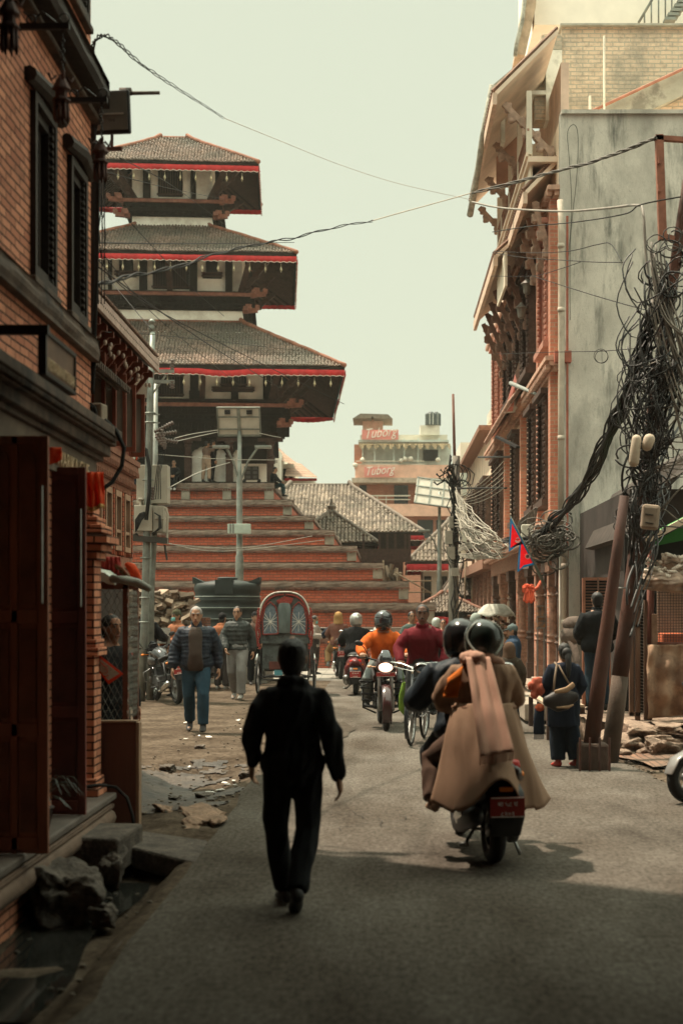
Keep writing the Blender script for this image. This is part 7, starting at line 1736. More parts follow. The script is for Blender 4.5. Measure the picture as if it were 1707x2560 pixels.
e.build('bracket', M('bracket_red_oxide', (.30, .13, .085), .7, .3, 8), t); e = MB(); e.torus(P(1548, 1470, D_ - .0), .09, .008, n=20, k=5); e.build('strap', STL, t)
BG = M('beige_box', (.24, .19, .14)); CB = M('cream_box', (.46, .38, .29), .6, .2, 5)
t = root('meter_box', 'beige meter box with rounded corners on the cable tangle above the stall', 'box', P(1625, 1292, 15.2)); e = MB(); e.box(P(1624, 1293, 14.7), (.185, .09, .26), (0, .1, 0)); bx = e.build('case', M('box_tan', (.30, .23, .17), .7, .2, 4), t, bevel=.03); e = MB(); e.box(P(1624, 1293, 14.64), (.14, .01, .20), (0, .1, 0)); e.build('door', BG, bx, bevel=.01); 
for q_ in (1285, 1306): e = MB(); e.beam(P(1612, q_, 14.63), P(1632, q_ + 3, 14.63), .008, .008); e.build('marking', BLK, bx)
t = root('junction_can', 'tall cream cylinder box hanging in the cable tangle', 'box', P(1585, 1160, 15)); e = MB(); e.loft([P(1583, 1155, 14.7), P(1590, 1098, 14.7)], [.055, .05], n=14); e.build('case', CB, t, 1)
t = root('junction_can', 'rounded cream cap box beside the tall cylinder in the tangle', 'box', P(1620, 1125, 15)); e = MB(); e.loft([P(1616, 1115, 14.7), P(1622, 1098, 14.7)], [.055, .06], n=14); e.build('case', CB, t, 1)
# stall
t = root('caged_stall', 'small closed stall with wire mesh, brown sacking and a green tarpaulin roof', 'stall', (3.4, 17.3, .33)); D_ = 17.; MR = M('stall_red_pipe', (.13, .045, .03), .7, .35, 5); MW = M('stall_wood', (.13, .075, .05), .8, .35, 6, .003, 30, st=(1, 1, .3))
e = MB(); e.tube([P(1620, 1800, D_), P(1627, 1360, D_)], .045, 10); e.tube([P(1820, 1790, D_), P(1820, 1300, D_)], .045, 10); e.build('post', MR, t, 1)
e = MB()
for a, b, c_, d_ in ((1573, 1580, 1565, 1790), (1588, 1597, 1500, 1802), (1573, 1597, 1560, 1568), (1573, 1597, 1780, 1790), (1610, 1614, 1500, 1800)): e.b2(P(a, d_, D_ - .05), P(b, c_, D_ + .02))
e.build('side_frame', MW, t); e = MB()
for i in range(34): e.beam(P(1597, 1512 + i * 8, D_), P(1611, 1515 + i * 8, D_), .008, .008)
e.build('side_wire', CL, t)
e = MB(); e.b2(P(1629, 1722, D_ - .1), P(1640, 1535, D_ - .05)); e.build('wood_stick', M('stick_wood', (.20, .12, .08), .8, .3, 8), t, bevel=.006)
e = MB()
for i in range(20): e.tube([P(1640 + i * 7, 1640, D_), P(1640 + i * 7, 1470, D_)], .0035, 4)
for i in range(25): e.tube([P(1640, 1474 + i * 7, D_), P(1790, 1474 + i * 7, D_)], .0035, 4)
e.build('wire_mesh', M('mesh_dark', (.05, .04, .035), .7), t); e = MB(); e.tube([P(1640, 1608, D_ - .02), P(1790, 1610, D_ - .02)], .02, 6); e.build('rail', MR, t)
e = MB(); e.b2(P(1642, 1800, D_ + .6), P(1800, 1400, D_ + .65)); e.build('inner_sheet', M('inner_sheet', (.26, .18, .13), .9, .3, 3, .006, 12), t); e = MB(); e.b2(P(1655, 1632, D_ + .2), P(1780, 1582, D_ + .5)); e.build('orange_crate', M('crate_orange', (.50, .12, .05), .7, .2), t, bevel=.02)
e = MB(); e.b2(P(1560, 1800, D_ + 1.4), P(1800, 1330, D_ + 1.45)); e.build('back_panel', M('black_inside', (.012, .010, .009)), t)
e = MB(); e.beam(P(1605, 1356, D_ - .2), P(1720, 1296, D_ - .2), .10, .07); e.beam(P(1720, 1296, D_ - .2), P(1800, 1254, D_ - .2), .10, .07); e.build('roof_edge', M('edge_pale', (.52, .42, .32), .8, .2, 6), t)
e = MB(); e.prism([P(1622, 1362, D_), P(1720, 1306, D_), P(1800, 1262, D_), P(1800, 1330, D_), P(1700, 1352, D_), P(1640, 1364, D_)], (0, .05, 0)); e.prism([P(1605, 1352, D_ - .2), P(1800, 1252, D_ - .2), P(1800, 1248, D_ + 1.4), P(1605, 1348, D_ + 1.4)], (0, 0, .02)); e.build('green_tarpaulin', M('tarp_green', (.045, .21, .05), .7, .2, 4), t)
def cl_(name, a, b, c_, d_, m, seed, D__, fold=6, amp=.04, par=t):
    e = MB(); e.grid(lambda u, v: P(a + (b - a) * u + 3 * math.sin(v * 6 + seed), c_ + (d_ - c_) * v + 5 * math.sin(u * 5 + seed) * v + 6 * noise.noise(V((u * 5, 0, seed))) * (1 - v), D__) + V((0, -amp * math.sin(u * fold * 6.28 + v * 2.5) * (1 - .4 * v) + amp * 1.5 * noise.noise(V((u * 4, v * 5, seed))) - .1 * math.sin(v * 3.1), 0)), 60, 30); return e.build(name, m, par, 1, solid=.006)
cl_('brown_sacking', 1614, 1800, 1612, 1792, M('sacking', (.30, .19, .125), .9, .25, 4, .006, 60, patch=(.18, .11, .075), psc=3), 2, D_ - .1, 4, .05)
e = MB(); random.seed(44)
for i in range(60):
    a = random.uniform(1602, 1800); y_ = 1430 + random.uniform(-32, 22) - (a - 1602) * .12
    p = [P(a + j * 14, y_ + random.uniform(-9, 9) + j * 2, D_ - .15 + random.uniform(-.08, .1)) for j in range(4)]; e.loft(p, [random.uniform(.012, .03) for _ in range(4)], n=7)
e.build('plastic_bundle', M('plastic_white', (.58, .50, .42), .5, .25, 9, .01, 40), t, 1)
cl_('plastic_sheet', 1600, 1800, 1432, 1478, M('plastic_brown', (.28, .20, .15), .6, .3, 6, .01, 30), 5, D_ - .2, 5, .04)
# parked scooter poking in at the right edge
# bundle of cables: big black trunk along the wall
t = root('cable_bundle', 'thick twisted black cable bundle slanting from the tangle down to the cream house corner', 'cable', P(1500, 1130, 18)); e = MB(); random.seed(51)
base = [P(1640, 760, 15.3), P(1612, 850, 15.4), P(1575, 960, 16), P(1535, 1060, 17), P(1490, 1155, 19), P(1440, 1240, 22), P(1390, 1300, 25), P(1330, 1345, 25.5), P(1262, 1352, 30)]
def spline(pts, n_=6):
    out = []
    for i in range(len(pts) - 1):
        p0, p1, p2, p3 = pts[max(i - 1, 0)], pts[i], pts[i + 1], pts[min(i + 2, len(pts) - 1)]
        for j in range(n_):
            u = j / n_; out.append(.5 * ((2 * p1) + (p2 - p0) * u + (2 * p0 - 5 * p1 + 4 * p2 - p3) * u * u + (3 * p1 - p0 - 3 * p2 + p3) * u ** 3))
    return out + [pts[-1]]
bs = spline(base)
for k in range(16):
    ph = k * 2.4; rr = .045 if k % 3 else .075
    e.tube([p + V((rr * math.cos(ph + i * .5), rr * .7 * math.sin(ph + i * .5), rr * math.sin(ph * 1.7 + i * .43))) for i, p in enumerate(bs)], random.uniform(.011, .02), 6)
e.build('strands', RUB, t, 1)
# tangle on the pole
e = MB(); random.seed(77)
def axis(y_): return 1521 + (1908 - y_) * .1325 + (0 if y_ > 1300 else (1300 - y_) * .01)
for i in range(120):
    y0 = random.choice((random.uniform(640, 1330), random.uniform(820, 1280))); L_ = random.uniform(80, 330); n_ = 9; wob = random.uniform(8, 38); ph = random.random() * 6; fq = random.uniform(.8, 2.0); off = random.gauss(6, 26)
    pts = []
    for j in range(n_):
        u = j / (n_ - 1); yy = y0 + L_ * u
        pts.append(P(axis(yy) + off * (1 - u * .5) + wob * math.sin(ph + u * fq * 3.1) * (math.sin(u * 3.14) * .7 + .3), yy, 15.2 + .25 * math.sin(ph * 3 + u * 4)))
    e.tube(spline(pts, 4), random.choice((.006, .008, .011, .014)), 5)
for i in range(70):
    y_ = random.choice((random.uniform(590, 830), random.uniform(830, 1330), random.uniform(830, 1330))); side = -1 if random.random() < .7 else 1
    c_ = P(axis(y_) + side * abs(random.gauss(8, 32)) - (14 if y_ < 830 else 0), y_, 15.15 + random.uniform(-.2, .25)); r0 = random.uniform(.05, .17); a = random.random() * 6; e_ = random.uniform(.85, 1.15); sl_ = random.uniform(-.06, .06)
    pts = [c_ + V((r0 * math.cos(a + q_ * .45) * (1 + .15 * math.sin(q_ + i)), sl_ * q_ / 14, r0 * math.sin(a + q_ * .45) * e_)) for q_ in range(random.choice((15, 15, 22)))]
    e.tube(pts, random.choice((.006, .008, .011)), 5)
for i in range(46):   # long slack loops hanging out to the right and left
    a, b = random.uniform(1560, 1640), random.uniform(620, 1180); e.tube(spline([P(a, b, 15.2), P(a + random.uniform(-60, 20), b + random.uniform(40, 110), 15.1), P(a + random.uniform(-20, 60), b + random.uniform(120, 210), 15.0), P(a + random.uniform(0, 120), b + random.uniform(20, 160), 14.9)], 4), .008, 5)
e.build('cable_tangle', M('cable_rubber', (.022, .020, .018), .55, .4, 9, isl=.6, spec=.5), None, 1); bpy.data.objects['cable_tangle']['kind'] = 'stuff'
e = MB(); random.seed(79)
for i in range(24):
    a, b = random.uniform(1620, 1660), random.uniform(600, 760); e.tube(spline([P(a, b, 15.1), P(a + 15, b + 90, 15.0), P(a + 50 + i * 2, b + 160 + i * 12, 14.9), P(1780, b + 220 + i * 16, 14.8)], 4), .009, 5)
for i in range(18): a = random.uniform(900, 1300); e.tube(spline([P(1600, a, 15.1), P(1650, a - 20, 15.0), P(1720, a + random.uniform(-90, 60), 14.9), P(1800, a - random.uniform(0, 130), 14.8)], 4), .007, 5)
o = e.build('pale_cables', M('cable_pale', (.17, .15, .125), .6, .4, 9, isl=.5), None, 1); o['kind'] = 'stuff'
e = MB(); random.seed(80)   # knot of cables at the corner of the cream house
for i in range(60): c_ = P(random.gauss(1372, 22), random.gauss(1348, 20), 25.2 + random.uniform(-.3, .3)); r0 = random.uniform(.08, .28); a = random.random() * 6; e.tube([c_ + V((r0 * math.cos(a + q_ * .5), .02 * q_, .7 * r0 * math.sin(a + q_ * .5))) for q_ in range(14)], random.choice((.012, .018)), 5)
for i in range(14): e.tube(spline([P(1290 + i * 3, 1335, 27), P(1300 + i * 2, 1300 - i, 27), P(1316 + i * 2, 1296 - i * 2, 27), P(1330, 1330, 27)], 4), .014, 5)
o = e.build('cable_knot', M('cable_grey', (.10, .09, .075), .6, .4, 9, isl=.6), None, 1); o['kind'] = 'stuff'
# ---------------------------------------------------------------- overhead wires
WK = RUB; WL = M('wire_light', (.30, .29, .25), .6, .3)
def wire(label, pts, r, m=WK, nm='overhead_cable', twist=0, tp=0):
    e = MB(); sp = spline([V(p) for p in pts], 10)
    if twist:
        for k in range(twist): e.tube([p + V((r * 1.2 * math.cos(k * 2.1 + i * .7), 0, r * 1.4 * math.sin(k * 2.1 + i * .7) + r * 1.5 * noise.noise(p * 2 + V((k, 0, 0))))) for i, p in enumerate(sp)], [r * (1 - tp * i / len(sp)) for i in range(len(sp))], 6)
    else: e.tube(sp, r, 6)
    return tag(e.build(nm, m, None, 1), label, 'cable')
wire('thick frayed black cable curving off the near corner up into the sky', [P(238, 640, 10.8), P(232, 400, 10.8), P(250, 215, 10.8), P(234, 150, 10.8), P(236, 105, 10.8), P(262, 88, 10.85), P(300, 112, 11.2), P(360, 165, 12.2), P(440, 218, 13.8), P(560, 295, 17)], .009, twist=3, tp=.75)
wire('thin far continuation of the frayed cable across the sky', [P(560, 295, 17), P(700, 352, 21), P(850, 412, 25), P(1000, 460, 27), P(1180, 500, 29)], .004, M('wire_glow_pale', (.5, .42, .33), .7))  # pale wire material carries the sky glow, also on the twin cable
wire('heavy twin cable crossing in front of the temple tiers', [P(242, 712, 11), P(330, 690, 12.5), P(440, 668, 14), P(540, 635, 15.5), P(640, 612, 17), P(735, 595, 18.5), P(830, 570, 19.5), P(930, 552, 20.5)], .010, twist=2, tp=.45)
wire('pale far continuation of the heavy twin cable', [P(930, 552, 20.5), P(1000, 532, 20.8), P(1080, 510, 21), P(1180, 482, 21)], .007, M('wire_glow_pale', (.5, .42, .33), .7))
wire('heavy cable from the bracket on the right pole toward the balcony roofs', [P(1180, 482, 21), P(1300, 452, 19.5), P(1400, 425, 18), P(1480, 405, 17), P(1560, 375, 16), P(1638, 345, 15.3)], .010, M('wire_midgrey', (.10, .09, .075), .6), twist=3)
wire('smooth grey conduit running level across the grey wall', [P(1180, 505, 24), P(1240, 518, 23), P(1320, 525, 21), P(1420, 528, 19), P(1520, 520, 17.5), P(1590, 513, 16), P(1606, 530, 15.5), P(1614, 640, 15.4), P(1630, 760, 15.3)], .016, M('conduit_grey', (.22, .20, .17), .6))
wire('thin wire just below the grey conduit', [P(1230, 580, 26), P(1330, 565, 22), P(1440, 555, 19), P(1560, 535, 16.5), P(1600, 512, 15.4), P(1700, 492, 15)], .008)
wire('drooping wire with a bent end in front of the grey wall', [P(1235, 628, 26), P(1330, 632, 23), P(1420, 628, 20), P(1490, 612, 17.5), P(1525, 610, 16.5), P(1552, 652, 15.6)], .006)
wire('thin wire with a small knot across the grey wall', [P(1230, 632, 26), P(1320, 645, 23), P(1400, 650, 20), P(1480, 655, 17.5), P(1560, 656, 15.5)], .006)
wire('faint wire falling from the balcony to the tangle', [P(1228, 690, 26), P(1330, 690, 23), P(1400, 672, 20), P(1450, 655, 17)], .005)
wire('slanting wire from the balcony lanterns to the tangle', [P(1330, 690, 25), P(1440, 725, 20), P(1540, 755, 17), P(1625, 778, 15.3)], .006)
wire('wire with a coil across the lower grey wall', [P(1240, 885, 26), P(1400, 880, 20), P(1500, 878, 17.5), P(1600, 870, 15.4)], .005)
e = MB(); e.torus(P(1501, 890, 17.4), .085, .004, (0, 1, 0), 24, 5); e.torus(P(1503, 892, 17.42), .078, .004, (.1, 1, 0), 24, 5); tag(e.build('wire_coil', WK, None, 1), 'small round wire coil hanging on the grey wall wire', 'cable')
e = MB(); c_ = [P(1420, 640, 25.85), P(1428, 520, 25.85), P(1422, 400, 25.85), P(1418, 330, 25.85), P(1435, 312, 25.85), P(1444, 345, 25.85), P(1440, 450, 25.85), P(1425, 600, 25.85), P(1424, 800, 25.85)]; e.tube(spline(c_, 6), .007, 5); tag(e.build('wall_wire', M('wire_wall', (.12, .12, .10), .7), None, 1), 'thin looped wire hanging down the grey wall near its corner', 'cable')
wire('level black wire across the middle temple roof', [P(230, 606, 11), P(380, 609, 16), P(540, 609, 22), P(735, 606, 30)], .007)
ls = ['first', 'second', 'third', 'fourth', 'fifth', 'sixth', 'seventh', 'eighth', 'ninth', 'tenth', 'eleventh', 'twelfth']
for i, (a, b, c_) in enumerate((((236, 640), (420, 790), (860, 1010)), ((236, 660), (520, 860), (700, 970)), ((262, 640), (400, 800), (600, 965)), ((330, 560), (480, 720), (560, 790)), ((250, 425), (420, 470), (560, 498)), ((300, 395), (440, 470), (560, 560)), ((262, 830), (420, 840), (780, 880)), ((380, 825), (300, 730), (240, 660)))):
    wire('thin wire over the temple, ' + ls[i] + ' of the bundle leaving the near corner', [P(*a, 12), P(*b, 20), P(*c_, 32)], .0045 + .002 * (i < 2))
for i, (x0, x1) in enumerate(((243, 240), (258, 262), (250, 256))): wire('thin wire dropping straight down beside the near corner, ' + ['nearest the wall', 'farthest from the wall', 'the middle one'][i], [P(x0, 350, 11), P(x1, 560, 11), P(x0 + 4, 760, 11)], .0045)
e = MB(); random.seed(90)
for k in range(9):
    x = 228 + k * 2.4; e.tube(spline([P(x, 200 + k * 40, 10.74), P(x + random.uniform(-3, 3), 450, 10.74), P(x + random.uniform(-3, 5), 700, 10.74), P(x - 6 + random.uniform(-3, 3), 860, 10.72), P(x - 12, 985, 10.7)], 6), random.choice((.006, .010, .014)), 6)
for k in range(26):
    y_ = random.uniform(340, 560); x = random.uniform(232, 262); e.tube([P(x, y_, 10.8), P(x + random.uniform(-6, 6), y_ + 30, 10.8), P(x + random.uniform(-8, 6), y_ + random.uniform(50, 120), 10.8)], .004, 4)
tag(e.build('wall_cables', WK, None, 1), 'black bundle of cables running down the near building corner', 'cable')
for i, (a, m_, b) in enumerate((((436, 1096), (480, 1085), (545, 1075)), ((438, 1104), (490, 1092), (545, 1080)), ((392, 1136), (560, 1148), (700, 1150)), ((418, 1222), (500, 1180), (575, 1156)), ((645, 1082), (680, 1090), (702, 1094)), ((395, 1352), (560, 1378), (810, 1350)), ((400, 1358), (600, 1370), (780, 1340)))):
    wire('pale service wire from the transformer pole, ' + ['upper to the solar lamp', 'lower to the solar lamp', 'level past the solar lamp', 'slanting up before the seated man', 'short piece right of the solar panels', 'long low one before the brick steps', 'second low one before the brick steps'][i], [P(*a, 26), P(*m_, 30), P(*b, 35.5)], .008, WL)
random.seed(95); e = MB()
for k in range(34):
    a = P(1140 + random.uniform(-4, 6), random.uniform(1215, 1330), 39.5); b = P(random.uniform(1215, 1275), random.uniform(1330, 1400), 32 + random.uniform(-2, 2)); e.tube(sag(a, b, random.uniform(-.1, .6), 12, k, .12), random.choice((.010, .014, .018)), 5)
for k in range(6): e.tube(sag(P(1142, 1240 + k * 4, 39.5), P(1262, 1148 + k * 14, 36), .15, 8), .010, 5)
for k in range(7): c_ = P(1190, 1375 + k * 2, 37); e.tube(spline([P(1255, 1362 + k * 3, 34), P(1200, 1350 + k * 3, 36), P(1150, 1365 + k * 2, 38), P(1152, 1385 + k, 38), P(1200, 1380 + k * 3, 36), P(1262, 1385, 34)], 5), .014, 5)
o = e.build('cable_fan', M('cable_fan_pale', (.24, .22, .18), .6, .3, 9, isl=.4), None, 1); o['kind'] = 'stuff'
wire('dark horizontal arm wire between the concrete pole and the house row', [P(1140, 1221, 39.5), P(1265, 1220, 36)], .03)
# ---------------------------------------------------------------- people and vehicles in place
WALK = dict(lk=(.10, -.16, .50), la=(.10, -.14, .10), rk=(-.10, .0, .50), ra=(-.10, .24, .14), rf=(-.02, -1, -.35), lw=(.26, .10, .86), le=(.25, .10, 1.12), rw=(-.25, -.15, .88), re=(-.245, -.02, 1.12))
def wk(**k): d = dict(WALK); d.update(k); return d
def S_(px, d_): return (px - CX) * d_ / F
SHOE = M('shoe_black', (.02, .018, .017), .6, .2); SHG = M('shoe_grey', (.22, .21, .19), .8, .3, 12)
BLKC = cloth('charcoal', (.014, .014, .015)); BLK2 = cloth('near_black', (.010, .011, .012)); NAVY = cloth('navy', (.016, .022, .036))
# 1 man walking away, centre
d_ = 7.80
person('man in black hoodie and trousers walking away in the middle of the shaded road', (S_(731, d_), d_, 0), R(180), 1.46,
       dict(hs=1.1, le=(.25, .05, 1.14), lw=(.268, -.10, .91), re=(-.25, .05, 1.12), rw=(-.292, -.01, .84), lk=(.115, -.06, .50), la=(.05, -.10, .095), rk=(-.10, .04, .50), ra=(-.045, .27, .15), rf=(.18, -1, -.55), lf=(.3, -1, 0), hd=(.0, -.02, .155), lt=(.15, -1, .2), rt=(-.1, -1, .2)),
       top=BLKC, infl=.022, hem=-.29, trous=BLK2, tin=.020, shoe=SHOE, hood=1, wide=1.05, sleeve=.020, wr=.020, vox=.0085, curl=.35, seed=1, topname='hoodie', kn=.9)
# 2 man in quilted jacket
d_ = 19.26
person('grey-haired man in dark quilted jacket and blue jeans walking toward us', (S_(491, d_), d_, 0), R(4), 1.70,
       wk(lw=(.30, .02, .86), le=(.28, .06, 1.12), rw=(-.31, -.06, .86), re=(-.29, .02, 1.12), hd=(0, -.03, .14), nod=.08), top=cloth('quilted_navy', (.020, .026, .036), .55, bump=.001), infl=.024, hem=-.20, trous=cloth('blue_jeans', (.022, .048, .070), bump=.003), tin=.024, shoe=SHOE, quilt=.018, qn=12, hair=HAIRG, collar=.035, inner=cloth('dark_brown_tee', (.055, .043, .036)), belly=.05, wide=1.14, sleeve=.026, topname='quilted_jacket', vox=.012, seed=2, moust=False)
# 3 man in grey puffer
d_ = 26.4
person('man in charcoal puffer jacket and grey trousers walking left of the rickshaw', (S_(594, d_), d_, 0), R(-6), 1.73, wk(rw=(-.16, -.26, .92), re=(-.25, -.06, 1.12), lw=(.27, .08, .88), hd=(0, -.02, .14)), top=cloth('charcoal_puffer', (.038, .042, .040), .5, bump=.001), infl=.034, quilt=.014, qn=7, trous=cloth('grey_trousers', (.17, .165, .155), bump=.003), tin=.032, shoe=SHG, collar=.03, sleeve=.03, hem=-.10, hair=HAIRB, vox=.013, seed=3, topname='puffer_jacket')
# 4 rickshaw
rickshaw('black hooded cycle rickshaw with red ruffles and two laced rear windows', (S_(715, 28.1), 28.1, 0), R(0))
# 5 motorcycle and rider, orange hoodie
RIDE = dict(pv=(0, .20, .915), nk=(0, .04, 1.39), le=(.33, -.08, 1.14), lw=(.315, -.33, 1.07), re=(-.33, -.08, 1.14), rw=(-.315, -.33, 1.07), lk=(.235, -.20, .70), la=(.24, .04, .38), rk=(-.235, -.20, .70), ra=(-.24, .04, .38), hd=(0, -.05, .14), lh=(.0, -1, -.2), rh=(0, -1, -.2), lt=(-1, 0, 0), rt=(1, 0, 0), lpn=(0, 0, -1), rpn=(0, 0, -1))
x, y = -.01, 19.4 + .66
motorcycle('maroon-black motorcycle with lit round headlight and crash bars coming toward us', (x, y, 0), R(3), ('dark_maroon', (.035, .012, .012)), plate_front='BA 83 PA 0146', guards=True, lit=True)
person('rider in bright orange hoodie and black full-face helmet facing us', (x, y, 0), R(3), 1.66, dict(RIDE, open_face=1), top=cloth('orange_hoodie', (.52, .105, .018)), infl=.034, sleeve=.034, hem=-.06, trous=cloth('grey_jeans', (.14, .16, .155)), tin=.03, shoe=SHOE, hairstyle='helmet', capm=M('helmet_gloss_black', (.012, .012, .013), .15, .1, coat=1), hood=1, topname='hoodie', vox=.012, seed=4, curl=1.0, wr=.009)
# 6 cyclist
x, y, rz = .42, 17.24 + .55, R(-10)
bicycle('dark roadster bicycle with chrome handlebar ridden toward us', (x, y, 0), rz)
CYC = dict(pv=(0, .15, .955), nk=(0, -.02, 1.44), le=(.30, -.02, 1.17), lw=(.27, -.16, 1.01), re=(-.30, -.02, 1.17), rw=(-.27, -.16, 1.01), lk=(.12, -.24, .72), la=(.13, .12, .42), rk=(-.13, -.16, .58), ra=(-.13, -.08, .30), hd=(0, -.03, .15), lh=(0, -1, -.2), rh=(0, -1, -.2), lt=(-1, 0, 0), rt=(1, 0, 0), lpn=(0, 0, -1), rpn=(0, 0, -1))
person('cyclist with moustache in dark red long-sleeved shirt riding toward us', (x + .06, y, 0), R(-4), 1.70, CYC, top=cloth('dark_red_shirt', (.125, .010, .016), .8), infl=.026, hem=-.22, sleeve=.026, trous=cloth('dark_trousers', (.03, .03, .03)), tin=.03, shoe=SHOE, collar=.02, moust=True, wide=1.16, skin=M('skin_dark', (.115, .055, .035), .5, .12, 12), topname='shirt', vox=.012, seed=5, curl=1.0, wr=.009)
t = root('shopping_bag', 'green cloth bag hanging beside the bicycle wheel', 'bag', (x - .2, y + .1, .45)); e = MB(); e.loft([(x - .17, y + .1, .72), (x - .18, y + .1, .58), (x - .17, y + .1, .42), (x - .14, y + .1, .34)], [(.035, .02), (.06, .035), (.075, .04), (.04, .03)], n=16); e.jitter(.022, 12); e.build('bag_body', M('bag_green', (.14, .25, .03), .8, .3, 9, .004, 40), t, 1); e = MB(); e.ell((x - .13, y + .05, .50), (.05, .04, .045)); e.build('blue_bottle', M('teal_blue', (.03, .16, .21), .5), t, 1); e = MB(); e.tube([(x - .18, y + .1, .70), (x - .2, y - .0, .98), (x - .16, y + .1, .70)], .006, 5); e.build('handle', M('bag_green', (.16, .30, .03)), t)
# 7 maroon scooter with silver helmet rider
x, y = -.555, 27.8 + .60
SC = dict(pv=(0, .30, .885), nk=(0, .20, 1.38), le=(.31, .04, 1.12), lw=(.30, -.22, 1.03), re=(-.31, .04, 1.12), rw=(-.30, -.22, 1.03), lk=(.20, -.12, .68), la=(.17, -.08, .34), rk=(-.20, -.12, .68), ra=(-.17, -.08, .34), hd=(0, -.03, .15), lh=(0, -1, -.2), rh=(0, -1, -.2), lt=(-1, 0, 0), rt=(1, 0, 0), lpn=(0, 0, -1), rpn=(0, 0, -1))
scooter('maroon scooter seen from behind with red number plate in mid street', (x, y, 0), R(180), ('maroon', (.12, .018, .02)), plates=('बा ४५ प', '०३९९'))
person('rider in black jacket with silver helmet seen from behind', (x, y, 0), R(180), 1.62, SC, top=BLKC, infl=.04, sleeve=.04, wide=1.2, trous=BLK2, tin=.03, shoe=SHOE, hairstyle='helmet', capm=M('helmet_silver', (.42, .42, .39), .25, .1, metal=.6, coat=.6), face=False, vox=.014, seed=6, curl=1)
# 8 farther motorcycle with yellow hooded pillion
x, y = S_(845, 34.3), 34.3 + .6
motorcycle('far red-black motorcycle with two riders seen from behind', (x, y, 0), R(186), ('far_red', (.16, .02, .018)), plate_rear=('बा १२ प', '७७२०'), rack=True)
RB = dict(RIDE); person('front rider in dark blue hoodie on the far motorcycle', (x - .06, y + .12, 0), R(186), 1.6, RB, top=NAVY, infl=.035, trous=BLK2, tin=.03, shoe=SHOE, vox=.018, hairstyle='beanie', capm=M('cap_red', (.35, .03, .03), .8), face=False, seed=7, curl=1)
person('pillion passenger with ochre hood and brown coat on the far motorcycle', (x, y - .28, 0), R(180), 1.62, dict(pv=(0, .16, .93), nk=(0, .12, 1.42), le=(.27, -.02, 1.14), lw=(.16, -.20, 1.0), re=(-.27, -.02, 1.14), rw=(-.16, -.20, 1.0), lk=(.27, -.14, .70), la=(.26, .10, .40), rk=(-.27, -.14, .70), ra=(-.26, .10, .40), hd=(0, -.01, .14)), top=cloth('rose_brown_coat', (.17, .075, .055)), infl=.045, hem=-.16, sleeve=.04, trous=cloth('ochre_trousers', (.28, .17, .08)), tin=.034, shoe=SHG, hoodup=cloth('ochre_hood', (.33, .19, .075)), vox=.018, face=False, seed=8)
# 9 woman in navy with shoulder bag
d_ = 14.92
def tunic(c, k, g):
    pv = g['pv']; c.loft([pv + V((0, 0, .12 * k)), pv - V((0, 0, .10 * k)), pv - V((0, 0, .38 * k))], [(.18 * k, .13 * k), (.21 * k, .16 * k), (.235 * k, .18 * k)], n=20, cap=False)
wr_ = person('woman in navy tunic with dark braid seen from behind at the right road edge', (S_(1408, d_), d_, 0), R(196), 1.30, dict(le=(.25, -.04, 1.14), lw=(.20, -.20, .98), re=(-.26, .02, 1.12), rw=(-.22, -.12, .92), lk=(.08, -.04, .5), la=(.08, .0, .08), rk=(-.10, .04, .5), ra=(-.14, .10, .09), hd=(0, .0, .14)), top=NAVY, infl=.034, hem=-.1, sleeve=.034, trous=cloth('navy_trousers', (.014, .020, .030)), tin=.045, shoe=M('slipper_red', (.36, .035, .025), .6), hairstyle='short', extra=tunic, wide=1.08, face=True, vox=.012, seed=9, topname='tunic', kn=1.2)
e = MB(1); e.loft([(0, .09, 1.20), (.0, .125, 1.12), (.01, .15, 1.02), (.01, .155, .95)], [(.045, .035), (.035, .03), (.03, .025), (.015, .012)], n=10); e.ell((0, .085, 1.19), (.055, .045, .06)); e.build('braid', HAIRB, wr_, 1)
W_ = wm(wr_); bp = lambda x, y, z: W_ @ V((x, y, z))
t = root('shoulder_bag', 'dark rounded handbag with tan pattern on the navy woman\'s back', 'bag', bp(.10, .2, .7)); BGM = M('bag_dark_leather', (.022, .017, .015), .5, .3, 6, .002, 60)
e = MB(); e.loft([bp(.26, .18, .70), bp(.17, .20, .70), bp(.06, .20, .72), bp(-.04, .18, .74)], [(.06, .05), (.115, .07), (.115, .07), (.055, .05)], side=(0, 0, 1), n=18); e.build('bag_body', BGM, t, 1)
e = MB(); e.loft([bp(.20, .26, .80), bp(.08, .265, .82), bp(0, .25, .87)], [(.02, .014), (.03, .014), (.03, .014)], side=(0, 0, 1), n=10); e.loft([bp(.18, .255, .64), bp(.06, .262, .64), bp(.0, .24, .66)], [(.01, .01), (.018, .014), (.01, .01)], side=(0, 0, 1), n=10); e.build('tan_pattern', M('bag_tan', (.30, .19, .11), .7, .3, 14), t, 1)
e = MB(); e.tube([bp(.20, .20, .80), bp(.17, .17, .95), bp(.12, .10, 1.07), bp(.10, .0, 1.09)], .012, 7); e.tube([bp(-.02, .18, .82), bp(.06, .17, .95), bp(.10, .10, 1.07)], .010, 7); e.build('strap', M('strap_tan', (.17, .12, .08), .7), t, 1)
t = root('knit_scarf', 'salmon knitted shawl held in front of the navy woman', 'shawl', bp(.26, -.16, .8)); e = MB(); random.seed(3)
for i in range(10): e.ell(bp(.29 + random.uniform(-.05, .06), -.06 + random.uniform(-.04, .04), .84 + random.uniform(-.09, .07)), (.045, .04, .05), 10)
o = e.build('shawl', cloth('salmon_knit', (.46, .12, .075), bump=.004, bs=80), t); remesh(o, .010, 3, .012, 14)
e = MB(); e.loft([bp(.27, .0, .62), bp(.28, .0, .50), bp(.28, .01, .36)], [(.05, .03), (.055, .03), (.06, .02)], n=12); o = e.build('hanging_scarf', NAVY, t, 1); e = MB()
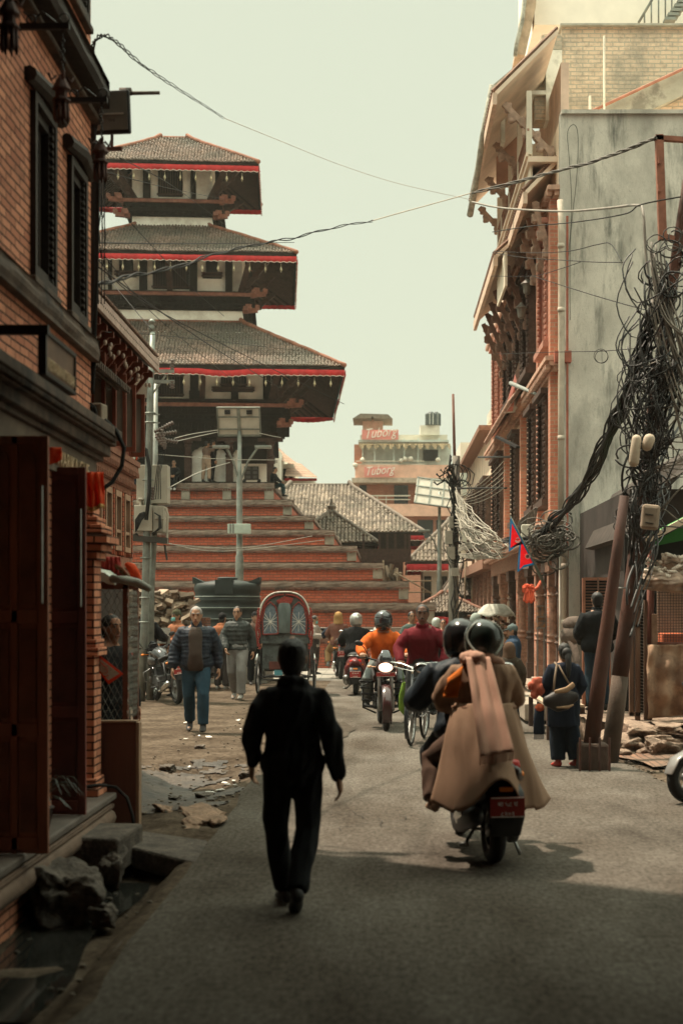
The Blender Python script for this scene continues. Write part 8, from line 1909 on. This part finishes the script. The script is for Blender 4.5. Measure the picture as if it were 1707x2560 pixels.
for i in range(9): e.tube([bp(.23 + i * .012, .0, .36), bp(.225 + i * .0135, .0, .29)], .004, 4)
e.build('fringe', NAVY, o)
e = MB(); e.ell(bp(.27, .0, .62), (.05, .05, .045), 12); e.build('orange_cuff', cloth('cuff_orange', (.40, .09, .04)), t, 1)
# 10 black jacket man on the plinth
person('man in black jacket standing with his back to us behind the leaning poles', (S_(1492, 18.4), 18.4, .34), R(190), 1.54, dict(le=(.26, -.03, 1.12), lw=(.17, -.2, 1.0), re=(-.26, -.03, 1.12), rw=(-.17, -.2, 1.0), hd=(0, -.02, .145)), top=BLK2, infl=.05, sleeve=.045, hem=-.16, wide=1.15, trous=cloth('dark_jeans', (.02, .035, .05)), tin=.02, shoe=SHOE, collar=.02, vox=.014, seed=10, face=False)
# 11 scooter with two riders in the foreground
x, y, rz = .63, 9.17 + .60, R(187)
scooter('black and red scooter with red number plate carrying two people in the foreground', (x, y, 0), rz, ('black_red', (.022, .012, .012)), plates=('बा ५८ प', '८२०१'), dark=True, lean=0)
GH = M('helmet_satin_black', (.012, .012, .013), .22, .1, coat=.2)
person('driver of the foreground scooter in dark jacket and black helmet', (x - .07, y - .04, 0), rz, 1.60, dict(SC, pv=(0, .10, .885), nk=(.03, -.02, 1.37), le=(.35, -.10, 1.08), lw=(.31, -.33, 1.06), re=(-.35, -.10, 1.08), rw=(-.31, -.33, 1.06), lk=(.22, -.26, .68), la=(.16, -.20, .36), rk=(-.22, -.26, .68), ra=(-.16, -.20, .36), hd=(.0, -.02, .15)), top=cloth('dark_blue_jacket', (.018, .026, .034), .5), infl=.05, sleeve=.05, wide=1.2, hem=-.10, trous=BLK2, tin=.03, shoe=SHOE, hairstyle='helmet', capm=GH, face=False, vox=.011, seed=11, curl=1, wr=.012)
e = MB(); W_ = wm([o for o in bpy.data.objects if o.name.startswith('helmet')][-1].parent)
COAT = cloth('camel_coat', (.235, .148, .098), .85, .12, 3, bump=.002, bs=220)
pil = person('passenger on the foreground scooter in long camel coat and pink scarf', (x + .0, y - .40, 0), rz, 1.55, dict(pv=(0, .14, .93), nk=(0, .07, 1.42), le=(.27, -.06, 1.15), lw=(.15, -.26, 1.06), re=(-.27, -.06, 1.15), rw=(-.15, -.26, 1.06), lk=(.31, -.20, .70), la=(.33, -.02, .42), rk=(-.31, -.20, .70), ra=(-.31, .0, .42), hd=(-.01, -.01, .15), stripe=M('helmet_stripe', (.35, .38, .34), .3)), top=COAT, infl=.036, sleeve=.036, wide=1.08, hem=-.05, trous=cloth('brown_trousers', (.07, .042, .03)), tin=.035, shoe=M('shoe_tan', (.22, .14, .09), .8, .3), hairstyle='helmet', capm=M('helmet_dark_green', (.016, .022, .019), .18, .2, coat=.3), face=False, vox=.010, seed=12, topname='coat', wr=.011, flare=.0)
k = 1.55 / 1.7
def hemz(a):   # a: -1 (driver's left ... picture left) .. 1
    return .42 + .12 * math.exp(-((a - .05) / .42) ** 2) + .05 * math.cos(a * 5)
def skirt(u, v):
    # local frame: picture left = +x because the figure faces away
    a = 1.25 - 2.5 * u; s0 = math.sin(a * 1.15); c0 = math.cos(a * 1.15)
    top = V((.19 * s0, .13 + .15 * c0, 1.03)); w_ = .28; tip = .12 * (abs(a) / 1.25) ** 4 * (1 if a > 0 else -1.25)
    hx = w_ * math.sin(a * 1.02) + tip; bot = V((hx, .12 + .50 * max(0, c0) ** .8 + .02, hemz(-a / 1.25) - (.02 if abs(a) > .9 else 0)))
    mid = V((.25 * s0, .12 + .35 * max(0, c0) ** .8, .84))
    p = (1 - v) ** 2 * top + 2 * v * (1 - v) * mid + v * v * bot
    f = (.030 * math.sin(a * 5.3 + 2.2 * math.sin(v * 2.2 + a * 1.7)) + .004 * math.sin(a * 11 + 3 * noise.noise(V((a * 2, v * 2, 1))))) * v + .022 * noise.noise(V((a * 3.2, v * 1.6, 4))) + .004 * (1 - 2 * abs(noise.noise(V((a * 5, v * 2.2 + a * 2, 9)))))
    return p + V((s0, c0, .2)) * f
e = MB(1); e.grid(skirt, 90, 34); cs = e.build('coat_skirt', COAT, pil, 1, solid=.008)
e = MB(1); e.tube([V((.205 * math.sin(a), .125 + .17 * math.cos(a), 1.005)) for a in [R(-88 + i * 11) for i in range(17)]], .011, 6); e.build('belt', M('coat_belt', (.17, .09, .055), .9), pil, 1)
SCF = cloth('pink_scarf', (.42, .25, .185), .95, .1, 4, bump=.003, bs=150)
def scarf(u, v):
    z = 1.33 - .60 * v; xx = .06 - .05 * v + (.5 - u) * (.15 + .06 * v); 
    return V((xx, .235 + .37 * v ** .9 + .012 * math.sin(u * 15) * (1 - .4 * v) + .01 * noise.noise(V((u * 3, v * 4, 0))), z + .03 * u * v))
e = MB(1); e.grid(scarf, 26, 30); sc_ = e.build('scarf', SCF, pil, 1, solid=.012)
e = MB(1)
for i in range(24):
    p = scarf(i / 23, 1); e.tube([p, p + V((random.uniform(-.008, .008), .004, -.055))], .003, 4)
e.build('fringe', SCF, sc_)
e = MB(1); e.torus((0, .045, 1.335), .095, .032, (.15, -.25, 1), 26, 10); e.torus((-.01, .055, 1.295), .118, .028, (-.25, -.3, 1), 26, 10); e.loft([(.13, .12, 1.32), (.10, .19, 1.33), (.05, .235, 1.32)], [.035, .045, .045], n=12)
o = e.build('scarf_wrap', SCF, sc_); remesh(o, .010, 2, .010, 8, (1, 1, 1), 4)
e = MB(1); e.grid(lambda u, v: V((.15 + .09 * u + .03 * v, .15 + .04 * (1 - u) + .02 * math.sin(v * 6), 1.27 - .20 * v - .08 * u * (1 - v))), 10, 10); e.build('orange_lining', cloth('bright_orange', (.50, .13, .02)), sc_, 1, solid=.008)
# 12.. the rest of the crowd
t = person('man in black hooded jacket reading a newspaper beside the parked motorcycle', (S_(366, 26.6), 26.6, 0), R(150), 1.74, dict(le=(.26, -.10, 1.14), lw=(.17, -.33, 1.10), re=(-.26, -.10, 1.14), rw=(-.17, -.33, 1.10)), top=BLKC, infl=.045, sleeve=.04, hem=-.18, trous=BLK2, tin=.03, shoe=SHOE, hood=1, vox=.015, seed=13, wide=1.1)
W_ = wm(t); e = MB(); e.grid(lambda u, v: W_ @ V(((u - .5) * .42, -.42 - .06 * abs(u - .5), 1.02 + .30 * v)), 6, 4); tag(e.build('newspaper', M('newsprint', (.40, .38, .34), .9, .4, 60), None, solid=.004), 'open newspaper held by the man in the black hooded jacket', 'newspaper')
person('man with olive beanie, teal mask and brown jacket behind the quilted jacket man', (S_(443, 27.4), 27.4, 0), R(-45), 1.66, dict(le=(.26, -.08, 1.12), lw=(.18, -.28, 1.08), re=(-.26, -.08, 1.12), rw=(-.18, -.28, 1.05), mask=1), top=cloth('tan_brown_jacket', (.26, .105, .055)), infl=.045, sleeve=.04, trous=BLK2, tin=.025, shoe=SHOE, hairstyle='beanie', capm=cloth('olive_knit', (.055, .055, .032)), vox=.015, seed=14, collar=.03)
motorcycle('black motorcycle parked at an angle on the left with a red rear plate', (S_(410, 25.2), 25.6, 0), R(205), ('black', (.02, .02, .022)), plate_rear=('बा ३४ प', '०३८८'), lean=.12)
motorcycle('black motorcycle parked farthest left behind the newspaper reader', (S_(340, 26.2), 27.4, 0), R(168), ('black', (.02, .02, .022)), lean=-.10)
motorcycle('dark motorcycle parked behind the quilted jacket man and the grey trousers', (S_(512, 29.5), 30.2, 0), R(140), ('black', (.02, .02, .022)), lean=.1)
person('man in rust-brown jacket and dark cap seen from behind, left of the puffer jacket', (S_(556, 29.6), 29.6, 0), R(160), 1.60, None, top=cloth('rust_jacket', (.30, .11, .055)), infl=.05, sleeve=.04, hem=-.1, trous=cloth('brown_dark', (.035, .028, .025)), tin=.035, shoe=SHG, hood=1, hairstyle='beanie', capm=BLKC, vox=.017, seed=15)
person('man in dark cap and brown waistcoat standing beside the rickshaw wheel', (S_(638, 31.8), 31.8, 0), R(10), 1.62, dict(le=(.25, -.05, 1.12), lw=(.16, -.12, .95)), top=cloth('black_brown', (.075, .05, .038)), infl=.035, trous=BLK2, tin=.03, shoe=SHOE, hairstyle='beanie', capm=BLKC, vox=.018, seed=16, collar=.04)
person('man with teal mask and pale grey coat right of the rickshaw looking at his phone', (S_(786, 37.), 37., 0), R(70), 1.53, dict(le=(.24, -.10, 1.12), lw=(.16, -.32, 1.12), re=(-.24, -.10, 1.12), rw=(-.16, -.32, 1.12), mask=1, nod=.2), top=cloth('pale_grey_coat', (.28, .25, .22)), infl=.035, hem=-.3, trous=cloth('brown_dark', (.035, .028, .025)), tin=.03, shoe=SHOE, vox=.02, seed=17)
person('man with glasses in green-grey jacket walking behind the orange rider', (S_(1028, 30), 30, 0), R(15), 1.63, wk(), top=cloth('green_grey', (.06, .085, .075)), infl=.035, trous=BLK2, tin=.025, shoe=SHOE, vox=.018, seed=18)
person('man in white shirt mostly hidden behind the silver-helmet rider', (S_(946, 36), 36, 0), R(-60), 1.50, wk(), top=cloth('white_shirt', (.52, .52, .48)), trous=BLK2, tin=.02, shoe=SHOE, vox=.02, seed=19)
person('smiling woman\'s face seen over the cyclist\'s shoulder', (S_(1107, 32), 32, 0), R(0), 1.46, wk(), top=cloth('maroon_shawl', (.16, .03, .03)), trous=BLK2, tin=.02, shoe=SHOE, vox=.018, seed=20, skin=M('skin_light', (.42, .24, .16), .5, .1))
person('person with pale helmet behind the cyclist', (S_(1090, 35), 35, 0), R(180), 1.46, wk(), top=BLKC, trous=BLK2, shoe=SHOE, hairstyle='helmet', capm=M('helmet_pale', (.40, .44, .40), .3, .1, coat=.5), vox=.02, seed=21, face=False)
person('person in grey-green hood between the helmets and the umbrella stall', (S_(1189, 29), 29, 0), R(100), 1.58, None, top=cloth('hood_grey_green', (.26, .30, .27)), infl=.04, trous=BLK2, shoe=SHOE, hoodup=cloth('hood_grey_green', (.26, .30, .27)), vox=.018, seed=22)
person('man in cap and dark blue jacket facing left by the shop posts', (S_(1282, 22.5), 22.5, 0), R(-100), 1.42, dict(nod=.1), top=cloth('blue_jacket', (.025, .045, .075)), infl=.045, sleeve=.04, trous=BLK2, tin=.03, shoe=SHOE, hairstyle='cap', capm=cloth('cap_teal', (.10, .13, .13)), vox=.015, seed=23, collar=.03)
person('woman in brown hooded shawl walking away behind the scooter', (S_(1272, 19.2), 19.2, 0), R(184), 1.20, wk(), top=cloth('olive_brown', (.040, .030, .021)), infl=.065, sleeve=.06, hem=-.5, trous=BLK2, tin=.03, shoe=SHOE, hoodup=cloth('brown_hood', (.075, .045, .028)), vox=.014, seed=24, face=False)
person('man in black track top standing behind the chain-link cage', (-2.305, 12.0, 0), R(50), 1.60, None, top=BLKC, infl=.035, trous=BLK2, tin=.02, shoe=SHOE, vox=.013, seed=25, skin=M('skin_mid', (.30, .14, .08), .5, .1))
TX = lambda px, d__: S_(px, d__)
zf_ = z9 + .07
person('tourist in brown shirt and khaki trousers with raised arms on the temple platform', (TX(516, 50), 50.0, zf_), R(150), 1.42, dict(le=(.24, -.16, 1.32), lw=(.13, -.30, 1.50), re=(-.24, -.16, 1.32), rw=(-.13, -.30, 1.50), lk=(.14, -.03, .5), la=(.18, .0, .08), rk=(-.14, .0, .5), ra=(-.18, .05, .08), lh=(0, -.3, 1), rh=(0, -.3, 1)), top=cloth('brown_shirt', (.13, .085, .065)), trous=cloth('khaki', (.30, .22, .16)), tin=.035, shoe=SHOE, vox=.02, seed=26, armcut=.5)
person('companion in long black coat beside the brown shirted tourist on the temple', (TX(531, 50.4), 50.4, zf_), R(110), 1.50, dict(le=(.22, -.22, 1.36), lw=(.10, -.36, 1.5)), top=BLK2, infl=.05, hem=-.55, trous=BLK2, shoe=SHOE, vox=.02, seed=27)
SIT = dict(pv=(0, .10, .30), nk=(0, .02, .80), le=(.22, -.10, .55), lw=(.06, -.28, .42), re=(-.22, -.10, .55), rw=(-.06, -.28, .42), lk=(.11, -.34, .32), la=(.08, -.36, -.08), rk=(-.11, -.34, .32), ra=(-.06, -.38, -.08), hd=(0, -.03, .15), nod=.1)
person('young man in black sitting on the edge of the temple platform with white shoes', (TX(433, 49.75), 49.95, zf_ - .20), 0, 1.50, SIT, top=BLK2, infl=.035, trous=BLK2, tin=.025, shoe=M('shoe_white', (.6, .6, .56), .7), vox=.02, seed=28)
person('person in navy sitting on the temple platform half hidden by the transformer cabinet', (TX(331, 49.75), 49.95, zf_ - .20), 0, 1.50, SIT, top=NAVY, infl=.035, trous=NAVY, tin=.025, shoe=SHOE, vox=.02, seed=29)
person('person in dark jeans sitting at the right corner of the temple platform', (TX(686, 50.3), 50.5, zf_ - .35), R(80), 1.45, SIT, top=BLK2, infl=.035, trous=cloth('dark_teal_jeans', (.015, .035, .04)), tin=.025, shoe=SHOE, vox=.02, seed=30)
person('left of two seated people whose heads show above the temple floor', (TX(611, 51.6), 51.6, zf_ - .62), R(160), 1.35, SIT, top=cloth('rose_top', (.28, .20, .17)), vox=.02, seed=31, trous=BLK2)
person('right of two seated people whose heads show above the temple floor', (TX(648, 51.6), 51.6, zf_ - .62), R(160), 1.35, SIT, top=cloth('white_shirt', (.52, .52, .48)), vox=.02, seed=32, trous=BLK2)
person('figure in dark clothes sitting on a low plinth step behind the rickshaw', (TX(672, 41.6), 41.6, LV[0][2] + .02), R(20), 1.35, SIT, top=BLK2, trous=NAVY, vox=.02, seed=33, hairstyle='beanie', capm=BLKC, shoe=SHOE)
scooter('silver and black scooter front cut off by the right picture edge', (3.12, 12.35, 0), R(-62), ('silver', (.16, .15, .14)), mir=False)
# ---------------------------------------------------------------- surroundings behind the camera, sky, light, camera
t = root('street_house', 'brick house on the near right side, outside the picture', 'building', (6, 0, 0)); DBR = M('dark_brick', (.10, .05, .035)); e = MB(); e.b2((3.6, -14, 0), (10, 7.6, 12)); e.build('wall', DBR, t)
t = root('overhead_blocker', 'unseen slab added over the street to keep the foreground in shade', 'building', (0, -5, 0)); e = MB(); e.b2((X1 - .2, -18, 4.95), (3.6, 7.4, 12)); e.build('wall', DBR, t)  # added block overhead, out of view, cuts sky light on the near road
t = root('end_house', 'house closing the street behind the viewer', 'building', (0, -12, 0)); e = MB(); e.b2((-9, -18, 0), (3.6, -9, 20)); e.build('wall', DBR, t)
az = (-.84, .543); EL = R(66)
sl = bpy.data.lights.new('sun', 'SUN'); sl.energy = 5; sl.angle = R(1.0); sl.color = (1, .84, .66)
so = bpy.data.objects.new('sun', sl); C.objects.link(so)
sd = V((-az[0] * math.cos(EL), -az[1] * math.cos(EL), -math.sin(EL)))
so.rotation_euler = sd.to_track_quat('-Z', 'Y').to_euler()
w = bpy.data.worlds.new('World'); S.world = w; w.use_nodes = True; nt = w.node_tree; bg = nt.nodes['Background']
sk = nt.nodes.new('ShaderNodeTexSky'); sk.sky_type = 'NISHITA'; sk.sun_disc = False; sk.sun_elevation = EL; sk.sun_rotation = math.atan2(az[0], az[1]); sk.dust_density = 6; sk.air_density = 1.2
mx = nt.nodes.new('ShaderNodeMix'); mx.data_type = 'RGBA'; mx.inputs[0].default_value = .96
nt.links.new(sk.outputs[0], mx.inputs[6]); mx.inputs[7].default_value = (5.35, 5.7, 4.45, 1)
tc = nt.nodes.new('ShaderNodeTexCoord'); sx = nt.nodes.new('ShaderNodeSeparateXYZ'); nt.links.new(tc.outputs['Generated'], sx.inputs[0])
mr = nt.nodes.new('ShaderNodeMapRange'); mr.interpolation_type = 'SMOOTHSTEP'; mr.inputs[1].default_value = .41; mr.inputs[2].default_value = .80; mr.inputs[3].default_value = 1; mr.inputs[4].default_value = 3.8; nt.links.new(sx.outputs[2], mr.inputs[0])
vm = nt.nodes.new('ShaderNodeVectorMath'); vm.operation = 'SCALE'; nt.links.new(mx.outputs[2], vm.inputs[0]); nt.links.new(mr.outputs[0], vm.inputs['Scale'])
nt.links.new(vm.outputs[0], bg.inputs[0]); bg.inputs[1].default_value = .10
cam = bpy.data.objects.new('camera', bpy.data.cameras.new('camera')); C.objects.link(cam); S.camera = cam
cam.location = (0, 0, EYE); cam.rotation_euler = (R(90), 0, 0); cd = cam.data; cd.sensor_fit = 'VERTICAL'; cd.sensor_height = 36; cd.lens = F / 2560 * 36
cd.shift_y = (HY - 1280) / 2560; cd.shift_x = -(CX - 853.5) / 2560; cd.clip_end = 900; cd.clip_start = .05
cd.dof.use_dof = True; cd.dof.focus_distance = 22; cd.dof.aperture_fstop = 2.2
HAZE = 0.0004
if HAZE:
    hm = bpy.data.materials.new('haze'); hm.use_nodes = True; nt = hm.node_tree; nt.nodes.remove(nt.nodes['Principled BSDF'])
    pv_ = nt.nodes.new('ShaderNodeVolumePrincipled'); pv_.inputs['Density'].default_value = HAZE; pv_.inputs['Color'].default_value = (.93, .97, .86, 1); nt.links.new(pv_.outputs[0], nt.nodes['Material Output'].inputs['Volume'])
    e = MB(); e.b2((-62, -31, -1.4), (62, 402, 26)); tag(e.build('haze', hm), kind='stuff')
S.view_settings.view_transform = 'Standard'; S.view_settings.look = 'None'; S.view_settings.exposure = .5; S.view_settings.gamma = 1
S.cycles.use_denoising = True
S.cycles.max_bounces = 6; S.cycles.volume_bounces = 1
